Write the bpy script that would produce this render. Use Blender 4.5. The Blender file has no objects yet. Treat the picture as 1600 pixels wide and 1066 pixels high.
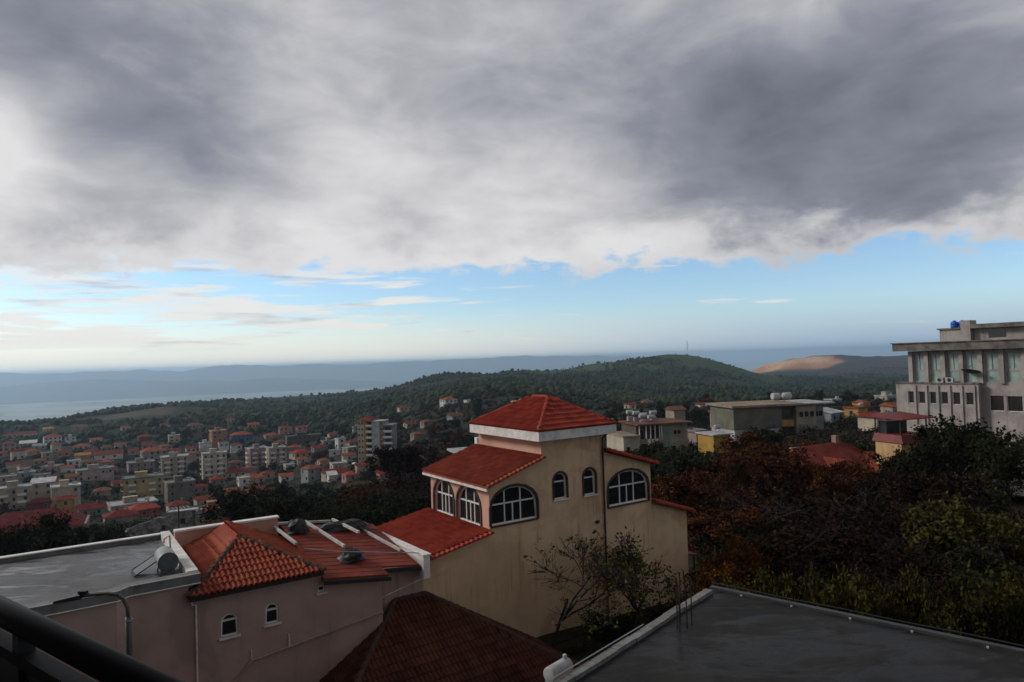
import bpy, math, random
import numpy as np
from mathutils import Vector, Matrix
from mathutils.geometry import tessellate_polygon
rnd = random.Random(7); npr = np.random.default_rng(7)
sc = bpy.context.scene
C = bpy.context.collection
R = math.radians

# ------------------------------------------------------------------ camera
cam_d = bpy.data.cameras.new('camera'); cam = bpy.data.objects.new('camera', cam_d); C.objects.link(cam)
cam_d.sensor_width = 36.0; cam_d.lens = 24.0; cam_d.clip_start = 0.05; cam_d.clip_end = 300000
PITCH, ROLL = math.atan(28/1067), R(1.8)
cam.matrix_world = Matrix.Rotation(R(90)+PITCH, 4, 'X') @ Matrix.Rotation(-ROLL, 4, 'Z')
sc.camera = cam
sc.render.resolution_x, sc.render.resolution_y = 1024, 682
sc.view_settings.view_transform = 'Standard'; sc.view_settings.look = 'None'
sc.view_settings.exposure = 0.0; sc.view_settings.gamma = 1.0
sc.render.engine = 'CYCLES'
cy = sc.cycles
cy.use_denoising = True; cy.max_bounces = 8; cy.diffuse_bounces = 3; cy.glossy_bounces = 3
cy.transparent_max_bounces = 12; cy.volume_bounces = 5; cy.sample_clamp_indirect = 4.0
cy.use_adaptive_sampling = True; cy.adaptive_threshold = 0.02

# ------------------------------------------------------------------ sun and sky
SUN_AZ, SUN_EL = -78.0, 30.0          # degrees left of straight ahead, height
sd = bpy.data.lights.new('sun', 'SUN'); sun = bpy.data.objects.new('sun', sd); C.objects.link(sun)
sd.energy = 2.4; sd.angle = R(15); sd.color = (1.0, 0.97, 0.93)
to_sun = Vector((math.sin(R(SUN_AZ))*math.cos(R(SUN_EL)), math.cos(R(SUN_AZ))*math.cos(R(SUN_EL)), math.sin(R(SUN_EL))))
sun.rotation_euler = to_sun.to_track_quat('Z', 'Y').to_euler()

class NT:
    """small helper to write node trees as expressions"""
    def __init__(s, tree): s.t = tree; tree.nodes.clear()
    def n(s, kind, **kw):
        nd = s.t.nodes.new(kind)
        for k, v in kw.items(): setattr(nd, k, v)
        return nd
    def put(s, sock, v):
        if v is None: return
        if hasattr(v, 'is_output'): s.t.links.new(v, sock)
        else:
            if sock.type == 'RGBA' and len(v) == 3: v = (*v, 1)
            sock.default_value = v
    def m(s, op, a, b=None, c=None, clamp=False):
        nd = s.n('ShaderNodeMath', operation=op, use_clamp=clamp)
        for i, v in enumerate((a, b, c)): s.put(nd.inputs[i], v)
        return nd.outputs[0]
    def v(s, op, a, b=None):
        nd = s.n('ShaderNodeVectorMath', operation=op)
        s.put(nd.inputs[0], a); s.put(nd.inputs[1], b)
        return nd.outputs['Value'] if op in ('DOT_PRODUCT', 'LENGTH', 'DISTANCE') else nd.outputs[0]
    def mix(s, f, a, b, mode='MIX'):
        nd = s.n('ShaderNodeMix', data_type='RGBA', blend_type=mode)
        s.put(nd.inputs[0], f); s.put(nd.inputs[6], a); s.put(nd.inputs[7], b); return nd.outputs[2]
    def noise(s, vec, scale, detail=4, rough=.55, dist=0.0, col=False):
        nd = s.n('ShaderNodeTexNoise'); s.put(nd.inputs['Vector'], vec)
        nd.inputs['Scale'].default_value = scale; nd.inputs['Detail'].default_value = detail
        nd.inputs['Roughness'].default_value = rough; nd.inputs['Distortion'].default_value = dist
        return nd.outputs['Color' if col else 'Fac']
    def ss(s, x, e0, e1):
        nd = s.n('ShaderNodeMapRange', interpolation_type='SMOOTHSTEP')
        for i, v in enumerate((x, e0, e1, 0.0, 1.0)): s.put(nd.inputs[i], v)
        return nd.outputs[0]
    def sep(s, v): nd = s.n('ShaderNodeSeparateXYZ'); s.put(nd.inputs[0], v); return nd.outputs
    def comb(s, x, y, z):
        nd = s.n('ShaderNodeCombineXYZ')
        for i, q in enumerate((x, y, z)): s.put(nd.inputs[i], q)
        return nd.outputs[0]

world = bpy.data.worlds.new('World'); sc.world = world; world.use_nodes = True
w = NT(world.node_tree)
d = w.v('NORMALIZE', w.n('ShaderNodeTexCoord').outputs['Generated'])
dx, dy, dz = w.sep(d)
sky = w.n('ShaderNodeTexSky', sky_type='NISHITA', sun_disc=False, sun_elevation=R(SUN_EL), sun_rotation=R(SUN_AZ), altitude=500, air_density=1.0, dust_density=0.55, ozone_density=2.0)
up = w.m('MAXIMUM', dz, 0.0)
k = w.m('DIVIDE', 1.0, w.m('ADD', up, 0.05))
p = w.comb(w.m('MULTIPLY', dx, k), w.m('MULTIPLY', dy, k), 0.0)
dist = w.v('LENGTH', p)
def blob(az, el, sharp):
    c = (math.sin(R(az))*math.cos(R(el)), math.cos(R(az))*math.cos(R(el)), math.sin(R(el)))
    return w.m('EXPONENT', w.m('MULTIPLY', w.m('SUBTRACT', w.v('DOT_PRODUCT', d, c), 1.0), sharp))
n_big = w.noise(w.v('ADD', p, (3.1, 1.7, 0)), 0.42, 3, .5, .3)
n_mid = w.noise(w.v('ADD', p, (7.3, 2.2, 1)), 0.75, 7, .55, .5)
n_fine = w.noise(w.v('ADD', p, (1.3, 9.2, 2)), 2.1, 7, .55, .35)
n_dir = w.noise(w.v('MULTIPLY', d, (1.0, 1.0, 2.2)), 6.0, 6, .55, .3)
# the cloud deck ends some way out, where clear sky shows below it
n_puff = w.noise(w.v('MULTIPLY', d, (1.0, 1.0, 1.7)), 15.0, 8, .58, .25)
edge = w.m('ADD', dz, w.m('ADD', w.m('MULTIPLY', w.m('SUBTRACT', n_dir, .5), .11), w.m('MULTIPLY', w.m('SUBTRACT', n_puff, .5), .10)))
cover = w.ss(edge, .117, .139)
# how thick the deck is: thin and bright near its far edge, thick overhead
thick = w.m('ADD', w.m('MULTIPLY', w.ss(dz, .13, .36), .36), w.m('MULTIPLY', w.m('SUBTRACT', n_mid, .5), .3))
thick = w.m('ADD', thick, w.m('MULTIPLY', w.m('SUBTRACT', n_big, .5), .45))
thick = w.m('ADD', thick, w.m('MULTIPLY', w.m('SUBTRACT', n_fine, .5), .1))
thick = w.m('ADD', thick, w.m('MULTIPLY', w.m('SUBTRACT', n_dir, .5), .85))
thick = w.m('ADD', thick, w.m('MULTIPLY', w.m('SUBTRACT', n_puff, .5), w.m('ADD', .08, w.m('MULTIPLY', w.ss(dz, .26, .12), .5))))
for az, el, sh, amt in ((26, 13.5, 80, .62), (15, 16, 110, .22), (35, 14, 90, .12), (-27, 17, 60, .2), (-35, 22, 60, .08), (6, 21, 60, .08), (31, 23, 50, -.25), (18, 23, 90, -.12), (-9, 10.5, 500, .2), (35, 12, 200, .1), (-22, 13, 300, .14),
                        (-37.5, 15.5, 500, -.5), (-13, 12, 110, -.22), (2, 13, 90, -.18), (-25, 8.5, 160, -.16), (-14, 22, 40, -.12), (10, 10, 200, -.12)):
    thick = w.m('ADD', thick, w.m('MULTIPLY', blob(az, el, sh), amt))
thick = w.m('MULTIPLY', w.m('ADD', thick, .18), w.m('ADD', .5, w.m('MULTIPLY', w.ss(edge, .135, .19), .5)), clamp=True)
ramp = w.n('ShaderNodeValToRGB'); w.put(ramp.inputs[0], thick)
e = ramp.color_ramp.elements
e[0].position = 0.0; e[0].color = (.76, .755, .76, 1)
e[1].position = 1.0; e[1].color = (.13, .138, .178, 1)
for pos, col in ((.2, (.62, .615, .63, 1)), (.4, (.43, .435, .465, 1)), (.64, (.255, .265, .32, 1))):
    q = e.new(pos); q.color = col
cloud = ramp.outputs[0]
# low fair weather clouds and streaks over the plain
az_ = w.m('ARCTAN2', dx, dy)
low_v = w.comb(w.m('MULTIPLY', az_, 3.0), w.m('MULTIPLY', dz, 30.0), 0.0)
n_low = w.noise(low_v, 1.5, 7, .56, .3)
leftish = w.ss(az_, .35, -.6)
low_th = w.m('SUBTRACT', .61, w.m('MULTIPLY', leftish, .19))
low = w.m('MULTIPLY', w.ss(n_low, low_th, w.m('ADD', low_th, .1)), w.m('MULTIPLY', w.ss(dz, .018, .04), w.ss(dz, .2, .1)))
low = w.m('MULTIPLY', low, .85)
n_low2 = w.noise(w.v('ADD', low_v, (4.0, .35, 2.0)), 2.2, 5, .5, .2)
lowcol = w.mix(w.ss(n_low2, .5, .72), (.88, .85, .8), (.46, .48, .54))
bg_sky = w.n('ShaderNodeBackground'); w.put(bg_sky.inputs[0], w.mix(1.0, sky.outputs[0], (.86, .97, 1.08), 'MULTIPLY')); bg_sky.inputs[1].default_value = 0.14
veil = w.mix(w.ss(az_, .5, -.3), (.33, .47, .70), (.96, .93, .85))
vf = w.m('MULTIPLY', w.ss(dz, .085, .0), .78)
bg_low = w.n('ShaderNodeBackground'); w.put(bg_low.inputs[0], lowcol); bg_low.inputs[1].default_value = 1.0
bg_cld = w.n('ShaderNodeBackground'); w.put(bg_cld.inputs[0], cloud); bg_cld.inputs[1].default_value = 1.0
mx1 = w.n('ShaderNodeMixShader'); w.put(mx1.inputs[0], low); w.t.links.new(bg_sky.outputs[0], mx1.inputs[1]); w.t.links.new(bg_low.outputs[0], mx1.inputs[2])
bg_v = w.n('ShaderNodeBackground'); w.put(bg_v.inputs[0], veil); mxv = w.n('ShaderNodeMixShader'); w.put(mxv.inputs[0], vf); w.t.links.new(bg_sky.outputs[0], mxv.inputs[1]); w.t.links.new(bg_v.outputs[0], mxv.inputs[2]); w.t.links.new(mxv.outputs[0], mx1.inputs[1])
mx2 = w.n('ShaderNodeMixShader'); w.put(mx2.inputs[0], cover); w.t.links.new(mx1.outputs[0], mx2.inputs[1]); w.t.links.new(bg_cld.outputs[0], mx2.inputs[2])
wo = w.n('ShaderNodeOutputWorld'); w.t.links.new(mx2.outputs[0], wo.inputs[0])

# ------------------------------------------------------------------ materials
MATS = {}
def mat(name, col, col2=None, rough=.85, scale=1.0, spec=.3, bump=0.0, bump_scale=20.0, streak=0.0, dirt=None, metal=0.0, island=0.0, stretch=(1, 1, 1), object_random=0.0, patch=None):
    """colour mottled by noise, optional vertical rain streaks, bump, per-piece variation"""
    if name in MATS: return MATS[name]
    m = bpy.data.materials.new(name); m.use_nodes = True; t = NT(m.node_tree)
    geo = t.n('ShaderNodeNewGeometry'); pos = geo.outputs['Position']
    if stretch != (1, 1, 1): pos = t.v('MULTIPLY', pos, stretch)
    c = col
    if col2:
        f = t.noise(pos, scale, 6, .6, .3); c = t.mix(t.ss(f, .36, .66), col, col2)
    if streak:
        sv = t.v('MULTIPLY', geo.outputs['Position'], (2.2, 2.2, .12)); f = t.noise(sv, 1.6, 5, .65)
        g = t.noise(geo.outputs['Position'], .45, 4, .6)
        f = t.m('MULTIPLY', t.ss(f, .5, .74), t.ss(g, .35, .7)); c = t.mix(t.m('MULTIPLY', f, streak), c, dirt or (.07, .055, .045))
    if patch:
        f = t.noise(geo.outputs['Position'], .33, 5, .62, .8); c = t.mix(t.m('MULTIPLY', t.ss(f, .52, .66), .55), c, patch)
        f = t.noise(geo.outputs['Position'], 2.6, 8, .7, .2); c = t.mix(t.m('MULTIPLY', t.ss(f, .55, .75), .35), c, patch)
    if island:
        r = geo.outputs['Random Per Island']; h = t.n('ShaderNodeHueSaturation')
        t.put(h.inputs['Color'], c); t.put(h.inputs['Value'], t.m('ADD', 1-island/2, t.m('MULTIPLY', r, island)))
        t.put(h.inputs['Hue'], t.m('ADD', .5-.005, t.m('MULTIPLY', r, .01))); c = h.outputs[0]
    if object_random:
        r = t.n('ShaderNodeObjectInfo').outputs['Random']; h = t.n('ShaderNodeHueSaturation')
        t.put(h.inputs['Color'], c); t.put(h.inputs['Value'], t.m('ADD', 1-object_random/2, t.m('MULTIPLY', r, object_random)))
        t.put(h.inputs['Hue'], t.m('ADD', .5-.004, t.m('MULTIPLY', r, .008))); c = h.outputs[0]
    b = t.n('ShaderNodeBsdfPrincipled'); t.put(b.inputs['Base Color'], c)
    b.inputs['Roughness'].default_value = rough; b.inputs['Metallic'].default_value = metal
    b.inputs['Specular IOR Level'].default_value = spec
    if bump:
        bn = t.n('ShaderNodeBump'); bn.inputs['Strength'].default_value = bump; bn.inputs['Distance'].default_value = .02
        t.put(bn.inputs['Height'], t.noise(geo.outputs['Position'], bump_scale, 5, .6)); t.t.links.new(bn.outputs[0], b.inputs['Normal'])
    o = t.n('ShaderNodeOutputMaterial'); t.t.links.new(b.outputs[0], o.inputs[0])
    MATS[name] = m; return m

# ------------------------------------------------------------------ mesh helpers
class MB:
    """collects faces, then becomes ONE mesh object"""
    def __init__(s): s.v = []; s.f = []; s.mi = []; s.cur = 0
    def add(s, verts, faces):
        o = len(s.v); s.v += [tuple(p) for p in verts]
        for f in faces: s.f.append(tuple(i+o for i in f)); s.mi.append(s.cur)
        return s
    def box(s, x0, x1, y0, y1, z0, z1):
        V = [(x, y, z) for z in (z0, z1) for y in (y0, y1) for x in (x0, x1)]
        return s.add(V, [(0,2,3,1), (4,5,7,6), (0,1,5,4), (1,3,7,5), (3,2,6,7), (2,0,4,6)])
    def prism(s, poly, z0, z1):
        n = len(poly); V = [(x, y, z0) for x, y in poly]+[(x, y, z1) for x, y in poly]
        return s.add(V, [tuple(range(n-1, -1, -1)), tuple(range(n, 2*n))]+[(i, (i+1) % n, n+(i+1) % n, n+i) for i in range(n)])
    def solid(s, bottom, top):
        n = len(bottom)
        return s.add(list(bottom)+list(top), [tuple(range(n-1, -1, -1)), tuple(range(n, 2*n))]+[(i, (i+1) % n, n+(i+1) % n, n+i) for i in range(n)])
    def slab(s, poly3, th):
        """a flat polygon in space given thickness th straight down"""
        return s.solid([(x, y, z-th) for x, y, z in poly3], poly3)
    def tube(s, pts, r, n=6, caps=True):
        pts = [Vector(p) for p in pts]; rs = r if isinstance(r, (list, tuple)) else [r]*len(pts)
        V = []; prev = None
        for i, p in enumerate(pts):
            t = (pts[min(i+1, len(pts)-1)]-pts[max(i-1, 0)]).normalized()
            a = prev if prev is not None else (Vector((0, 0, 1)) if abs(t.z) < .9 else Vector((1, 0, 0)))
            u = (a-t*a.dot(t)).normalized(); prev = u; q = t.cross(u)
            for j in range(n):
                g = 2*math.pi*j/n; V.append(p+(u*math.cos(g)+q*math.sin(g))*rs[i])
        F = [(i*n+j, i*n+(j+1) % n, (i+1)*n+(j+1) % n, (i+1)*n+j) for i in range(len(pts)-1) for j in range(n)]
        if caps: F += [tuple(range(n-1, -1, -1)), tuple(range((len(pts)-1)*n, len(pts)*n))]
        return s.add(V, F)
    def bar(s, p0, p1, wd, h):
        """rectangular bar between two points"""
        p0, p1 = Vector(p0), Vector(p1); t = (p1-p0).normalized(); up = Vector((0, 0, 1)) if abs(t.z) < .95 else Vector((0, 1, 0))
        a = t.cross(up).normalized()*wd/2; b = a.cross(t).normalized()*h/2
        V = [p+i*a+j*b for p in (p0, p1) for i, j in ((-1, -1), (1, -1), (1, 1), (-1, 1))]
        return s.add(V, [(0,1,2,3), (7,6,5,4), (0,4,5,1), (1,5,6,2), (2,6,7,3), (3,7,4,0)])
    def lathe(s, prof, n=16, axis=None):
        """profile of (radius, height) turned round z"""
        V = [(r*math.cos(2*math.pi*j/n), r*math.sin(2*math.pi*j/n), z) for r, z in prof for j in range(n)]
        F = [(i*n+j, i*n+(j+1) % n, (i+1)*n+(j+1) % n, (i+1)*n+j) for i in range(len(prof)-1) for j in range(n)]
        F += [tuple(range(n-1, -1, -1)), tuple(range((len(prof)-1)*n, len(prof)*n))]
        if axis: V = [tuple(axis @ Vector(p)) for p in V]
        return s.add(V, F)
    def mesh(s, name, mats):
        me = bpy.data.meshes.new(name); me.from_pydata(s.v, [], s.f)
        for m in (mats if isinstance(mats, (list, tuple)) else [mats]): me.materials.append(m)
        if any(s.mi): me.polygons.foreach_set('material_index', s.mi)
        me.update(); return me
    def build(s, name, mats, parent=None, smooth=False):
        me = s.mesh(name, mats)
        if smooth: me.polygons.foreach_set('use_smooth', [True]*len(me.polygons))
        return link(name, me, parent)
def link(name, me, parent=None):
    o = bpy.data.objects.new(name, me); C.objects.link(o); o.parent = parent; return o
def tag(o, label=None, cat=None, group=None, kind=None):
    for k_, v_ in (('label', label), ('category', cat), ('group', group), ('kind', kind)):
        if v_: o[k_] = v_
    return o
def empty(name, loc, rz=0.0, label=None, cat=None, group=None):
    o = bpy.data.objects.new(name, None); C.objects.link(o); o.location = loc; o.rotation_euler = (0, 0, rz); o.empty_display_size = .2
    return tag(o, label, cat, group)
def frame(deg):
    """axes of a building turned by deg: local (a, b, z) measured from the point under the eye"""
    c, s_ = math.cos(R(deg)), math.sin(R(deg))
    return lambda a, b, z: Vector((a*c-b*s_, a*s_+b*c, z))
def arch(x0, x1, z0, z1, rise, n=9):
    """outline of an arched opening, counter-clockwise from lower left"""
    cx, hw, zs = (x0+x1)/2, (x1-x0)/2, z1-rise
    return [(x0, z0), (x1, z0)]+[(cx+hw*math.cos(math.pi*i/n), zs+rise*math.sin(math.pi*i/n)) for i in range(n+1)]
def rect(x0, x1, z0, z1): return [(x0, z0), (x1, z0), (x1, z1), (x0, z1)]
def holed(mb, outer, holes, f, depth):
    """wall face with real openings: f(x, z, inward) gives the point in space"""
    polys = [outer]+[list(reversed(h)) for h in holes]; flat = [q for pl in polys for q in pl]
    tris = tessellate_polygon([[Vector((x, z, 0)) for x, z in pl] for pl in polys])
    mb.add([f(x, z, 0) for x, z in flat], [tuple(t) for t in tris])
    for h in holes:
        n = len(h); mb.add([f(x, z, 0) for x, z in h]+[f(x, z, depth) for x, z in h], [(i, (i+1) % n, n+(i+1) % n, n+i) for i in range(n)])
def band(mb, path, f, wd, d0, d1, closed=False):
    """moulding that follows a path in a wall face, wd wide, from depth d0 to d1"""
    n = len(path); inner, outer = [], []
    for i, (x, z) in enumerate(path):
        a = path[i-1] if (i or closed) else path[0]; b = path[(i+1) % n] if (i < n-1 or closed) else path[-1]
        t = Vector((b[0]-a[0], b[1]-a[1])).normalized(); nx, nz = t.y, -t.x
        inner.append((x, z)); outer.append((x+nx*wd, z+nz*wd))
    V = [f(x, z, d) for d in (d0, d1) for pl in (inner, outer) for x, z in pl]
    F = []
    for i in range(n if closed else n-1):
        j = (i+1) % n
        F += [(i, j, n+j, n+i), (2*n+i, 3*n+i, 3*n+j, 2*n+j), (i, 2*n+i, 2*n+j, j), (n+i, n+j, 3*n+j, 3*n+i)]
    mb.add(V, F)

# ------------------------------------------------------------------ roof tiles
def tile_mesh(name, m, wd, ln):
    prof = [(-.5, .012), (-.4, .0), (-.31, .012), (-.23, .07), (-.13, .088), (-.03, .07), (.03, .012), (.1, .0), (.19, .012), (.27, .07), (.37, .088), (.47, .07), (.54, .01)]
    V = []
    for y, dz_ in ((-ln*.5, .052), (ln*.56, .0)): V += [(x*wd, y, z+dz_) for x, z in prof]
    V += [(x*wd, -ln*.5, z+.004) for x, z in prof]
    n = len(prof); F = [(i, i+1, n+i+1, n+i) for i in range(n-1)]+[(2*n+i, 2*n+i+1, i+1, i) for i in range(n-1)]
    me = bpy.data.meshes.new(name); me.from_pydata(V, [], F); me.materials.append(m); me.update(); return me
def cap_mesh(name, m, r, ln):
    n = 5; V = []
    for y, k_ in ((-ln/2, 1.12), (ln/2+.05, .95)):
        V += [(r*k_*math.cos(math.pi*i/n), y, r*k_*math.sin(math.pi*i/n)) for i in range(n+1)]
    F = [(i, i+1, n+2+i, n+1+i) for i in range(n)]+[tuple(range(n, -1, -1))]
    me = bpy.data.meshes.new(name); me.from_pydata(V, [], F); me.materials.append(m); me.update(); return me
def inside(poly, x, y):
    c = False; j = len(poly)-1
    for i in range(len(poly)):
        (xi, yi), (xj, yj) = poly[i], poly[j]
        if (yi > y) != (yj > y) and x < (xj-xi)*(y-yi)/(yj-yi)+xi: c = not c
        j = i
    return c
def tiles_on(poly3, eave0, eave1, wd=.4, ln=.42, jit=.01):
    """matrices of tiles laid on the plane of poly3, courses parallel to the eave"""
    o = Vector(eave0); ex = (Vector(eave1)-o).normalized()
    nrm = None
    for p_ in poly3:
        q = Vector(p_)-o
        if q.cross(ex).length > .3: nrm = ex.cross(q).normalized(); break
    if nrm.z < 0: nrm = -nrm
    ey = nrm.cross(ex)
    p2 = [((Vector(p_)-o).dot(ex), (Vector(p_)-o).dot(ey)) for p_ in poly3]
    if sum(q[1] for q in p2) < 0: ex = -ex; ey = nrm.cross(ex); p2 = [((Vector(p_)-o).dot(ex), (Vector(p_)-o).dot(ey)) for p_ in poly3]
    x0, x1 = min(q[0] for q in p2), max(q[0] for q in p2); y1 = max(q[1] for q in p2); out = []
    rows = int(y1/ln)+1; cols = int((x1-x0)/wd)+1
    for r_ in range(rows):
        for c_ in range(cols):
            x, y = x0+(c_+.5)*wd, (r_+.42)*ln
            if inside(p2, x, y):
                a = rnd.gauss(0, .012); e1 = (ex+ey*a).normalized(); e2 = nrm.cross(e1)
                pos = o+ex*(x+rnd.uniform(-jit, jit))+ey*(y+rnd.uniform(-jit, jit))+nrm*(.015+rnd.uniform(0, .006))
                M = Matrix((( *(e1[i] for i in range(1)), e2[0], nrm[0], pos[0]), (e1[1], e2[1], nrm[1], pos[1]), (e1[2], e2[2], nrm[2], pos[2]), (0, 0, 0, 1)))
                out.append(M)
    return out
def lay(mats_list, me, name, parent, limit):
    """first `limit` tiles are objects of their own; returns what is left"""
    for M in mats_list[:limit]:
        o = bpy.data.objects.new(name, me); C.objects.link(o); o.parent = parent; o.matrix_local = M
    return mats_list[limit:]
def joined(mats_list, me, name, parent):
    if not mats_list: return
    V = np.array([v.co for v in me.vertices]); F = [tuple(p_.vertices) for p_ in me.polygons]; n = len(V)
    VV, FF = [], []
    for i, M in enumerate(mats_list):
        A = np.array(M); VV.append(V@A[:3, :3].T+A[:3, 3]); FF += [tuple(q+i*n for q in f) for f in F]
    m2 = bpy.data.meshes.new(name); m2.from_pydata(np.concatenate(VV).tolist(), [], FF); m2.materials.append(me.materials[0]); m2.update()
    return tag(link(name, m2, parent), kind='stuff')
def caps_along(p0, p1, me, parent, name='ridge_tile', ln=.36):
    p0, p1 = Vector(p0), Vector(p1); L = (p1-p0).length; ey = (p1-p0).normalized()
    ex = ey.cross(Vector((0, 0, 1))).normalized(); nz = ex.cross(ey)
    for i in range(max(1, int(L/ln))):
        pos = p0+ey*(i+.5)*ln+nz*.02
        o = bpy.data.objects.new(name, me); C.objects.link(o); o.parent = parent
        o.matrix_local = Matrix(((ex.x, ey.x, nz.x, pos.x), (ex.y, ey.y, nz.y, pos.y), (ex.z, ey.z, nz.z, pos.z), (0, 0, 0, 1)))
# ---- height of the land: table of heights (m, eye level = 0) over bearing t = X/Y and forward distance Y
T_COL = np.array([-.75,-.56,-.37,-.19,-.09,0.,.09,.19,.26,.33,.38,.47,.56,.75])
Y_ROW = np.array([ 12, 25, 40, 70,110,160,230,330,470,650,900,1200,1500,1900,2500,3500,5500,200000.])
Z_TAB = np.array([
 # lifted
 [-12.9,-13.7,-16.6,-24.2,-32.8,-42.2,-51.4,-60.3,-64.7,-66.7,-64.9,-96.6,-153.2,-228.7,-322,-400.8,-450,-450],
 [-12.9,-13.7,-16.6,-24.2,-32.8,-42.2,-51.4,-60.3,-64.7,-65.7,-61.9,-58.6,-93.2,-168.7,-292,-390.8,-450,-450],
 [-12.9,-13.7,-16.6,-24.2,-31.8,-41.2,-50.4,-59.3,-63.7,-64.7,-65.9,-70.6,-71.2,-103.7,-232,-370.8,-450,-450],
 [-12.9,-13.7,-15.6,-21.2,-27.8,-35.2,-43.4,-49.3,-50.7,-51.7,-55.9,-60.6,-63.2,-78.7,-192,-350.8,-450,-450],
 [-12.9,-13.7,-15.6,-19.2,-24.8,-30.2,-35.4,-37.3,-35.7,-35.7,-38.9,-38.6,-26.2,-53.7,-172,-340.8,-450,-450],
 [-12.9,-13.7,-14.6,-18.2,-21.8,-25.2,-28.4,-30.3,-30.7,-33.7,-37.9,-38.6,-29.2,-40.7,-162,-330.8,-450,-450],
 [-12.9,-13.7,-14.6,-17.2,-19.8,-23.2,-26.4,-29.3,-34.7,-39.7,-44.9,-44.6,-35.2,-24.7,-142,-310.8,-450,-450],
 [-12.9,-13.7,-14.6,-17.2,-18.8,-21.2,-24.4,-28.3,-36.7,-44.7,-51.9,-51.6,-33.2,11.3,-122,-290.8,-450,-450],
 [-12.9,-13.7,-14.6,-17.2,-18.8,-21.2,-24.4,-28.3,-36.7,-44.7,-53.9,-56.6,-39.2,12.3,-112,-260.8,-450,-450],
 [-12.9,-13.7,-16.6,-18.2,-18.8,-21.2,-24.4,-28.3,-36.7,-45.7,-56.9,-64.6,-61.2,-40.7,-112,-130.8,-450,-450],
 [-12.9,-14.7,-17.6,-19.2,-19.3,-20.2,-24.4,-28.3,-36.7,-47.7,-59.9,-70.6,-75.2,-76.7,-110,-22.8,-450,-450],
 [-12.9,-15.7,-18.6,-19.2,-18.8,-19.2,-23.4,-27.3,-35.7,-46.7,-59.9,-72.6,-81.2,-88.7,-100,-2.8,-450,-450],
 [-12.9,-15.7,-18.6,-19.2,-17.8,-17.2,-21.4,-26.3,-34.7,-44.7,-57.9,-71.6,-81.2,-88.7,-94,-20.8,-450,-450],
 [-12.9,-15.7,-17.6,-18.2,-16.8,-16.2,-19.4,-24.3,-32.7,-42.7,-55.9,-68.6,-79.2,-86.7,-92,-55.8,-450,-450]], float)
def _h2(ix, iy, seed):
    n = (ix.astype(np.int64)*374761393 + iy.astype(np.int64)*668265263 + seed*974711) & 0x7fffffff
    n = ((n ^ (n >> 13))*1274126177) & 0x7fffffff
    return ((n ^ (n >> 16)) & 0xffff)/65535.0
def vnoise(x, y, seed=0):
    x = np.asarray(x, float); y = np.asarray(y, float)
    ix, iy = np.floor(x), np.floor(y); fx, fy = x-ix, y-iy
    fx = fx*fx*(3-2*fx); fy = fy*fy*(3-2*fy)
    a, b = _h2(ix, iy, seed), _h2(ix+1, iy, seed); c, d = _h2(ix, iy+1, seed), _h2(ix+1, iy+1, seed)
    return (a*(1-fx)+b*fx)*(1-fy) + (c*(1-fx)+d*fx)*fy - .5
def _tab(t, ly):
    ti = np.clip(np.interp(t, T_COL, np.arange(len(T_COL))), 0, len(T_COL)-1.001)
    yi = np.clip(np.interp(ly, np.log(Y_ROW), np.arange(len(Y_ROW))), 0, len(Y_ROW)-1.001)
    i, j = ti.astype(int), yi.astype(int); f, g = ti-i, yi-j
    return (Z_TAB[i,j]*(1-f)+Z_TAB[i+1,j]*f)*(1-g) + (Z_TAB[i,j+1]*(1-f)+Z_TAB[i+1,j+1]*f)*g
def ground_z(X, Y):
    X = np.asarray(X, float); Y = np.asarray(Y, float)
    R = np.hypot(X, Y); Ye = np.maximum(Y, .45*R+1e-3); t = np.clip(X/Ye, -.75, .75)
    ly = np.log(np.maximum(Ye, 10)); z = 0
    for dt in (-.03, 0, .03):
        for dy in (-.1, -.03, .03, .1): z = z + _tab(t+dt, ly+dy)
    z = z/12
    amp = np.clip((Ye-120)/600, 0, 1)*np.clip((6000-Ye)/2500, 0, 1)
    z = z + amp*(16*vnoise(X/170, Y/170, 1)+9*vnoise(X/70, Y/70, 2)+4*vnoise(X/28, Y/28, 3))
    return z
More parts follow.
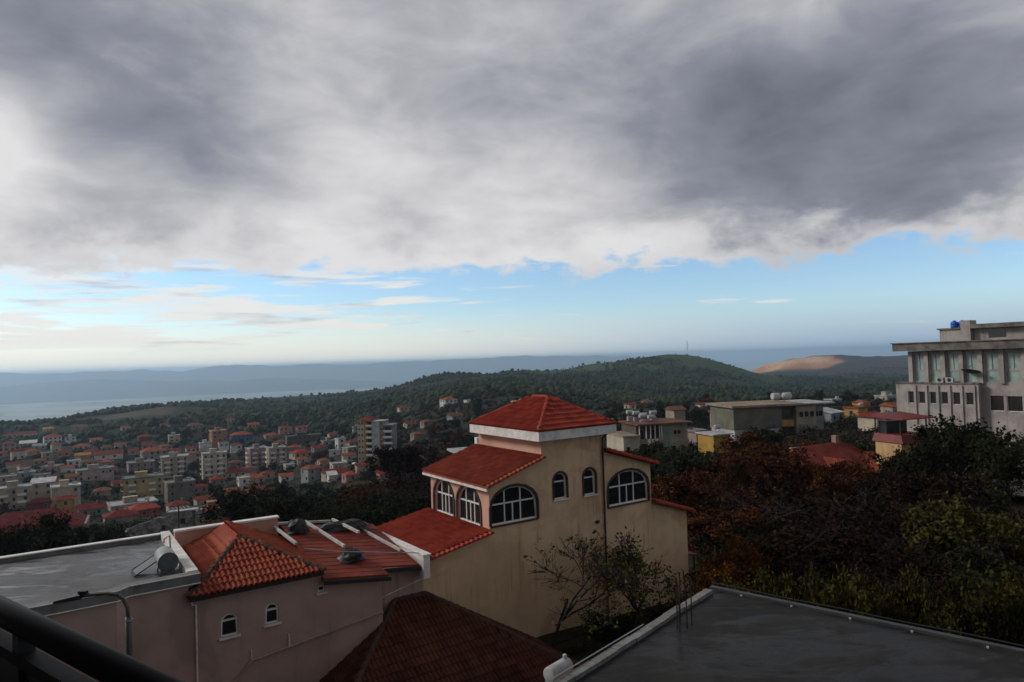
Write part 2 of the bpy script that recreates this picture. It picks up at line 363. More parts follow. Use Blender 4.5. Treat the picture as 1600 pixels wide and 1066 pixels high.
TOWN = [
 (-562.8, 764.8, -70.2, 17.2, 1, 'hip', 'cream', 'red', 30, 'red roofed bungalow at far left edge below the green ridge', 'house'),
 (-552.6, 776.6, -70.5, 21.8, 1, 'gable', 'white', 'red', 32, 'long red roofed house beside the bungalow at far left', 'house'),
 (-547.4, 804.3, -67.6, 13.6, 1, 'gable', 'cream', 'ochre', 20, 'tiny ochre roofed house highest up the left slope', 'house'),
 (-454.8, 673.5, -68.2, 18.9, 2, 'hip', 'white', 'orange', 35, 'white house with bright orange hipped roof on left slope', 'house'),
 (-424.9, 654.6, -67.4, 11.7, 2, 'flat', 'white', 'grey', 30, 'small white flat roofed house right of the orange roof', 'house'),
 (-346.1, 524.7, -63.5, 10.8, 1, 'gable', 'pink', 'red', 30, 'small pink house with red gable roof below the white house', 'house'),
 (-487.2, 685.4, -71.7, 18.0, 1, 'shed', 'tan', 'white', 28, 'low tan house with thin white awning roof at far left', 'house'),
 (-399.3, 575.3, -63.1, 11.9, 1, 'gable', 'palegreen', 'palegreen', 40, 'pale green shed left of the small pink house', 'shed'),
 (-505.7, 795.5, -65.8, 19.4, 1, 'gable', 'pink', 'brown', 25, 'pinkish farmhouse under the bare earth patch on left ridge', 'house'),
 (-312.0, 483.9, -65.1, 10.0, 1, 'flat', 'white', 'white', 30, 'little white flat roofed hut on the left slope', 'hut'),
 (-323.1, 512.2, -64.5, 12.5, 1, 'gable', 'tan', 'ochre', 30, 'low house with ochre tiles above the little white hut', 'house'),
 (-301.3, 507.7, -63.9, 22.8, 1, 'gable', 'white', 'red', 32, 'long low house with red roof and white gutter edge', 'house'),
 (-344.7, 637.7, -64.1, 14.3, 1, 'hip', 'red', 'red', 30, 'crimson house standing alone above the town rooftops', 'house'),
 (-265.8, 503.3, -64.9, 20.8, 2, 'hip', 'grey', 'orange', 33, 'grey house with wide orange roof above the dull pink block', 'house'),
 (-238.3, 435.6, -64.0, 18.8, 2, 'flat', 'dullpink', 'grey', 34, 'dull pink flat roofed block below the grey house', 'building'),
 (-246.8, 401.7, -62.6, 23.3, 2, 'flat', 'beigepink', 'grey', 34, 'long beige pink flat roofed building with row of small windows', 'building'),
 (-253.7, 392.1, -61.9, 8.8, 1, 'gable', 'tan', 'rust', 30, 'small shed with rusty orange roof left of the long building', 'shed'),
 (-294.1, 412.4, -61.9, 10.8, 1, 'flat', 'grey', 'palegrey', 30, 'low grey flat roofed shed at the left', 'shed'),
 (-211.8, 289.2, -56.4, 15.2, 3, 'flat', 'beige', 'palegrey', 34, 'beige apartment block with pale flat roof at left edge', 'apartment block'),
 (-216.7, 314.3, -58.5, 11.2, 3, 'shed', 'beige', 'white', 34, 'narrow beige block under a white sheet roof', 'building'),
 (-195.5, 297.5, -57.9, 13.4, 3, 'flat', 'cream', 'white', 34, 'cream block with broad white roof and pillars', 'building'),
 (-180.9, 332.7, -60.4, 21.8, 3, 'flat', 'yellowbeige', 'greygreen', 34, 'long yellow and beige apartment block with cluttered roof', 'apartment block'),
 (-159.2, 284.2, -57.4, 21.3, 1, 'flat', 'beige', 'palegrey', 34, 'long low beige building with pale flat roof', 'building'),
 (-144.7, 264.9, -55.9, 13.4, 1, 'hip', 'coral', 'coral', 34, 'low house with bright coral red hipped roof', 'house'),
 (-150.9, 307.5, -59.2, 14.4, 3, 'flat', 'olivegrey', 'grey', 34, 'olive grey three storey block with small rooftop room', 'building'),
 (-90.9, 205.9, -48.3, 11.6, 2, 'flat', 'brick', 'brick', 24, 'unfinished orange clay brick house just beyond the white parapet', 'house'),
 (-137.6, 238.0, -52.6, 12.5, 1, 'hip', 'dullpink', 'darkred', 34, 'dark red hipped roof house left of the rubble stone ruin', 'house'),
 (-201.9, 290.5, -56.9, 10.9, 1, 'hip', 'darkred', 'darkred', 34, 'small red roof just behind the big red hipped roof', 'house'),
 (-178.3, 271.4, -55.6, 7.6, 2, 'gable', 'ochre', 'red', 34, 'ochre walled house behind the big red hipped roof', 'house'),
 (-166.0, 267.8, -55.6, 11.5, 1, 'gable', 'greygreen', 'darkred', 34, 'low house with half red and half grey green roof', 'house'),
 (-240.2, 554.2, -65.4, 14.5, 5, 'flat', 'orangebrick', 'cream', 34, 'tall unfinished orange brick building with pale top storey', 'building'),
 (-322.6, 691.5, -59.6, 18.1, 1, 'hip', 'dullpink', 'brown', 30, 'brown hipped roof house left of the tall brick building', 'house'),
 (-250.9, 627.9, -67.2, 22.4, 2, 'hip', 'blue', 'orange', 34, 'blue walled house with orange hipped roof', 'house'),
 (-266.7, 615.7, -65.8, 17.3, 2, 'flat', 'blue', 'brown', 34, 'blue block with flat brown roof in front of tall brick building', 'building'),
 (-247.3, 547.0, -65.3, 11.3, 2, 'flat', 'white', 'palegrey', 34, 'small white cube house, left one of the pair below the blue block', 'house'),
 (-232.5, 545.8, -65.6, 9.2, 2, 'flat', 'white', 'palegrey', 34, 'small white cube house, right one of the pair below the blue block', 'house'),
 (-303.1, 609.0, -64.4, 11.4, 2, 'flat', 'cream', 'white', 34, 'pale cream house with white flat roof above the apartments', 'house'),
 (-207.9, 417.8, -64.8, 18.8, 4, 'flat', 'beige', 'palegrey', 34, 'beige apartment block with stacked balconies left of its taller twin', 'apartment block'),
 (-176.3, 400.8, -64.4, 16.5, 5, 'flat', 'whitebeige', 'palegrey', 34, 'tall whitish apartment block with red roof at its foot', 'apartment block'),
 (-157.8, 362.4, -61.3, 9.5, 1, 'hip', 'dullpink', 'red', 34, 'low red roofed house at the foot of the whitish apartment block', 'house'),
 (-166.5, 405.2, -64.3, 14.4, 1, 'gable', 'cream', 'red', 34, 'long low house with weathered red roof', 'house'),
 (-138.1, 356.9, -60.2, 15.4, 1, 'hip', 'cream', 'orange', 34, 'house with wide orange tiled roof below the twin beige blocks', 'house'),
 (-133.9, 337.1, -60.2, 6.3, 2, 'flat', 'white', 'white', 34, 'white gable end house beside the orange roof', 'house'),
 (-169.0, 448.2, -64.9, 15.1, 4, 'flat', 'dullpink', 'palegrey', 34, 'pinkish four storey block, left half of the twin blocks', 'apartment block'),
 (-152.7, 437.5, -63.8, 13.9, 4, 'flat', 'beige', 'palegrey', 34, 'beige grey four storey block, right half of the twin blocks', 'apartment block'),
 (-231.3, 650.3, -67.9, 15.8, 1, 'hip', 'pink', 'orange', 30, 'pink house with orange hipped roof on the town edge', 'house'),
 (-226.1, 675.0, -66.6, 15.2, 2, 'hip', 'pink', 'red', 30, 'red roofed pink house between two other roofs on town edge', 'house'),
 (-211.2, 678.0, -66.8, 12.7, 2, 'gable', 'pink', 'red', 30, 'pink gabled house at right end of the town edge row', 'house'),
 (-171.7, 555.5, -62.6, 34.4, 2, 'flat', 'darkbrown', 'darkgrey', 32, 'long dark brown building with flat roof below the pink houses', 'building'),
 (-143.5, 458.1, -60.9, 15.5, 1, 'hip', 'cream', 'crimson', 34, 'twin crimson roofs above the bushes', 'house'),
 (-83.0, 313.6, -52.1, 12.3, 1, 'gable', 'cream', 'red', 34, 'low house with broad red roof among trees', 'house'),
 (-70.3, 291.1, -49.6, 7.6, 1, 'hip', 'pink', 'coral', 34, 'low house with coral roof right of the broad red roof', 'house'),
 (-71.4, 317.0, -49.8, 6.5, 1, 'gable', 'cream', 'red', 30, 'small red roofed house at the foot of the yellow tower block', 'house'),
 (-82.0, 305.5, -51.9, 4.6, 1, 'shed', 'white', 'white', 30, 'small white sheet roof shed in front of broad red roof', 'shed'),
 (-125.9, 544.6, -56.1, 7.1, 2, 'flat', 'grey', 'grey', 30, 'small grey house left of the white trimmed red roof', 'house'),
 (-118.0, 550.6, -54.4, 20.6, 2, 'hip', 'cream', 'red', 34, 'red roofed house with white trim behind the yellow tower block', 'house'),
 (-112.8, 703.7, -52.4, 16.5, 2, 'hip', 'cream', 'red', 34, 'cream villa with red roof alone on the wooded slope', 'house'),
 (-55.4, 432.7, -40.7, 8.9, 1, 'hip', 'dullpink', 'brown', 34, 'dull red roof half hidden in dark trees', 'house'),
 (-35.9, 413.3, -36.0, 10.1, 1, 'gable', 'grey', 'brown', 34, 'brownish roofed barn right of the villa', 'house'),
 (-56.8, 594.5, -39.3, 15.6, 2, 'hip', 'white', 'orange', 34, 'white house with vivid orange roof highest on the slope', 'house'),
 (-37.4, 547.0, -35.2, 4.1, 1, 'flat', 'white', 'white', 34, 'tiny white hut right of the vivid orange roof', 'hut'),
 (-51.9, 269.0, -45.8, 6.1, 1, 'gable', 'pink', 'red', 34, 'pinkish red roof below the tower block', 'house'),
 (-395.8, 528.2, -62.9, 7.9, 1, 'gable', 'pink', 'red', 30, 'pink red roof cut by the left picture edge', 'house'),
 (2.6, 483.9, -33.1, 9.1, 1, 'flat', 'white', 'white', 34, 'white flat roofed house peeking behind the tower roof', 'house'),
 (97.8, 212.8, -22.7, 8.8, 1, 'shed', 'bluegrey', 'palegrey', 34, 'blue grey sheet metal shed right of the tan slab roof', 'shed'),
 (114.1, 228.8, -23.0, 7.3, 1, 'flat', 'ochre', 'rust', 34, 'small ochre house with dark window on the right slope', 'house'),
 (217.6, 400.8, -31.5, 12.0, 1, 'flat', 'cream', 'palegrey', 34, 'pale flat roofed house left of the grey hotel', 'house'),
 (-350.3, 477.5, -65.2, 9.8, 1, 'gable', 'cream', 'darkred', 30, 'small dark red roof beside scrub near the left edge', 'house'),
 (-281.9, 380.3, -62.3, 9.3, 2, 'flat', 'beige', 'palegrey', 34, 'pale boxy house just above the beige block at left edge', 'house'),
 (-344.9, 496.7, -65.6, 9.3, 1, 'hip', 'tan', 'rust', 30, 'rusty hipped roof alone on the lower left slope', 'house'),
 (-254.3, 376.1, -61.8, 8.5, 1, 'gable', 'cream', 'red', 34, 'red gabled house behind the white sheet roofs', 'house'),
 (-254.4, 429.9, -63.0, 9.7, 1, 'hip', 'cream', 'red', 34, 'red hipped roof right behind the long beige pink building', 'house'),
 (-393.5, 643.3, -66.3, 12.1, 1, 'gable', 'white', 'orange', 30, 'small white house with orange gable on the middle slope', 'house'),
 (-328.6, 570.3, -63.7, 10.7, 1, 'gable', 'cream', 'rust', 30, 'rust roofed cottage above the long low red roof', 'house'),
 (-402.6, 708.3, -60.8, 10.6, 1, 'gable', 'white', 'brown', 30, 'tiny brown roofed cottage high on the left slope', 'house'),
 (-363.1, 711.5, -59.6, 12.0, 1, 'hip', 'cream', 'red', 30, 'little red hipped roof under the dark ridge', 'house'),
 (-215.8, 372.0, -63.0, 7.7, 1, 'gable', 'dullpink', 'red', 34, 'red gable just left of the long yellow apartment block', 'house'),
 (-203.5, 337.1, -60.9, 8.8, 1, 'hip', 'cream', 'rust', 34, 'rusty hipped roof in front of the long yellow block', 'house'),
 (-220.7, 470.3, -63.7, 9.7, 2, 'hip', 'beige', 'rust', 34, 'rust roofed house between the two balconied apartment blocks', 'house'),
 (-255.7, 539.9, -65.1, 9.1, 1, 'gable', 'white', 'red', 30, 'red gabled house above the balconied apartment blocks', 'house'),
 (-154.3, 334.2, -60.2, 8.8, 1, 'hip', 'dullpink', 'darkred', 34, 'dark red hipped roof right of the olive grey block', 'house'),
 (-134.1, 293.6, -58.4, 8.3, 1, 'gable', 'cream', 'red', 34, 'red gabled house behind the clay brick house', 'house'),
 (-131.7, 317.0, -59.4, 7.7, 1, 'gable', 'beige', 'rust', 34, 'rusty gable roof at the edge of the dark wood', 'house'),
 (-133.7, 368.8, -60.1, 8.3, 1, 'hip', 'cream', 'red', 34, 'red hipped roof at the foot of the twin blocks', 'house'),
 (-115.1, 343.1, -57.5, 7.7, 1, 'gable', 'white', 'orange', 34, 'orange gabled white house at edge of the wood', 'house'),
 (-136.0, 411.5, -62.1, 6.9, 1, 'flat', 'white', 'palegrey', 34, 'small white cube right of the twin blocks', 'house'),
 (-133.6, 464.1, -58.5, 9.6, 1, 'gable', 'dullpink', 'red', 34, 'red gabled house right of the twin crimson roofs', 'house'),
 (-105.8, 377.8, -55.5, 7.8, 1, 'hip', 'cream', 'rust', 34, 'rust hipped roof above the broad red roof', 'house'),
 (-115.6, 453.1, -55.1, 6.8, 2, 'flat', 'white', 'palegrey', 34, 'little white two storey house near the parked cars', 'house'),
 (-146.1, 549.4, -58.5, 9.3, 1, 'hip', 'cream', 'red', 30, 'red hipped roof right of the long dark brown building', 'house'),
 (-267.3, 699.1, -61.4, 13.1, 1, 'gable', 'pink', 'orange', 30, 'orange gable behind the blue walled house', 'house'),
 (-308.4, 740.1, -58.8, 12.5, 1, 'hip', 'cream', 'brown', 30, 'brown hipped roof just under the ridge behind tall brick building', 'house'),
 (-73.9, 481.7, -45.7, 9.0, 1, 'gable', 'cream', 'red', 34, 'red gable roof in trees right of the tower block', 'house'),
 (-54.4, 381.1, -42.8, 7.9, 1, 'hip', 'dullpink', 'rust', 34, 'rust roof sunk in the brown wood right of the tower block', 'house'),
 (131.4, 679.5, -49.3, 14.0, 1, 'hip', 'cream', 'brown', 30, 'brown hipped roof on the slope behind the long house', 'house'),
 (109.9, 403.4, -33.2, 6.8, 1, 'gable', 'white', 'red', 30, 'small red gable on the wooded slope left of the tan slab', 'house'),
 (53.7, 228.3, -24.5, 5.6, 2, 'gable', 'tan', 'brown', 20, 'brown gabled house right behind the long house', 'house'),
 (42.5, 162.2, -21.5, 3.6, 1, 'flat', 'dullpink', 'grey', 20, 'pinkish low house between the long house and yellow house', 'house'),
 (92.8, 288.5, -27.4, 6.5, 1, 'gable', 'dullpink', 'red', 20, 'red gable left of the tan slab building', 'house'),
 (79.8, 153.2, -18.4, 3.4, 1, 'gable', 'cream', 'red', 20, 'small red roof left of the pavilion canopy', 'house'),
 (143.1, 282.3, -25.3, 5.8, 1, 'hip', 'ochre', 'rust', 24, 'ochre cottage with rust roof above the small ochre house', 'house'),
 (162.4, 348.4, -28.9, 7.8, 1, 'flat', 'grey', 'palegrey', 24, 'grey flat house behind the blue grey shed', 'house'),
 (115.7, 210.5, -21.1, 3.9, 1, 'gable', 'tan', 'rust', 20, 'rust roof just left of the hotel corner', 'house'),
 (68.9, 406.1, -32.1, 6.9, 1, 'gable', 'cream', 'red', 24, 'red gable on the slope just right of the tower roof', 'house'),
 (-90.4, 349.9, -53.4, 9.6, 1, 'flat', 'whitebeige', 'palegrey', 29, 'small house with pale flat roof behind the low house with broad red roof among trees', 'house'),
 (-377.0, 519.0, -64.0, 10.7, 2, 'gable', 'whitebeige', 'darkred', 44, 'small house with dark red gable roof behind the small dark red roof', 'house'),
 (-278.5, 545.8, -63.5, 10.7, 1, 'hip', 'grey', 'rust', 34, 'small house with rust hipped roof in front of the pale cream house', 'house'),
 (-213.3, 523.6, -65.1, 10.4, 2, 'hip', 'white', 'brown', 25, 'small house with brown hipped roof right of the tall unfinished orange brick building', 'house'),
 (-96.5, 325.5, -54.5, 11.0, 2, 'hip', 'grey', 'rust', 40, 'small house with rust hipped roof left of the small white sheet roof shed', 'house'),
 (-106.9, 272.6, -55.3, 13.8, 1, 'flat', 'pink', 'grey', 32, 'small house with grey flat roof right of the rusty gable roof', 'house'),
 (-92.7, 380.3, -53.4, 8.5, 1, 'gable', 'white', 'rust', 18, 'small house with rust gable roof in front of the little white two storey house', 'house'),
 (-300.0, 443.3, -62.8, 12.5, 1, 'flat', 'pink', 'palegrey', 14, 'small house with pale flat roof behind the red gabled house behind the white sheet roofs', 'house'),
 (-326.4, 527.0, -63.1, 9.9, 1, 'hip', 'pink', 'red', 18, 'small house with red hipped roof in front of the small white house', 'house'),
 (-184.4, 451.1, -65.0, 10.4, 1, 'hip', 'dullpink', 'brown', 14, 'small house with brown hipped roof behind the long low house with weathered red roof', 'house'),
 (-295.7, 554.2, -62.9, 12.8, 1, 'gable', 'tan', 'darkred', 20, 'small house with dark red gable roof in front of the crimson house', 'house'),
 (-424.1, 574.0, -63.5, 11.2, 2, 'hip', 'tan', 'red', 32, 'small house with red hipped roof behind the pink red roof', 'house'),
 (-360.4, 569.0, -63.9, 14.1, 1, 'hip', 'whitebeige', 'orange', 25, 'small house with orange hipped roof right of the small white flat roofed house', 'house'),
 (-284.1, 434.6, -62.5, 8.3, 1, 'hip', 'white', 'orange', 19, 'small house with orange hipped roof in front of the little white flat roofed hut', 'house'),
 (-110.7, 419.7, -55.7, 8.1, 1, 'flat', 'white', 'palegrey', 16, 'small house with pale flat roof in front of the little white two storey house', 'house'),
 (-262.0, 528.2, -64.8, 8.6, 1, 'gable', 'whitebeige', 'red', 18, 'small house with red gable roof in front of the pale cream house', 'house'),
 (-330.0, 460.1, -64.0, 8.7, 1, 'hip', 'whitebeige', 'red', 46, 'small house with red hipped roof right of the small dark red roof', 'house'),
 (-376.8, 535.2, -63.2, 12.4, 1, 'hip', 'beige', 'orange', 51, 'small house with orange hipped roof in front of the pale green shed', 'house'),
 (-201.5, 584.2, -67.6, 10.4, 1, 'gable', 'tan', 'rust', 50, 'small house with rust gable roof in front of the pink house', 'house'),
 (-278.8, 403.4, -62.2, 10.0, 1, 'flat', 'whitebeige', 'grey', 28, 'small house with grey flat roof right of the low grey flat roofed shed', 'house'),
 (-279.8, 468.2, -64.1, 9.8, 1, 'hip', 'dullpink', 'orange', 14, 'small house with orange hipped roof behind the red hipped roof right', 'house'),
 (-375.7, 560.3, -64.1, 8.4, 2, 'hip', 'whitebeige', 'orange', 40, 'small house with orange hipped roof left of the small pink house', 'house'),
 (-137.1, 277.4, -57.3, 9.6, 1, 'hip', 'cream', 'red', 33, 'small house with red hipped roof in front of the olive grey three storey block', 'house'),
 (-296.9, 476.5, -64.9, 13.7, 1, 'hip', 'tan', 'brown', 44, 'small house with brown hipped roof right of the little white flat roofed hut', 'house'),
 (-348.5, 510.0, -64.9, 8.4, 2, 'flat', 'tan', 'palegrey', 41, 'small house with pale flat roof left of the small pink house', 'house'),
 (-118.0, 310.2, -58.5, 9.9, 1, 'gable', 'cream', 'rust', 45, 'small house with rust gable roof right of the white gable end house', 'house'),
 (-323.4, 542.2, -62.8, 10.1, 1, 'hip', 'grey', 'brown', 29, 'small house with brown hipped roof left of the rust roofed cottage', 'house'),
 (-133.7, 429.9, -61.3, 8.3, 1, 'hip', 'whitebeige', 'orange', 27, 'small house with orange hipped roof in front of the twin crimson roofs', 'house'),
 (-292.6, 524.7, -63.8, 8.6, 1, 'gable', 'beige', 'red', 24, 'small house with red gable roof right of the rust roofed cottage', 'house'),
 (-130.9, 480.7, -56.4, 11.1, 1, 'flat', 'grey', 'grey', 29, 'small house with grey flat roof left of the little white two storey house', 'house'),
 (-99.8, 413.3, -53.3, 9.1, 1, 'flat', 'beige', 'palegrey', 47, 'small house with pale flat roof right of the little white two storey house', 'house'),
 (-161.4, 417.8, -64.3, 8.6, 1, 'hip', 'pink', 'brown', 31, 'small house with brown hipped roof in front of the pinkish four storey block', 'house'),
 (-155.2, 480.7, -59.8, 10.6, 1, 'hip', 'dullpink', 'orange', 21, 'small house with orange hipped roof behind the twin crimson roofs', 'house'),
 (-105.7, 446.2, -53.6, 9.7, 1, 'hip', 'dullpink', 'red', 37, 'small house with red hipped roof right of the little white two storey house', 'house'),
]
NEAR_TREES = [
 ('rust',15.86,60,-16.72,6.31,6.19),
 ('rust',26.96,76,-18.73,8.87,8.55),
 ('rust',14.13,50,-16.21,4.64,5.39),
 ('orange',12.01,38,-15.88,5.29,3.38),
 ('brown',22.72,57,-18.63,7.45,8.81),
 ('brown',25.55,52,-18.86,8.03,8.28),
 ('brown',17.63,44,-18.02,6.54,7.01),
 ('brown',20.89,42,-18.58,6.79,7.48),
 ('brown',28.8,49,-18.67,6.86,7.81),
 ('dark',40.46,66,-18.81,9.59,5.57),
 ('dark',45.8,70,-18.57,10.39,8.53),
 ('dark',44.54,62,-18.24,9.37,6.97),
 ('brown',35.65,56,-18.56,7.83,7.87),
 ('yellow',28.99,46,-18.38,7.87,6.47),
 ('yellow',29.96,42,-17.8,7.52,5.51),
 ('dark',24.2,35,-17.28,6.47,4.59),
 ('brown',21.85,38,-18.13,6.18,5.34),
 ('rust',38.99,88,-19.07,6.75,7.42),
 ('rust',25.64,68,-18.84,8.2,6.69),
 ('olive',18.73,82,-17.76,6.68,6.92),
 ('olive',19.31,76,-17.58,6.26,5.7),
 ('olive',15.04,72,-17.28,5.99,5.06),
 ('dark',42.48,118,-19.37,5.8,6.64),
 ('dark',43.76,120,-19.43,5.61,6.75),
 ('rust',22.15,70,-17.99,7.23,3.94),
 ('brown',33.71,62,-19.05,7.64,6.39),
 ('brown',16.37,36,-17.73,6.87,4.05),
 ('brown',13.75,38,-16.84,5.49,3.56),
 ('yellow',10.09,29.5,-15.02,5.28,1.66),
 ('yellow',11.13,29,-15.58,6.15,2.04),
 ('yellow',12.26,28.5,-16.07,6.71,2.14),
 ('yellow',13.35,28,-16.31,7.08,2.36),
 ('yellow',14.62,27.5,-16.29,6.79,2.19),
 ('yellow',15.84,27,-16.16,6.42,2.28),
 ('yellow',17.14,26.5,-16.02,6.4,2.48),
 ('yellow',19.0,27,-16.06,6.83,3.04),
 ('orange',9.93,33,-14.93,4.83,1.86),
 ('dark',-58.02,80,-26.74,9.55,7.12),
 ('dark',-50.52,76,-25.79,9.04,6.41),
 ('dark',-45.41,74,-25.32,8.07,4.85),
 ('olive',-46.42,80,-26.74,7.71,3.0),
 ('dark',-42.01,112,-32.32,11.81,11.55),
 ('dark',-32.72,104,-29.74,9.92,10.23),
 ('dark',-23.95,96,-27.03,8.01,9.9),
 ('dark',-17.05,88,-24.57,6.32,6.6),
 ('brown',-28.42,84,-26.67,9.16,7.09),
 ('rust',-50.32,130,-36.04,13.0,8.04),
 ('dark',-22.23,80,-24.76,7.64,6.75),
 ('brown',-19.74,128,-29.46,13.46,12.0),
 ('brown',-13.09,122,-26.9,12.61,10.29),
 ('brown',-12.93,98,-24.52,8.74,10.1),
 ('brown',-8.14,104,-23.76,8.38,8.77),
 ('brown',-19.31,108,-27.26,8.83,9.62),
 ('rust',-25.1,116,-29.53,8.57,10.87),
 ('dark',-18.04,78,-23.52,6.72,6.58),
 ('dark',-13.12,84,-23.05,6.7,7.09),
 ('dark',-20.2,66,-22.45,7.65,4.95),
 ('rust',29.53,70,-19.12,8.33,5.25),
 ('rust',32.71,68,-19.12,7.75,5.1),
 ('brown',35.87,68,-19.11,7.39,5.1),
 ('dark',40.46,72,-18.99,7.97,5.4),
 ('dark',43.65,84,-18.82,7.01,4.72),
 ('rust',29.43,64,-19.07,7.46,4.2),
 ('brown',26.77,40,-17.9,6.31,4.5),
 ('brown',21.51,48,-18.61,7.25,5.4),
 ('brown',24.17,44,-18.66,6.89,4.95),
]
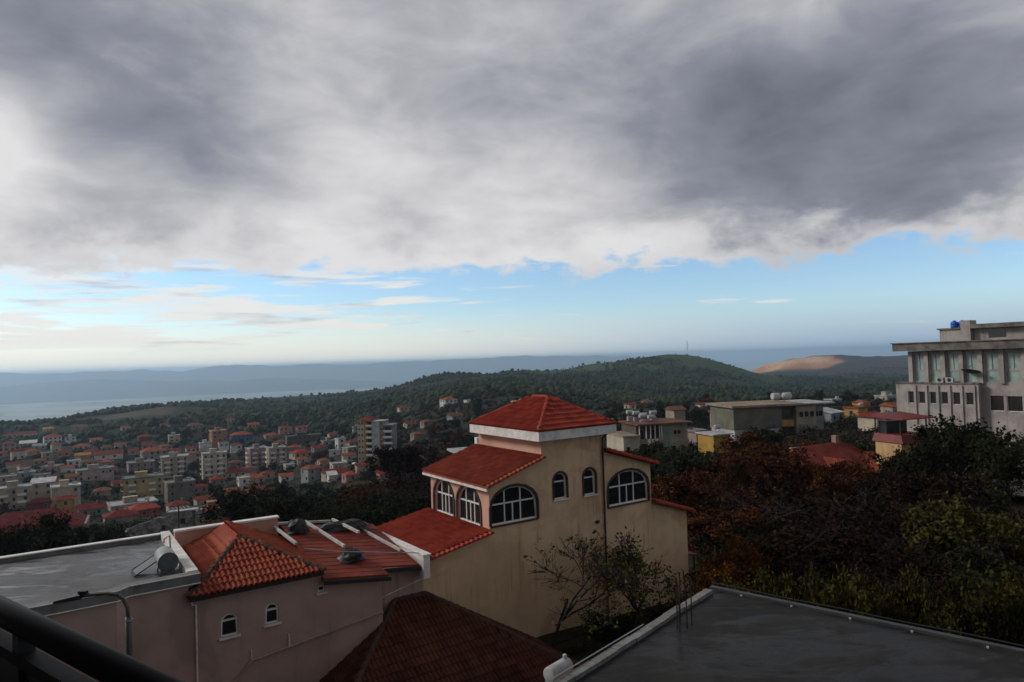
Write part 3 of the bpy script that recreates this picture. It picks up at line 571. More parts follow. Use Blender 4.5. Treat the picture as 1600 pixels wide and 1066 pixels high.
TOWN_TREES = [
(-173.1, 613.9, -64.6, 5.8, 4.2, 'green', 'right of the long dark brown building'),(-207.5, 393.7, -64.6, 4.7, 3.4, 'green', 'behind the long yellow and beige apartment block'),(-87.4, 516.4, -47.4, 6.5, 7.4, 'rust', 'left of the red gable roof'),(-145.8, 639.1, -62.7, 6.3, 5.8, 'olive', 'behind the small grey house'),(-95.4, 267.5, -53.5, 5.7, 6.3, 'dark', 'right of the white gable end house'),(-151.3, 659.3, -64.0, 7.7, 5.4, 'olive', 'left of the red roofed house'),(-185.8, 406.3, -64.6, 5.4, 4.6, 'green', 'left of the tall whitish apartment block'),(-199.8, 439.0, -64.8, 4.6, 5.1, 'dark', 'left of the tall whitish apartment block'),(-191.5, 535.0, -65.0, 6.6, 5.3, 'green', 'in front of the pink house'),(-202.3, 614.5, -66.4, 5.2, 5.3, 'rust', 'in front of the red roofed pink house'),(-221.0, 390.9, -64.4, 4.5, 4.0, 'green', 'left of the long yellow and beige apartment block'),(-270.7, 707.0, -61.0, 6.0, 6.8, 'rust', 'behind the orange gable'),(-195.1, 414.5, -64.5, 8.4, 7.1, 'green', 'in front of the rust roofed house'),(-112.4, 389.6, -56.6, 7.2, 7.4, 'rust', 'left of the rust hipped roof'),(-210.2, 317.0, -59.0, 5.4, 3.9, 'rust', 'behind the cream block'),(-298.3, 631.3, -64.6, 4.6, 4.4, 'green', 'behind the red gabled house above the balconied apartment blocks'),(-243.4, 328.9, -59.7, 5.2, 5.3, 'olive', 'in front of the pale boxy house'),(-274.7, 696.5, -61.3, 5.0, 5.4, 'dark', 'left of the orange gable'),(-309.8, 596.2, -64.8, 7.3, 6.8, 'olive', 'left of the pale cream house'),(-375.9, 716.9, -59.4, 8.5, 7.5, 'green', 'left of the little red hipped roof'),(-199.1, 373.6, -63.2, 4.8, 3.9, 'olive', 'behind the long yellow and beige apartment block'),(-457.7, 694.3, -68.7, 5.1, 4.4, 'green', 'left of the small white flat roofed house'),(-267.1, 375.9, -62.2, 6.8, 6.4, 'olive', 'in front of the low grey flat roofed shed'),(-521.7, 704.3, -72.1, 5.7, 5.5, 'rust', 'in front of the red roofed bungalow'),(-466.2, 739.1, -69.1, 6.1, 5.9, 'olive', 'in front of the pinkish farmhouse'),(-193.4, 332.5, -60.6, 5.2, 5.5, 'olive', 'left of the long low beige building'),(-131.9, 691.9, -60.4, 4.8, 4.1, 'green', 'right of the red roofed house'),(-177.7, 477.7, -62.8, 5.4, 4.0, 'green', 'behind the pinkish four storey block'),(-195.5, 359.1, -62.3, 6.5, 5.1, 'dark', 'behind the long yellow and beige apartment block'),(-207.2, 635.5, -67.6, 5.2, 4.9, 'green', 'in front of the red roofed pink house'),(-471.5, 710.6, -69.4, 8.3, 9.0, 'olive', 'left of the small white flat roofed house'),(-306.2, 599.6, -64.7, 6.6, 4.9, 'olive', 'right of the crimson house'),(-383.5, 526.8, -63.3, 5.4, 6.1, 'olive', 'right of the pink red roof'),(-200.0, 474.6, -64.3, 5.8, 4.1, 'green', 'in front of the tall unfinished orange brick building'),(-258.7, 415.9, -62.5, 5.2, 4.3, 'dark', 'left of the long beige pink flat roofed building'),(-98.5, 562.4, -49.5, 6.6, 5.9, 'green', 'left of the red gable roof'),(-121.7, 452.6, -56.7, 4.7, 4.4, 'green', 'left of the little white two storey house'),(-118.7, 414.3, -57.9, 6.3, 6.7, 'rust', 'behind the rust hipped roof'),(-257.2, 364.4, -61.7, 5.2, 4.5, 'dark', 'behind the narrow beige block'),(-335.4, 551.4, -63.6, 7.7, 6.8, 'green', 'in front of the small white house'),(-88.2, 417.5, -50.2, 6.5, 5.9, 'olive', 'behind the yellow tower block'),(-364.7, 618.6, -64.9, 4.9, 4.2, 'dark', 'left of the rust roofed cottage'),(-174.5, 372.9, -62.5, 5.0, 5.5, 'green', 'behind the dark red hipped roof'),(-189.6, 253.2, -53.3, 6.6, 5.6, 'rust', 'left of the big red hipped roof at far left'),(-76.5, 250.5, -49.7, 6.7, 7.1, 'green', 'in front of the orange gabled white house'),(-83.5, 464.7, -49.0, 5.7, 6.3, 'olive', 'left of the red gable roof'),(-62.1, 366.0, -46.3, 6.7, 4.9, 'rust', 'right of the yellow tower block'),(-130.7, 622.3, -59.8, 5.0, 4.0, 'olive', 'right of the red roofed house'),(-219.2, 364.3, -62.5, 4.7, 3.5, 'green', 'in front of the long beige pink flat roofed building'),(-356.9, 480.2, -65.2, 5.1, 5.5, 'green', 'left of the small dark red roof'),(-111.6, 394.8, -56.4, 5.1, 4.1, 'green', 'behind the rust hipped roof'),(-271.4, 559.4, -63.6, 6.6, 6.2, 'green', 'left of the red gabled house above the balconied apartment blocks'),(-157.4, 637.5, -64.5, 5.2, 5.7, 'dark', 'left of the small grey house'),(-384.7, 565.7, -63.8, 5.9, 4.4, 'green', 'right of the pale green shed'),(-62.7, 362.4, -46.7, 5.0, 4.0, 'green', 'right of the yellow tower block'),(-231.4, 578.2, -66.3, 6.1, 5.5, 'green', 'in front of the blue walled house'),(-224.8, 333.6, -60.3, 4.8, 3.5, 'green', 'right of the narrow beige block'),(-128.8, 564.4, -56.0, 7.1, 7.6, 'green', 'behind the small grey house'),(-212.0, 471.7, -63.9, 5.0, 3.7, 'olive', 'right of the rust roofed house'),(-98.8, 546.1, -50.3, 7.0, 5.7, 'olive', 'in front of the cream villa'),(-315.3, 478.6, -65.2, 4.5, 3.2, 'rust', 'left of the little white flat roofed hut'),(-263.9, 479.5, -65.1, 6.5, 5.5, 'dark', 'behind the dull pink flat roofed block'),(-145.4, 410.6, -63.4, 6.7, 7.3, 'green', 'in front of the beige grey four storey block'),(-145.7, 279.9, -57.6, 4.6, 4.3, 'green', 'right of the low house with bright coral red hipped roof'),(-113.3, 594.9, -54.3, 8.7, 7.6, 'olive', 'left of the cream villa'),(-87.0, 256.4, -51.6, 7.7, 8.1, 'green', 'right of the house'),(-147.9, 723.3, -61.3, 7.4, 5.5, 'rust', 'behind the red roofed house'),(-58.1, 266.7, -47.2, 5.8, 5.5, 'olive', 'left of the pinkish red roof'),(-245.6, 687.8, -63.9, 8.0, 8.5, 'green', 'behind the pink house'),(-81.1, 471.5, -48.2, 8.1, 7.1, 'rust', 'in front of the cream villa'),(-501.6, 743.6, -71.6, 5.2, 5.8, 'green', 'in front of the tiny ochre roofed house'),(-76.7, 421.0, -47.1, 6.6, 6.2, 'rust', 'right of the red roofed house'),(-222.2, 759.3, -58.4, 5.6, 4.0, 'green', 'behind the pink gabled house'),(-121.2, 575.8, -55.5, 5.1, 5.1, 'green', 'right of the small grey house'),(-58.6, 282.9, -47.3, 4.8, 4.9, 'green', 'left of the pinkish red roof'),(-205.6, 565.5, -66.6, 5.7, 5.7, 'green', 'right of the blue walled house'),(-413.9, 669.2, -64.3, 6.6, 5.1, 'rust', 'behind the small white house'),(-163.2, 340.2, -60.2, 8.0, 6.1, 'olive', 'left of the dark red hipped roof'),(-444.0, 727.5, -64.5, 7.6, 5.8, 'rust', 'right of the pinkish farmhouse'),(-289.4, 600.7, -65.2, 7.4, 6.7, 'green', 'right of the pale cream house'),(-158.0, 720.0, -62.7, 5.8, 6.5, 'dark', 'behind the red roofed house'),(-117.7, 422.7, -57.4, 4.9, 5.6, 'rust', 'left of the little white two storey house'),(-375.9, 598.2, -63.7, 7.0, 6.7, 'green', 'left of the small white house'),(-107.7, 634.6, -53.8, 6.9, 5.9, 'rust', 'left of the dull red roof'),(-160.8, 347.4, -60.5, 5.0, 3.6, 'dark', 'behind the dark red hipped roof'),(-104.1, 599.6, -51.5, 8.3, 7.4, 'green', 'left of the cream villa'),(-201.3, 471.4, -64.4, 8.1, 5.8, 'dark', 'in front of the tall unfinished orange brick building'),(-181.3, 421.2, -64.6, 6.5, 7.0, 'rust', 'behind the tall whitish apartment block'),(-77.4, 265.9, -50.3, 5.2, 5.8, 'green', 'in front of the small white sheet roof shed'),(-212.9, 575.8, -66.8, 5.1, 4.7, 'olive', 'in front of the pink house'),(-132.0, 523.3, -56.6, 8.6, 6.8, 'rust', 'left of the small grey house'),(-139.1, 608.8, -61.0, 5.7, 5.6, 'green', 'left of the red roofed house'),(-446.6, 641.8, -69.8, 6.5, 4.6, 'green', 'left of the pale green shed'),(-235.3, 329.5, -59.8, 5.3, 3.8, 'olive', 'left of the narrow beige block'),(-398.1, 674.7, -64.0, 4.7, 5.3, 'green', 'right of the small white house'),(-149.2, 677.8, -63.9, 5.3, 5.2, 'green', 'right of the little white two storey house'),(-319.3, 649.8, -62.9, 6.5, 5.0, 'olive', 'behind the pale cream house'),(-387.7, 728.9, -60.6, 5.3, 4.1, 'rust', 'left of the little red hipped roof'),(-373.6, 711.4, -59.9, 6.8, 5.6, 'rust', 'behind the crimson house'),(-206.4, 329.2, -60.2, 5.5, 4.1, 'rust', 'right of the cream block'),(-263.5, 373.2, -62.0, 5.0, 5.4, 'olive', 'behind the narrow beige block'),(-179.8, 417.3, -64.5, 6.6, 4.7, 'dark', 'behind the tall whitish apartment block'),(-233.9, 417.2, -64.5, 4.6, 3.2, 'green', 'left of the dull pink flat roofed block'),(-87.0, 261.9, -51.8, 5.4, 6.1, 'rust', 'in front of the orange gabled white house'),(-140.0, 562.1, -57.2, 8.5, 9.6, 'olive', 'left of the small grey house'),(-247.8, 333.2, -59.9, 7.0, 7.8, 'green', 'in front of the pale boxy house'),(-175.9, 365.5, -62.1, 8.2, 6.7, 'dark', 'left of the dark red hipped roof'),(-321.5, 626.6, -64.8, 7.5, 5.7, 'green', 'left of the pale cream house'),(-466.8, 743.5, -69.0, 5.4, 4.2, 'olive', 'left of the small white house'),(-65.2, 371.0, -47.1, 6.7, 5.9, 'olive', 'right of the yellow tower block'),(-310.9, 646.7, -63.6, 7.8, 8.5, 'dark', 'in front of the brown hipped roof house'),(-187.1, 365.1, -62.5, 4.9, 4.9, 'green', 'right of the long yellow and beige apartment block'),(-201.1, 712.3, -65.2, 6.0, 5.8, 'olive', 'right of the pink gabled house'),(-219.7, 410.1, -65.1, 6.4, 6.6, 'rust', 'in front of the dull pink flat roofed block'),(-132.4, 302.9, -58.8, 7.3, 7.2, 'green', 'right of the red gabled house behind the clay brick house'),(-56.7, 271.7, -46.9, 6.8, 4.9, 'rust', 'left of the pinkish red roof'),(-149.3, 696.0, -63.3, 6.5, 6.3, 'dark', 'right of the small grey house'),(-178.3, 673.9, -65.1, 8.5, 7.5, 'dark', 'behind the little white two storey house'),(-158.6, 589.3, -63.0, 8.6, 7.7, 'green', 'behind the little white two storey house'),(-239.0, 735.1, -61.5, 7.4, 6.1, 'green', 'behind the red roofed pink house'),(-37.7, 146.6, -35.7, 5.2, 5.4, 'dark', 'in front of the small white sheet roof shed'),(-45.1, 147.8, -37.3, 6.1, 6.0, 'dark', 'in front of the orange gabled white house'),(-53.1, 211.2, -44.4, 7.2, 6.7, 'brown', 'in front of the small white sheet roof shed'),(-45.2, 161.0, -38.7, 6.8, 7.3, 'dark', 'in front of the low house with broad red roof among trees'),(-65.1, 203.9, -46.0, 4.6, 3.8, 'brown', 'in front of the orange gabled white house'),(-40.3, 183.6, -39.7, 6.1, 5.5, 'dark', 'in front of the pinkish red roof'),(-21.2, 106.1, -27.5, 5.2, 4.3, 'dark', 'in front of the small red roofed house'),(-60.2, 193.4, -44.4, 7.7, 6.2, 'rust', 'in front of the small white sheet roof shed'),(-66.9, 207.0, -46.6, 6.5, 6.0, 'rust', 'right of the white gable end house'),(-32.0, 104.5, -29.6, 4.7, 3.6, 'dark', 'right of the unfinished orange clay brick house'),(-36.6, 116.8, -32.0, 5.6, 6.3, 'olive', 'right of the unfinished orange clay brick house'),(-49.2, 161.4, -39.6, 6.8, 5.1, 'rust', 'in front of the low house with broad red roof among trees'),(-24.6, 95.5, -27.1, 5.5, 6.3, 'olive', 'in front of the small white sheet roof shed'),(-39.2, 156.6, -37.0, 5.0, 4.1, 'dark', 'right of the orange gabled white house'),(-83.9, 242.7, -50.7, 6.8, 6.2, 'dark', 'in front of the house'),(-60.6, 186.2, -43.9, 6.6, 6.3, 'brown', 'right of the white gable end house'),(-49.5, 182.6, -41.5, 6.4, 6.2, 'olive', 'in front of the low house with broad red roof among trees'),(-23.5, 155.6, -32.9, 6.7, 6.1, 'dark', 'right of the pinkish red roof'),(-49.9, 124.7, -35.1, 4.7, 4.4, 'dark', 'in front of the unfinished orange clay brick house'),(-34.5, 142.5, -34.6, 8.8, 7.1, 'dark', 'in front of the rust hipped roof'),(-36.0, 108.2, -30.9, 8.8, 9.9, 'dark', 'in front of the rusty gable roof'),(-49.6, 131.4, -36.2, 6.2, 5.5, 'olive', 'in front of the rusty gable roof'),(-60.5, 217.0, -46.2, 7.9, 8.2, 'dark', 'in front of the small white sheet roof shed'),(-37.7, 128.2, -33.7, 8.9, 7.8, 'olive', 'in front of the orange gabled white house'),(-32.1, 201.0, -38.7, 5.4, 5.6, 'dark', 'right of the small red roofed house'),(-40.8, 169.8, -38.6, 6.9, 5.7, 'rust', 'in front of the pinkish red roof'),(-39.0, 100.9, -30.4, 5.6, 5.4, 'rust', 'in front of the unfinished orange clay brick house'),(-79.3, 204.2, -47.8, 7.1, 6.9, 'dark', 'in front of the white gable end house'),(-26.4, 133.7, -31.8, 6.6, 6.5, 'rust', 'in front of the small red roofed house'),(-28.7, 138.5, -32.9, 8.2, 5.9, 'olive', 'in front of the pinkish red roof'),(-30.7, 131.1, -32.5, 7.2, 7.6, 'dark', 'in front of the small white sheet roof shed'),(-43.8, 201.7, -41.9, 6.3, 6.5, 'dark', 'right of the small white sheet roof shed'),(-39.1, 135.3, -34.8, 6.5, 7.4, 'olive', 'in front of the small white cube'),(-34.9, 156.2, -36.0, 7.4, 7.1, 'brown', 'in front of the pinkish red roof'),(-86.9, 245.2, -51.2, 5.0, 3.9, 'dark', 'right of the rusty gable roof'),(-46.4, 123.5, -34.6, 5.1, 3.7, 'olive', 'in front of the red gabled house behind the clay brick house'),(-38.9, 232.1, -42.2, 6.6, 6.8, 'dark', 'in front of the yellow tower block'),(-56.0, 156.6, -40.3, 5.8, 4.5, 'olive', 'in front of the white gable end house'),(-47.4, 112.9, -32.9, 6.8, 7.5, 'rust', 'right of the stone ruin'),(-74.2, 201.4, -47.2, 6.4, 7.2, 'olive', 'in front of the house'),(-47.0, 227.2, -44.2, 6.1, 4.6, 'dark', 'right of the low house with broad red roof among trees'),(-85.2, 408.9, -50.1, 6.1, 5.5, 'rust', 'behind the yellow tower block'),(-22.8, 274.5, -36.6, 8.9, 7.0, 'rust', 'in front of the brownish roofed barn'),(-14.4, 191.6, -32.0, 5.3, 5.3, 'brown', 'in front of the brownish roofed barn'),(-31.6, 310.9, -38.2, 6.2, 6.0, 'brown', 'in front of the dull red roof'),(-20.3, 208.6, -34.9, 6.7, 5.0, 'brown', 'right of the pinkish red roof'),(-10.4, 223.8, -32.0, 5.7, 5.6, 'rust', 'right of the dull red roof'),(-21.4, 133.5, -30.5, 5.9, 6.8, 'dark', 'in front of the pinkish red roof'),(-24.8, 181.6, -35.0, 6.5, 4.8, 'brown', 'right of the yellow tower block'),(-15.2, 250.5, -33.9, 6.4, 6.9, 'dark', 'in front of the brownish roofed barn'),(-18.0, 160.1, -31.4, 5.1, 5.9, 'rust', 'right of the pinkish red roof'),(-32.3, 268.1, -39.5, 6.1, 4.9, 'brown', 'in front of the red gable roof'),(-43.7, 332.3, -41.7, 4.7, 4.4, 'dark', 'in front of the dull red roof'),(-15.1, 125.9, -27.9, 7.0, 6.2, 'brown', 'right of the small red roofed house'),(-19.5, 230.0, -35.4, 6.2, 6.1, 'brown', 'right of the red gable roof'),(-16.4, 151.9, -30.4, 8.5, 8.0, 'olive', 'right of the pinkish red roof'),(-60.9, 354.4, -46.4, 6.2, 4.8, 'rust', 'in front of the red gable roof'),(-27.7, 150.2, -33.7, 5.7, 6.4, 'rust', 'right of the small white sheet roof shed'),(-11.8, 167.7, -29.8, 4.6, 3.6, 'brown', 'right of the pinkish red roof'),(-8.7, 107.0, -24.2, 4.7, 4.2, 'rust', 'right of the small red roofed house'),(-5.9, 154.5, -27.0, 8.9, 8.7, 'dark', 'right of the dull red roof'),(-11.6, 149.1, -28.6, 6.1, 4.7, 'rust', 'in front of the dull red roof'),(-22.9, 416.6, -33.1, 6.2, 5.1, 'dark', 'in front of the tiny white hut'),(-10.2, 110.4, -25.0, 4.7, 4.6, 'brown', 'right of the pinkish red roof'),(-10.7, 216.9, -31.9, 4.7, 4.4, 'brown', 'right of the dull red roof'),(-9.2, 124.7, -25.9, 6.5, 5.7, 'brown', 'right of the pinkish red roof'),(-11.1, 277.0, -33.5, 7.2, 5.3, 'rust', 'right of the brownish roofed barn'),(-29.7, 171.8, -36.0, 6.8, 6.2, 'brown', 'in front of the yellow tower block'),(-18.1, 192.5, -33.3, 6.4, 4.8, 'dark', 'right of the yellow tower block'),(-12.3, 234.0, -32.9, 5.7, 5.6, 'olive', 'in front of the brownish roofed barn'),(-11.3, 102.2, -24.5, 8.6, 7.2, 'brown', 'right of the low house with broad red roof among trees'),(-19.5, 337.1, -35.1, 5.3, 5.2, 'rust', 'in front of the tiny white hut'),(-17.8, 102.1, -26.3, 4.6, 4.6, 'brown', 'in front of the small red roofed house'),(-10.7, 164.5, -29.2, 5.3, 4.6, 'olive', 'in front of the dull red roof'),(-35.7, 366.2, -37.9, 6.6, 6.1, 'brown', 'in front of the tiny white hut'),(-21.9, 114.3, -28.6, 7.7, 6.4, 'rust', 'in front of the yellow tower block'),(-35.4, 164.1, -36.9, 5.6, 4.4, 'brown', 'in front of the low house with broad red roof among trees'),(-36.0, 249.9, -41.0, 4.7, 5.0, 'dark', 'in front of the red gable roof'),(-31.3, 357.5, -37.1, 6.7, 6.7, 'brown', 'right of the cream villa'),(-25.1, 141.3, -32.2, 4.5, 3.2, 'brown', 'right of the small white sheet roof shed'),(-12.1, 286.5, -33.7, 5.3, 4.2, 'dark', 'right of the brownish roofed barn'),(-25.8, 120.6, -30.2, 8.0, 8.7, 'brown', 'in front of the rust hipped roof'),(-10.0, 259.3, -32.6, 8.5, 8.4, 'rust', 'in front of the white flat roofed house'),(-20.8, 405.2, -33.3, 5.8, 5.2, 'olive', 'in front of the tiny white hut'),(-34.7, 214.9, -40.4, 7.9, 6.7, 'brown', 'right of the pinkish red roof'),(-18.7, 268.4, -35.3, 6.6, 5.6, 'dark', 'right of the red gable roof'),(-39.5, 342.3, -40.1, 8.6, 9.0, 'rust', 'right of the red gable roof'),(-9.4, 191.6, -30.2, 4.5, 4.2, 'rust', 'in front of the brownish roofed barn'),(-21.5, 224.9, -36.0, 8.8, 9.1, 'rust', 'in front of the dull red roof'),(-7.7, 119.8, -25.1, 5.1, 5.2, 'dark', 'right of the pinkish red roof'),(-28.6, 168.5, -35.4, 4.7, 3.7, 'olive', 'in front of the small red roofed house'),(-20.2, 239.0, -35.6, 6.6, 6.7, 'brown', 'in front of the brownish roofed barn'),(22.3, 436.9, -32.0, 4.6, 3.3, 'rust', 'right of the white flat roofed house'),(8.6, 430.7, -30.6, 7.6, 5.5, 'green', 'right of the white flat roofed house'),(17.4, 493.3, -33.1, 8.3, 8.6, 'dark', 'right of the white flat roofed house'),(21.6, 751.5, -38.1, 8.1, 5.6, 'dark', 'behind the white flat roofed house'),(2.3, 547.7, -31.2, 8.1, 6.6, 'olive', 'behind the white flat roofed house'),(36.1, 746.9, -39.9, 5.1, 5.2, 'olive', 'right of the white flat roofed house'),(24.8, 506.3, -33.5, 4.9, 4.0, 'green', 'right of the tiny white hut'),(59.6, 700.4, -40.3, 8.2, 6.9, 'rust', 'left of the long house with roof tanks'),(-2.2, 621.0, -33.8, 5.9, 6.0, 'olive', 'right of the tiny white hut'),(8.0, 544.3, -31.8, 6.2, 5.6, 'olive', 'right of the brownish roofed barn'),(-18.0, 601.1, -34.6, 7.1, 5.6, 'rust', 'left of the white flat roofed house'),(30.3, 517.8, -34.5, 4.9, 4.3, 'olive', 'left of the long house with roof tanks'),(-53.6, 622.8, -36.6, 4.8, 4.1, 'rust', 'left of the tiny white hut'),(-71.2, 580.0, -42.3, 4.7, 3.4, 'green', 'behind the dull red roof'),(-25.6, 476.4, -33.9, 7.8, 8.4, 'dark', 'right of the tiny white hut'),(-10.0, 577.7, -32.6, 5.4, 5.8, 'green', 'left of the white flat roofed house'),(-60.6, 458.6, -41.4, 4.9, 4.6, 'rust', 'right of the cream villa'),(20.4, 502.8, -33.3, 8.4, 7.2, 'olive', 'right of the dull red roof'),(-24.2, 667.6, -32.0, 8.8, 6.5, 'dark', 'left of the white flat roofed house'),(37.8, 437.5, -32.6, 5.1, 4.8, 'green', 'left of the long house with roof tanks'),(-0.6, 757.8, -34.9, 7.3, 7.5, 'dark', 'right of the cream villa'),(-71.7, 570.5, -42.1, 7.1, 5.9, 'olive', 'behind the dull red roof'),(-38.2, 600.2, -36.3, 6.4, 6.1, 'dark', 'behind the tiny white hut'),(32.0, 392.3, -30.9, 5.9, 4.3, 'green', 'left of the brown gabled house right'),(-77.6, 677.3, -41.7, 5.1, 4.7, 'green', 'left of the brownish roofed barn'),(-8.2, 547.1, -31.5, 5.9, 6.0, 'green', 'right of the brownish roofed barn'),(-45.3, 382.7, -39.8, 4.6, 3.7, 'green', 'in front of the dull red roof'),(31.6, 415.1, -30.6, 4.9, 5.1, 'rust', 'right of the tiny white hut'),(103.8, 752.6, -50.4, 7.0, 6.8, 'rust', 'behind the long house with roof tanks'),(35.0, 462.9, -33.9, 7.6, 7.5, 'olive', 'left of the brown gabled house right'),(142.4, 375.6, -31.1, 6.4, 6.3, 'dark', 'behind the tan slab roof building'),(136.1, 356.3, -29.5, 4.7, 4.5, 'rust', 'behind the tan slab roof building'),(216.0, 418.7, -31.6, 4.5, 4.9, 'green', 'behind the ochre cottage'),(44.6, 266.9, -26.9, 6.7, 4.8, 'olive', 'behind the long house with roof tanks'),(54.3, 242.1, -25.1, 8.3, 8.6, 'olive', 'left of the small red gable'),(26.1, 171.8, -22.6, 4.9, 4.5, 'dark', 'left of the long house with roof tanks'),(131.1, 349.0, -29.3, 8.7, 6.2, 'green', 'behind the tan slab roof building'),(89.1, 215.7, -23.4, 8.8, 8.4, 'rust', 'left of the blue grey sheet metal shed'),(116.7, 418.3, -33.5, 8.9, 8.6, 'rust', 'behind the small red gable'),(31.9, 158.0, -21.4, 7.2, 6.6, 'olive', 'left of the pinkish low house'),(114.2, 271.9, -25.9, 7.3, 6.6, 'dark', 'left of the blue grey sheet metal shed'),(33.9, 240.5, -26.0, 7.3, 5.9, 'olive', 'left of the long house with roof tanks'),(62.5, 221.0, -24.1, 5.6, 4.1, 'dark', 'in front of the small red gable'),(54.1, 251.0, -25.5, 8.0, 5.7, 'olive', 'left of the red gable left of the tan slab building'),(102.8, 404.6, -32.8, 5.2, 4.2, 'dark', 'left of the small red gable'),(64.4, 240.1, -25.1, 5.6, 5.2, 'dark', 'behind the pinkish low house'),(61.4, 249.6, -25.5, 7.3, 7.9, 'green', 'right of the brown gabled house right'),(102.0, 240.1, -24.6, 6.6, 4.7, 'green', 'left of the blue grey sheet metal shed'),(184.8, 382.6, -31.6, 5.8, 5.6, 'green', 'right of the grey flat house'),(42.7, 231.6, -25.0, 4.7, 3.6, 'dark', 'behind the long house with roof tanks'),(182.6, 408.3, -32.5, 8.6, 7.3, 'green', 'left of the grey flat house'),(95.0, 254.0, -25.9, 7.3, 8.4, 'dark', 'right of the red gable left of the tan slab building'),(40.1, 223.0, -24.8, 7.1, 5.7, 'dark', 'left of the brown gabled house right'),(140.8, 387.7, -32.6, 5.6, 4.1, 'green', 'right of the red gable left of the tan slab building'),(102.4, 280.6, -26.9, 8.1, 7.5, 'green', 'right of the small red gable'),(157.3, 271.0, -23.7, 7.7, 6.5, 'olive', 'right of the rust roof just left of the hotel corner'),(111.3, 283.5, -26.6, 7.8, 6.3, 'dark', 'left of the grey flat house'),(147.4, 339.9, -28.5, 5.7, 4.9, 'dark', 'left of the small ochre house'),(79.7, 327.9, -29.8, 5.8, 6.2, 'rust', 'behind the brown gabled house right'),(53.2, 354.8, -31.4, 7.7, 7.9, 'green', 'behind the long house with roof tanks'),(130.5, 343.7, -29.0, 7.8, 7.1, 'olive', 'behind the tan slab roof building'),(25.0, 158.2, -21.9, 5.6, 5.3, 'green', 'left of the pinkish low house'),(88.3, 249.2, -25.9, 8.7, 6.7, 'green', 'right of the pinkish low house'),(171.6, 349.1, -29.0, 7.5, 8.0, 'dark', 'left of the ochre cottage'),(88.2, 413.7, -32.7, 5.1, 5.0, 'dark', 'behind the brown gabled house right'),(86.7, 224.9, -24.1, 6.6, 6.8, 'rust', 'right of the red gable left of the tan slab building'),(101.3, 275.7, -26.7, 7.8, 6.1, 'green', 'behind the tan slab roof building'),(90.0, 232.3, -24.6, 6.1, 4.4, 'green', 'left of the small ochre house'),(100.3, 341.8, -29.8, 6.5, 6.3, 'dark', 'right of the small red gable'),(101.7, 247.9, -25.1, 6.2, 6.4, 'rust', 'right of the tan slab roof building'),(-54.2, 81.1, -27.0, 6.6, 5.0, 'dark', 'in front of the big red hipped roof at far left'),(-58.7, 89.7, -28.9, 4.9, 3.7, 'dark', 'in front of the ochre walled house'),(-41.3, 80.1, -26.7, 5.6, 5.4, 'dark', 'in front of the stone ruin'),(-94.7, 128.1, -36.6, 4.6, 4.8, 'dark', 'in front of the narrow beige block'),(-51.2, 77.9, -26.2, 5.0, 5.6, 'dark', 'in front of the dark red hipped roof house'),(-72.0, 98.7, -30.7, 4.7, 4.5, 'dark', 'in front of the cream block'),(-75.8, 115.2, -34.0, 5.9, 6.0, 'dark', 'in front of the big red hipped roof at far left'),(-91.2, 128.0, -36.6, 5.3, 5.9, 'olive', 'in front of the big red hipped roof at far left'),(-69.2, 95.6, -30.1, 7.3, 5.6, 'dark', 'left of the dark red hipped roof house'),(-98.4, 142.0, -39.2, 5.9, 4.2, 'dark', 'in front of the big red hipped roof at far left'),(-89.1, 119.5, -34.9, 5.7, 4.5, 'dark', 'in front of the pale boxy house'),(-84.4, 142.3, -39.3, 7.3, 6.1, 'dark', 'left of the stone ruin'),(-64.0, 114.7, -33.9, 5.5, 4.7, 'dark', 'in front of the low house with bright coral red hipped roof'),(-48.6, 81.0, -27.0, 5.6, 6.3, 'dark', 'right of the big red hipped roof at far left')]

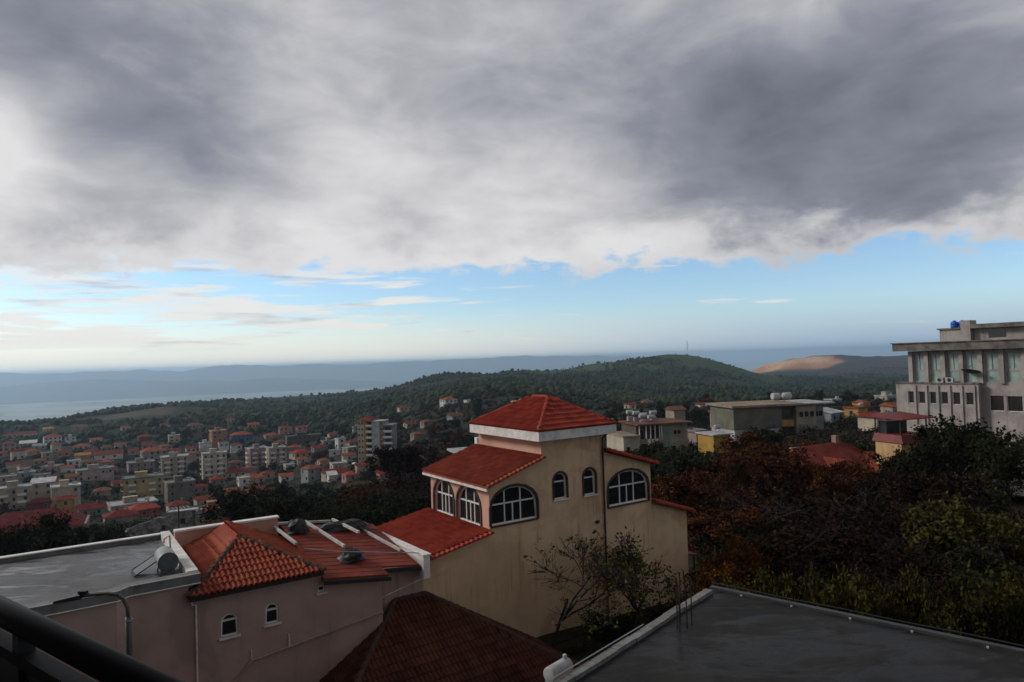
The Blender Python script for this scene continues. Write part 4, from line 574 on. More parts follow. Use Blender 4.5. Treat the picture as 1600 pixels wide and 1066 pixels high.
# ------------------------------------------------------------------ the land, one sheet out to the horizon
def smooth(x, a, b): t_ = np.clip((x-a)/(b-a), 0, 1); return t_*t_*(3-2*t_)
az_in = np.radians(np.arange(-48, 48.01, .28))
az_out = np.radians(np.arange(48+4, 360-48-3.9, 6.0))
AZ = np.concatenate([az_in, az_out]); RAD = np.exp(np.linspace(np.log(9), np.log(84000), 330))
X_ = np.outer(RAD, np.sin(AZ)); Y_ = np.outer(RAD, np.cos(AZ)); Z_ = ground_z(X_, Y_)
EARTH = 1e15
qq = np.exp(-(((X_-1240)/270)**2+((Y_-3060)/330)**2)); Z_ = Z_+qq*(14*vnoise(X_/60, Y_/60, 61)+7*vnoise(X_/24, Y_/24, 62))
nA, nR = len(AZ), len(RAD)
def land_colour(X, Y, Z):
    D = np.hypot(X, Y)
    n1 = vnoise(X/60, Y/60, 11); n2 = vnoise(X/17, Y/17, 12); n3 = vnoise(X/300, Y/300, 13)
    col = np.zeros(X.shape+(3,))
    def put(c, f): col[:] = col*(1-f[..., None])+np.array(c)*f[..., None]
    put((.02, .02, .009), np.ones_like(X))
    put((.05, .036, .021), smooth(n1+n2*.6, .05, .35)*.8)                       # earth between the gardens
    put((.03, .034, .012), smooth(-n1+n3, .1, .4))
    hill = smooth(D, 600, 850); put((.018, .027, .010), hill)
    sun_patch = np.exp(-(((X-380)/330)**2+((Y-1740)/210)**2))*1.5; put((.042, .064, .016), smooth(sun_patch+n1*.45+n2*.2, .35, .9)*(D < 2600))  # grass brightened in the colour for a sun patch on the hill
    put((.09, .07, .045), smooth(np.exp(-(((X+520)/60)**2+((Y-930)/60)**2))+n2*.4, .4, .7))    # bare patch on the left ridge
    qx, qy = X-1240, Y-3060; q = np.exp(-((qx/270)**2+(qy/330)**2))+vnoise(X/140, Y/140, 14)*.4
    put((.42, .21, .11), smooth(q, .42, .56)); put((.62, .4, .24), smooth(q+vnoise(X/70, Y/60, 15)*.5, .72, .9))  # orange sun patch on the far right hill, painted into the land colour
    put((.05, .045, .03), smooth(D, 2500, 3000)*smooth(5200-D, 0, 900)*(1-smooth(q, .38, .5)))
    far = smooth(D, 4300, 5600); put((.11, .115, .07), far)
    return col
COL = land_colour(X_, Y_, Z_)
verts = np.stack([X_, Y_, Z_], -1).reshape(-1, 3)
ii, jj = np.meshgrid(np.arange(nR-1), np.arange(nA), indexing='ij'); j2 = (jj+1) % nA
quads = np.stack([ii*nA+jj, (ii+1)*nA+jj, (ii+1)*nA+j2, ii*nA+j2], -1).reshape(-1, 4)
def np_mesh(name, V, Q, mats, smooth_=True, col=None, mi=None):
    me = bpy.data.meshes.new(name); V = np.asarray(V, np.float32); Q = np.asarray(Q, np.int32); k_ = Q.shape[1]
    me.vertices.add(len(V)); me.vertices.foreach_set('co', V.ravel())
    me.loops.add(Q.size); me.loops.foreach_set('vertex_index', Q.ravel())
    me.polygons.add(len(Q)); me.polygons.foreach_set('loop_start', np.arange(len(Q), dtype=np.int32)*k_)
    for m in (mats if isinstance(mats, (list, tuple)) else [mats]): me.materials.append(m)
    if mi is not None: me.polygons.foreach_set('material_index', np.asarray(mi, np.int32))
    me.update(calc_edges=True)
    if smooth_: me.polygons.foreach_set('use_smooth', np.ones(len(Q), bool))
    if col is not None:
        a = me.color_attributes.new('land', 'FLOAT_COLOR', 'POINT')
        a.data.foreach_set('color', np.concatenate([col.reshape(-1, 3), np.ones((len(V), 1))], 1).astype(np.float32).ravel())
    return me
def land_material():
    m = bpy.data.materials.new('land'); m.use_nodes = True; t = NT(m.node_tree)
    pos = t.n('ShaderNodeNewGeometry').outputs['Position']
    c = t.n('ShaderNodeVertexColor', layer_name='land').outputs[0]
    f = t.noise(pos, .12, 8, .65, .2); c = t.mix(t.ss(f, .3, .7), c, t.mix(1.0, c, (.5, .5, .46), 'MULTIPLY'))
    # fields on the far plain
    D = t.v('LENGTH', pos); vor = t.n('ShaderNodeTexVoronoi', voronoi_dimensions='2D', feature='F1')
    warp = t.v('ADD', t.v('MULTIPLY', pos, (.0014, .0022, 0)), t.v('MULTIPLY', t.noise(pos, .0006, 3, .5, 0, True), (.5, .5, 0)))
    t.put(vor.inputs['Vector'], warp); vor.inputs['Scale'].default_value = 1.0
    vs = t.sep(vor.outputs['Color'])
    fc = t.mix(vs[0], (.19, .175, .115), (.42, .37, .28)); fc = t.mix(t.ss(vs[1], .6, .72), fc, (.17, .2, .09))
    fc = t.mix(t.ss(t.noise(pos, .0011, 5, .65), .5, .66), fc, (.028, .04, .03))
    fc = t.mix(t.ss(t.noise(pos, .004, 4, .7), .64, .72), fc, (.3, .29, .27))      # villages
    c = t.mix(t.ss(D, 4600., 6000.), c, fc)
    b = t.n('ShaderNodeBsdfPrincipled'); t.put(b.inputs['Base Color'], c); b.inputs['Roughness'].default_value = .95; b.inputs['Specular IOR Level'].default_value = .1
    bn = t.n('ShaderNodeBump'); bn.inputs['Strength'].default_value = .5; bn.inputs['Distance'].default_value = 1.0
    t.put(bn.inputs['Height'], t.noise(pos, .25, 6, .65)); t.t.links.new(bn.outputs[0], b.inputs['Normal'])
    o = t.n('ShaderNodeOutputMaterial'); t.t.links.new(b.outputs[0], o.inputs[0]); return m
LAND = land_material()
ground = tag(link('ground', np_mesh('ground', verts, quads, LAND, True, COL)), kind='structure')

# the sea beyond the plain
def sea():
    a = np.radians(np.arange(-60, 60.01, 1.0)); rad = np.array([1.0, 1.3, 2, 4.0])
    coast = 27000+2500*np.array([vnoise(x*9, 0, 21) for x in a])
    rr = np.stack([coast+(83500-coast)*f for f in np.linspace(0, 1, 24)])
    V = np.stack([rr*np.sin(a), rr*np.cos(a), -446-(rr**2-36e6)/EARTH], -1).reshape(-1, 3); n = len(a)
    Q = [(i*n+j, (i+1)*n+j, (i+1)*n+j+1, i*n+j+1) for i in range(23) for j in range(n-1)]
    m = mat('sea_water', (.02, .05, .085), rough=.28, spec=.5)
    return tag(link('sea', np_mesh('sea', V, Q, m)), kind='structure')
sea()

# two blue mountain ranges at the far side of the plain
def range_of_hills(name, az0, az1, dist0, crest_off, prof_az, prof_z, seed, colr):
    a = np.radians(np.arange(az0, az1+.01, .12)); n = len(a); rows = 15
    base = np.interp(np.degrees(a), prof_az, prof_z)
    V = []
    for i in range(rows):
        f = i/(rows-1); r_ = dist0+crest_off*2*f
        x, y = r_*np.sin(a), r_*np.cos(a); hgt = np.sin(math.pi*f)**.8
        nz = vnoise(x/900, y/900, seed)*1.1+vnoise(x/380, y/380, seed+1)*.6+vnoise(x/150, y/150, seed+2)*.28
        taper = np.minimum(1, np.minimum(a-a[0], a[-1]-a)/R(3))
        z = -452+np.maximum(0, (base+450)*hgt*(1+.10*nz*hgt)+(1-hgt)*180*nz*hgt+58*nz*hgt)*taper
        V.append(np.stack([x, y, z], -1))
    V = np.concatenate(V); Q = [(i*n+j, (i+1)*n+j, (i+1)*n+j+1, i*n+j+1) for i in range(rows-1) for j in range(n-1)]
    m = mat('hill_scrub', colr, tuple(c_*.5 for c_ in colr), rough=.95, scale=.004, spec=.05)
    return tag(link(name, np_mesh(name, V, Q, m, True)), kind='structure')
range_of_hills('far_mountains', -46, 16, 16800, 1900, [-46,-37,-32,-26,-20.5,-15,-10.6,-8.5,-5.4,0,5.4,7.5,9.6,12,16], [28,30,30,12,-8,-12,-18,16,28,34,34,18,-25,-140,-300], 31, (.055, .06, .035))
range_of_hills('far_foothills', -48, -6, 12800, 1200, [-48,-38,-32,-26,-20,-14,-6], [-150,-190,-170,-210,-240,-330,-440], 41, (.04, .052, .028))

# ------------------------------------------------------------------ foreground buildings
LIFT34, LIFT49 = .38, .23      # height offsets of the two foreground groups, set to suit the camera pitch
W34 = lambda a, b, z: frame(34)(a, b, z)+Vector((0, 0, LIFT34 if a < 60 else .97)); OFF = {}
def root34(name, a, b, z, label, cat, deg=34, group=None):
    e_ = empty(name, frame(deg)(a, b, z)+Vector((0, 0, LIFT49 if deg == 49 else (LIFT34 if a < 60 else .97))), R(deg), label, cat, group); OFF[e_.name] = Matrix.Translation((-a, -b, -z)); return e_
_link = link
def link(name, me, parent=None):
    o = _link(name, me, parent)
    if parent is not None and parent.name in OFF: o.matrix_parent_inverse = OFF[parent.name]
    return o
plaster = mat('tan_plaster', (.60, .415, .25), (.50, .34, .2), rough=.9, scale=.5, bump=.25, bump_scale=9, streak=.95, dirt=(.2, .11, .06), patch=(.38, .2, .105))
plaster_pink = mat('pink_plaster', (.55, .31, .22), (.48, .27, .19), rough=.9, scale=.7, bump=.2, bump_scale=9, streak=.5, dirt=(.2, .13, .1), patch=(.42, .22, .15))
plaster_mauve = mat('mauve_plaster', (.39, .27, .22), (.32, .22, .18), rough=.9, scale=.45, bump=.3, bump_scale=7, streak=.7, dirt=(.11, .08, .065), patch=(.22, .16, .13))
white_paint = mat('white_paint', (.72, .69, .64), (.58, .55, .5), rough=.6, scale=1.4, streak=.35, dirt=(.2, .18, .15))
white_trim = mat('white_trim', (.66, .63, .58), (.5, .46, .41), rough=.7, scale=2.2, streak=.6, dirt=(.16, .13, .1), bump=.1)
pvc = mat('white_window_plastic', (.62, .62, .6), rough=.45)
dark_trim = mat('dark_rope_moulding', (.022, .015, .013), (.05, .035, .03), rough=.7, scale=14, bump=.8, bump_scale=30)
glass = mat('dark_window_glass', (.012, .013, .014), rough=.07, spec=.55)
black_metal = mat('black_metal', (.012, .012, .012), rough=.45, spec=.4)
dark_wood = mat('dark_eaves_board', (.02, .014, .012), (.035, .025, .02), rough=.8, scale=3)
grey_metal = mat('galvanised_grey', (.3, .31, .32), (.22, .22, .23), rough=.45, scale=6, metal=.4)
tile_red = mat('red_clay_tile', (.30, .048, .027), (.25, .039, .023), rough=.75, scale=1.3, spec=.1, island=.3, object_random=.22, bump=.2, bump_scale=40)
tile_orange = mat('orange_clay_tile', (.26, .056, .029), (.215, .046, .025), rough=.8, scale=1.1, spec=.1, island=.3, object_random=.22, bump=.2, bump_scale=40)
tile_old = mat('old_brown_tile', (.09, .031, .018), (.06, .023, .014), rough=.9, scale=.7, spec=.08, island=.5, object_random=.4, bump=.3, bump_scale=30)
tile_dark = mat('mossy_ridge_tile', (.07, .035, .022), (.03, .025, .016), rough=.9, scale=4, bump=.4)

def window(root, f, outline, uprights, rails, trim=.13, depth=.2, sill=True, name='window'):
    """opening filled with pane, frame, glazing bars, outer moulding"""
    xs = [q[0] for q in outline]; zs = [q[1] for q in outline]; x0, x1, z0, z1 = min(xs), max(xs), min(zs), max(zs)
    cx, hw = (x0+x1)/2, (x1-x0)/2; zspr = max(z for x, z in outline if abs(x-x1) < 1e-4)
    top = lambda x: zspr+(z1-zspr)*math.sqrt(max(0, 1-((x-cx)/hw)**2)) if z1 > zspr+.01 else z1
    fr = MB(); band(fr, outline, f, -.075, depth-.1, depth-.02, True)
    def bb(a0, a1, c0, c1):
        P = [f(x, z, q) for q in (depth-.085, depth-.025) for x, z in ((a0, c0), (a1, c0), (a1, c1), (a0, c1))]
        fr.add(P, [(0,1,2,3), (4,7,6,5), (0,4,5,1), (1,5,6,2), (2,6,7,3), (3,7,4,0)])
    for x, lo, hi in uprights:
        x_ = x0+(x1-x0)*x; bb(x_-.032, x_+.032, z0+(z1-z0)*lo+.02, min(z0+(z1-z0)*hi, top(x_)-.03))
    for z, lo, hi in rails:
        z_ = z0+(z1-z0)*z; bb(x0+(x1-x0)*lo+.02, x0+(x1-x0)*hi-.02, z_-.036, z_+.036)
    wo_ = fr.build(name, pvc, root)
    pn = MB(); pn.add([f(x, z, depth-.03) for x, z in outline], [tuple(range(len(outline)))]); pn.build('pane', glass, wo_)
    if trim: tr = MB(); band(tr, outline[1:]+[outline[0]], f, trim, -.05, .03); tr.build('arch_moulding', dark_trim, wo_)
    if sill:
        sl = MB(); P = [f(x, z, q) for q in (-.09, .06) for x, z in ((x0-.08, z0-.075), (x1+.08, z0-.075), (x1+.08, z0-.004), (x0-.08, z0-.004))]
        sl.add(P, [(0,1,2,3), (4,7,6,5), (0,4,5,1), (1,5,6,2), (2,6,7,3), (3,7,4,0)]); sl.build('sill', white_trim if sill is True else sill, wo_)
    return wo_

# ---- the tan house with the tower
conc_fin = mat('mossy_finial', (.16, .15, .13), (.09, .085, .07), scale=6)
def tower_house():
    r_ = root34('tower_house', 14.2, 29.09, -17, 'tan plastered house with stepped red tiled roofs and a central tower', 'house')
    FB, BB = 29.09, 35.4
    ff = lambda x, z, q: (x, FB+q, z); fl = lambda a: (lambda y, z, q: (a+q, y, z)); fr_ = lambda a: (lambda y, z, q: (a-q, y, z))
    A1 = arch(18.05, 20.85, -8.68, -6.86, .95); S1 = arch(22.0, 22.86, -7.92, -6.53, .43); S2 = arch(24.06, 24.9, -7.98, -6.55, .42); A2 = arch(25.82, 28.9, -8.86, -6.98, .95)
    wl = MB()
    holed(wl, [(14.2,-17),(32.1,-17),(32.1,-10.0),(29.15,-9.05),(29.15,-6.75),(25.6,-5.75),(25.6,-4.3),(21.25,-4.3),(21.25,-5.7),(17.95,-6.8),(17.95,-9.0),(14.2,-9.7)], [A1, S1, S2, A2], ff, .2)
    for a, z0, z1 in ((14.2, -17, -9.7), (32.1, -17, -10.0), (29.15, -9.05, -6.75), (25.6, -5.75, -4.3)):
        wl.add([(a, FB, z0), (a, BB, z0), (a, BB, z1), (a, FB, z1)], [(0, 1, 2, 3)])
    wl.add([(14.2, BB, -17), (32.1, BB, -17), (32.1, BB, -10), (29.15, BB, -9.05), (29.15, BB, -6.75), (25.6, BB, -5.75), (25.6, BB, -4.3), (21.25, BB, -4.3), (21.25, BB, -5.7), (17.95, BB, -6.8), (17.95, BB, -9), (14.2, BB, -9.7)], [tuple(range(12))])
    wl.build('wall', plaster, r_)
    L1 = arch(32.75, 35.0, -8.86, -6.97, .95); L2 = arch(29.95, 32.35, -8.86, -6.97, .98)
    w2 = MB(); holed(w2, [(FB,-9.0),(BB,-9.0),(BB,-6.8),(FB,-6.8)], [L1, L2], fl(17.95), .2)
    w2.add([(21.25, FB, -5.7), (21.25, BB, -5.7), (21.25, BB, -4.3), (21.25, FB, -4.3)], [(0, 1, 2, 3)])
    w2.build('side_wall', plaster_pink, r_)
    # dark rooms behind the glass
    ro = MB(); ro.box(18.2, 29, 29.6, 35.2, -8.95, -6.9); ro.build('room_lining', mat('dark_room', (.02, .018, .016)), r_)
    big = ([(.31, 0, 1), (.66, 0, 1), (.485, 0, .55)], [(.56, 0, 1)])
    window(r_, ff, A1, *big, sill=dark_trim); window(r_, ff, A2, *big, sill=dark_trim)
    for S in (S1, S2): window(r_, ff, S, [], [(.66, 0, 1)], trim=.1)
    for L in (L1, L2): window(r_, fl(17.95), L, [(.33, 0, 1), (.68, 0, 1), (.5, 0, .56)], [(.58, 0, 1)], trim=.12)
    # roofs: deck + tiles
    tl = tile_mesh('tile', tile_red, .4, .42); to = tile_mesh('tile', tile_orange, .4, .42); cp = cap_mesh('ridge_tile', tile_red, .11, .36)
    rest_r, rest_o = [], []
    # tower: hipped, white fascia below
    e0, e1, e2, e3 = (20.69, 28.5, -4.17), (26.05, 28.5, -4.17), (26.05, 35.5, -4.17), (20.69, 35.5, -4.17); k0, k1 = (23.37, 31.15, -2.62), (23.37, 32.75, -2.62)
    fa = MB(); fa.box(20.69, 26.05, 28.5, 35.5, -4.68, -4.2); fa.build('eaves_fascia', white_trim, r_)
    dk = MB(); dk.add([e0, e1, e2, e3, k0, k1], [(0, 1, 4), (1, 2, 5, 4), (2, 3, 5), (3, 0, 4, 5), (0, 3, 2, 1)]); roof = dk.build('tower_roof', tile_red, r_)
    for pl, a_, b_ in (((e0, e1, k0), e0, e1), ((e3, e0, k0, k1), e3, e0), ((e1, e2, k1, k0), e1, e2), ((e2, e3, k1), e2, e3)):
        T_ = tiles_on(pl, a_, b_); rest_r += [(M, roof) for M in T_]
    for a_, b_ in ((e0, k0), (e1, k0), (e2, k1), (e3, k1), (k0, k1)): caps_along(a_, b_, cp, roof)
    fin = MB(); fin.lathe([(.09, 0), (.1, .06), (.06, .1), (.09, .17), (.08, .24), (.03, .29)], 8)
    fin_me = fin.mesh('finial', conc_fin)
    for c_ in (e0, e1, e3): o = link('finial', fin_me, roof); o.location = (c_[0]+(.12 if c_[0] < 22 else -.12), c_[1]+(.12 if c_[1] < 30 else -.12), c_[2]+.03)
    # four sloping wing roofs
    def wing(name, a_lo, z_lo, a_hi, z_hi, me, m, first):
        P = [(a_lo, 28.75, z_lo), (a_lo, 35.75, z_lo), (a_hi, 35.75, z_hi), (a_hi, 28.75, z_hi)]
        sb = MB(); sb.slab(P, .1); ro_ = sb.build(name, m, r_)
        T_ = tiles_on(P, P[0], P[1])
        # verge tiles: barrel ends that show as scallops along the front edge
        n = int(math.hypot(a_hi-a_lo, z_hi-z_lo)/.27); ey = (Vector(P[3])-Vector(P[0])).normalized(); cpm = cap_mesh('verge_tile', m, .125, .34)
        nz = Vector((-ey.z, 0, ey.x)); nz = nz if nz.z > 0 else -nz; ax = Vector((0, 1, 0)); ex2 = ax.cross(nz)
        for i in range(n):
            p_ = Vector(P[0])+ey*(i+.5)*.27+Vector((0, .04, 0))+nz*-.06
            o = bpy.data.objects.new('verge_tile', cpm); C.objects.link(o); o.parent = ro_
            o.matrix_local = Matrix(((ex2.x, ax.x, nz.x, p_.x), (ex2.y, ax.y, nz.y, p_.y), (ex2.z, ax.z, nz.z, p_.z), (0, 0, 0, 1)))
        return ro_, T_
    ro1, T1 = wing('wing_roof', 14.2, -9.56, 17.95, -8.86, tl, tile_red, 1)
    left = lay(T1, tl, 'tile', ro1, 300)
    ro2, T2 = wing('wing_roof', 17.62, -6.62, 21.25, -5.5, to, tile_orange, 0)
    ro3, T3 = wing('wing_roof', 29.5, -6.78, 25.6, -5.6, to, tile_red, 0)
    ro4, T4 = wing('wing_roof', 32.45, -10.0, 29.15, -8.95, to, tile_red, 0)
    joined([M for M, _ in rest_r]+left, tl, 'tile_field', roof)
    joined(T2, to, 'tile_field', ro2); joined(T3+T4, tl, 'tile_field', ro3)
    # white edge under the middle roof, rain pipe, wall lamp bracket, drain hole
    ed = MB(); ed.box(17.6, 17.7, 28.75, 35.75, -6.86, -6.74); ed.build('gutter', white_trim, r_)
    pp = MB(); pp.tube([(25.42, 28.6, -4.7), (25.42, 28.98, -4.95), (25.42, 29.0, -16.5)], .055, 8); pp.build('rain_pipe', mat('brown_pipe', (.055, .03, .02), rough=.6), r_)
    bx = MB(); bx.box(24.8, 25.0, 28.95, 29.08, -9.6, -9.45); bx.tube([(24.9, 29.0, -9.5), (24.7, 28.8, -9.4)], .02, 5); bx.build('wall_bracket', black_metal, r_)
    dh = MB(); dh.lathe([(.07, -.06), (.07, .06)], 10, Matrix.Translation((17.5, 29.05, -8.95)) @ Matrix.Rotation(R(90), 4, 'X')); dh.build('drain_spout', black_metal, r_)
    return r_
tower_house()

# ---- canopy roof beside the tower house
def side_canopy():
    r_ = root34('side_canopy', 33.2, 31, -17, 'small dark red canopy roof at the right corner of the tan house', 'canopy')
    s_ = MB(); s_.slab([(32.3, 30.4, -12.95), (34.6, 30.4, -13.4), (34.6, 33, -13.4), (32.3, 33, -12.95)], .12); s_.build('roof', mat('dark_red_sheet', (.10, .016, .014), rough=.7), r_)
    for x, y in ((34.3, 30.6), (34.3, 32.7), (32.6, 30.6), (32.6, 32.7)): q = MB(); q.tube([(x, y, -17.5), (x, y, -13.5)], .06, 6); q.build('post', dark_wood, r_)
side_canopy()

# ---- mauve house at left: flat wet terrace, hipped roof, sunken sheet roof
def wet_concrete(name, c1, c2, c3, r1=.12, r2=.7, spec=.5):
    m = bpy.data.materials.new(name); m.use_nodes = True; t = NT(m.node_tree); pos = t.n('ShaderNodeNewGeometry').outputs['Position']
    sv = t.v('MULTIPLY', pos, (.5, 1.3, 1.0)); f = t.noise(sv, .8, 9, .68, .8); g = t.noise(pos, 2.3, 6, .65); h_ = t.noise(pos, .22, 3, .5, .4)
    c = t.mix(t.ss(f, .35, .65), c1, c2); c = t.mix(t.m('MULTIPLY', t.ss(g, .5, .7), .5), c, c3)
    b = t.n('ShaderNodeBsdfPrincipled'); t.put(b.inputs['Base Color'], c)
    wet = t.ss(t.m('ADD', f, t.m('MULTIPLY', h_, .5)), .62, .84)
    t.put(b.inputs['Roughness'], t.m('ADD', r1, t.m('MULTIPLY', wet, r2))); b.inputs['Specular IOR Level'].default_value = spec
    bn = t.n('ShaderNodeBump'); bn.inputs['Distance'].default_value = .015; t.put(bn.inputs['Strength'], t.m('MULTIPLY', wet, .5)); t.put(bn.inputs['Height'], g); t.t.links.new(bn.outputs[0], b.inputs['Normal'])
    o = t.n('ShaderNodeOutputMaterial'); t.t.links.new(b.outputs[0], o.inputs[0]); return m
terrace_mat = wet_concrete('wet_terrace_concrete', (.036, .038, .037), (.10, .10, .094), (.018, .018, .018), .12, .6)
slab_mat = wet_concrete('wet_dark_slab', (.0095, .0095, .0085), (.026, .025, .022), (.006, .006, .006), .26, .62, .13)
sheet_m = mat('red_sheet_panel', (.21, .042, .026), (.13, .027, .018), rough=.7, scale=.9, object_random=.15, spec=.1)
conc_rim = mat('pale_cement_rim', (.17, .17, .16), (.11, .11, .10), rough=.6, scale=2, streak=.5)
def mauve_house():
    r_ = root34('terrace_house', 4.1, 28.08, -17, 'mauve house with wet flat terrace roof and orange hipped roof at lower left', 'house')
    ff = lambda x, z, q: (x, 28.08+q, z)
    W1 = arch(5.2, 5.82, -10.62, -9.76, .28); W2 = arch(6.84, 7.36, -10.52, -9.72, .25); SQ = rect(8.95, 9.24, -9.72, -9.46)
    wl = MB(); holed(wl, [(4.1,-17),(11.75,-17),(11.75,-9.62),(9.1,-9.25),(9.1,-8.82),(4.1,-8.82)], [W1, W2, SQ], ff, .18)
    wl.add([(11.75, 28.08, -17), (11.75, 29.02, -17), (11.75, 29.02, -9.62), (11.75, 28.08, -9.62)], [(0, 1, 2, 3)])
    wl.add([(11.75, 29.02, -17), (14.17, 29.02, -17), (14.17, 29.02, -9.9), (11.75, 29.02, -9.62)], [(0, 1, 2, 3)])
    pts = [(4.1, 28.08), (2.11, 28.08), (1.77, 27.74), (-16, 27.5)]
    for (x0, y0), (x1, y1) in zip(pts, pts[1:]): wl.add([(x0, y0, -17), (x1, y1, -17), (x1, y1, -8.33), (x0, y0, -8.33)], [(0, 1, 2, 3)])
    wl.build('wall', plaster_mauve, r_)
    window(r_, ff, W1, [], [(.7, 0, 1)], trim=0, depth=.16); window(r_, ff, W2, [], [(.66, 0, 1)], trim=0, depth=.16); window(r_, ff, SQ, [], [], trim=0, depth=.16)
    # terrace floor and its raised rims
    fl = MB(); fl.prism([(-16, 27.7), (1.7, 27.95), (2.05, 28.25), (4.2, 28.25), (4.2, 36.1), (-16, 36.4)], -8.5, -8.26); fl.build('terrace_floor', terrace_mat, r_)
    rim = MB(); inner = [(4.1, 28.4), (1.98, 28.4), (1.66, 28.06), (-16, 27.82)]
    outer = [(4.5, 27.98), (2.15, 27.98), (1.8, 27.64), (-16, 27.4)]
    for i in range(3):
        P = [outer[i], inner[i] if i else (4.5, 28.4), inner[i+1], outer[i+1]]
        rim.prism(P, -8.36, -8.0)
    rim.build('front_rim', conc_rim, r_)
    lip = MB(); lp = [(4.5, 27.955), (2.16, 27.955), (1.81, 27.615), (-16, 27.375)]
    for z in (-8.005, -8.36): lip.tube([(x, y, z) for x, y in lp], .022, 5)
    lip.build('rim_flashing', white_paint, r_)
    br = MB(); br.prism([(-16, 36.2), (4.1, 35.95), (4.1, 36.2), (-16, 36.45)], -8.6, -8.08); br.build('back_parapet', conc_rim, r_)
    bl = MB(); bl.prism([(-16, 36.17), (4.1, 35.92), (4.1, 36.23), (-16, 36.48)], -8.077, -8.03); bl.build('back_coping', white_paint, r_)
    sp = MB(); sp.box(4.12, 4.5, 28.4, 36.15, -9.2, -7.98); sp.build('side_parapet', white_trim, r_)
    bw = MB(); bw.prism([(4.5, 34.4), (9.0, 34.15), (9.0, 34.4), (4.5, 34.65)], -9.6, -7.74); bw.build('back_wall', plaster_pink, r_)
    bc = MB(); bc.prism([(4.5, 34.33), (9.05, 34.08), (9.05, 34.47), (4.5, 34.72)], -7.735, -7.65); bc.build('wall_coping', white_paint, r_)
    # hipped roof
    e0, e1, b0_, b1_ = (4.08, 27.66, -8.77), (9.1, 27.66, -8.77), (4.52, 34.33, -8.6), (9.1, 34.1, -8.77); ap, rb = (6.55, 31.0, -7.62), (6.62, 34.2, -7.58)
    dk = MB(); dk.add([e0, e1, b1_, b0_, ap, rb], [(0, 1, 4), (1, 2, 5, 4), (3, 0, 4, 5), (0, 3, 5, 2, 1)]); roof = dk.build('hipped_roof', tile_orange, r_)
    tl = tile_mesh('tile', tile_orange, .4, .42)
    Tf = tiles_on((e0, e1, ap), e0, e1); Tl = tiles_on((b0_, e0, ap, rb), (4.08, 34, -8.77), e0); Tr = tiles_on((e1, b1_, rb, ap), e1, b1_)
    left = lay(Tf+Tl+Tr, tl, 'tile', roof, 300); joined(left, tl, 'tile_field', roof)
    cpd = cap_mesh('ridge_tile', tile_dark, .12, .36); cpr = cap_mesh('ridge_tile', tile_red, .12, .36)
    caps_along(e0, ap, cpd, roof); caps_along(e1, ap, cpd, roof); caps_along(ap, rb, cpr, roof)
    ev = MB(); ev.box(4.1, 9.1, 27.72, 28.07, -8.95, -8.8); ev.build('eaves_board', dark_wood, r_)
    # sunken sheet roof with dark gutters
    pz = lambda a, b: -9.1-.14*(a-9.1)+.16*(b-27.8)
    P = [(a, b, pz(a, b)) for a, b in ((9.1, 27.75), (11.95, 27.75), (11.95, 28.6), (13.8, 28.6), (13.8, 34.0), (9.1, 34.0))]
    sh = MB(); sh.slab(P, .06); sr = sh.build('sheet_roof', sheet_m, r_)
    for i in range(15):
        y0 = 27.76+i*.415; x1 = 11.94 if y0 < 28.5 else 13.79; y1 = y0+.44; P4 = [(9.12, y0, pz(9.12, y0)+.022), (x1, y0, pz(x1, y0)+.022), (x1, y1, pz(x1, y1)+.008), (9.12, y1, pz(9.12, y1)+.008)]
        q = MB(); q.slab(P4, .03); q.build('sheet_panel', sheet_m, sr)
    gt = MB(); gt.bar((9.1, 27.68, pz(9.1, 27.7)-.14), (12.0, 27.68, pz(12, 27.7)-.14), .12, .16); gt.bar((11.95, 28.53, pz(12, 28.5)-.14), (14.05, 28.53, pz(14, 28.5)-.14), .12, .18); gt.build('black_gutter', black_metal, r_)
    # rain pipe, cable ducts
    pp = MB(); pp.tube([(4.15, 27.75, -8.95), (4.2, 27.95, -9.12), (4.34, 28.0, -9.15), (4.34, 28.0, -16)], .035, 6); pp.build('rain_pipe', white_trim, r_)
    cd = MB(); cd.tube([(11.75, 28.02, -11.12), (6.27, 28.02, -11.74), (5.66, 28.02, -12.35), (5.5, 28.02, -13.2)], .045, 6); cd.build('duct', mat('cream_duct', (.36, .27, .2), (.28, .2, .15), scale=3), r_)
    c2 = MB(); c2.tube([(14.15, 28.97, -10.4), (11.85, 28.97, -10.9)], .03, 5); c2.build('duct', white_trim, r_)
    for x in (7.72, 6.28): q = MB(); q.tube([(x, 28.0, -11.56 if x > 7 else -11.7), (x, 28.0, -11.05 if x > 7 else -11.3)], .035 if x > 7 else .02, 6); q.build('pipe_stub', white_trim, r_)
mauve_house()

# ---- white parapet wall between the two houses
def divider():
    r_ = root34('parapet_wall', 14, 28.4, -17, 'white parapet wall running up between the tan house and mauve house', 'wall')
    w_ = MB(); w_.solid([(13.85, 28.25, -10.2), (14.17, 28.25, -10.2), (14.17, 35.2, -10.2), (13.85, 35.2, -10.2)], [(13.85, 28.25, -9.2), (14.17, 28.25, -9.2), (14.17, 35.2, -9.3), (13.85, 35.2, -9.3)]); w_.build('wall', white_paint, r_)
    c_ = MB(); c_.solid([(13.8, 28.2, -9.19), (14.22, 28.2, -9.19), (14.22, 35.2, -9.29), (13.8, 35.2, -9.29)], [(13.8, 28.2, -9.12), (14.22, 28.2, -9.12), (14.22, 35.2, -9.22), (13.8, 35.2, -9.22)]); c_.build('coping', white_trim, r_)
divider()

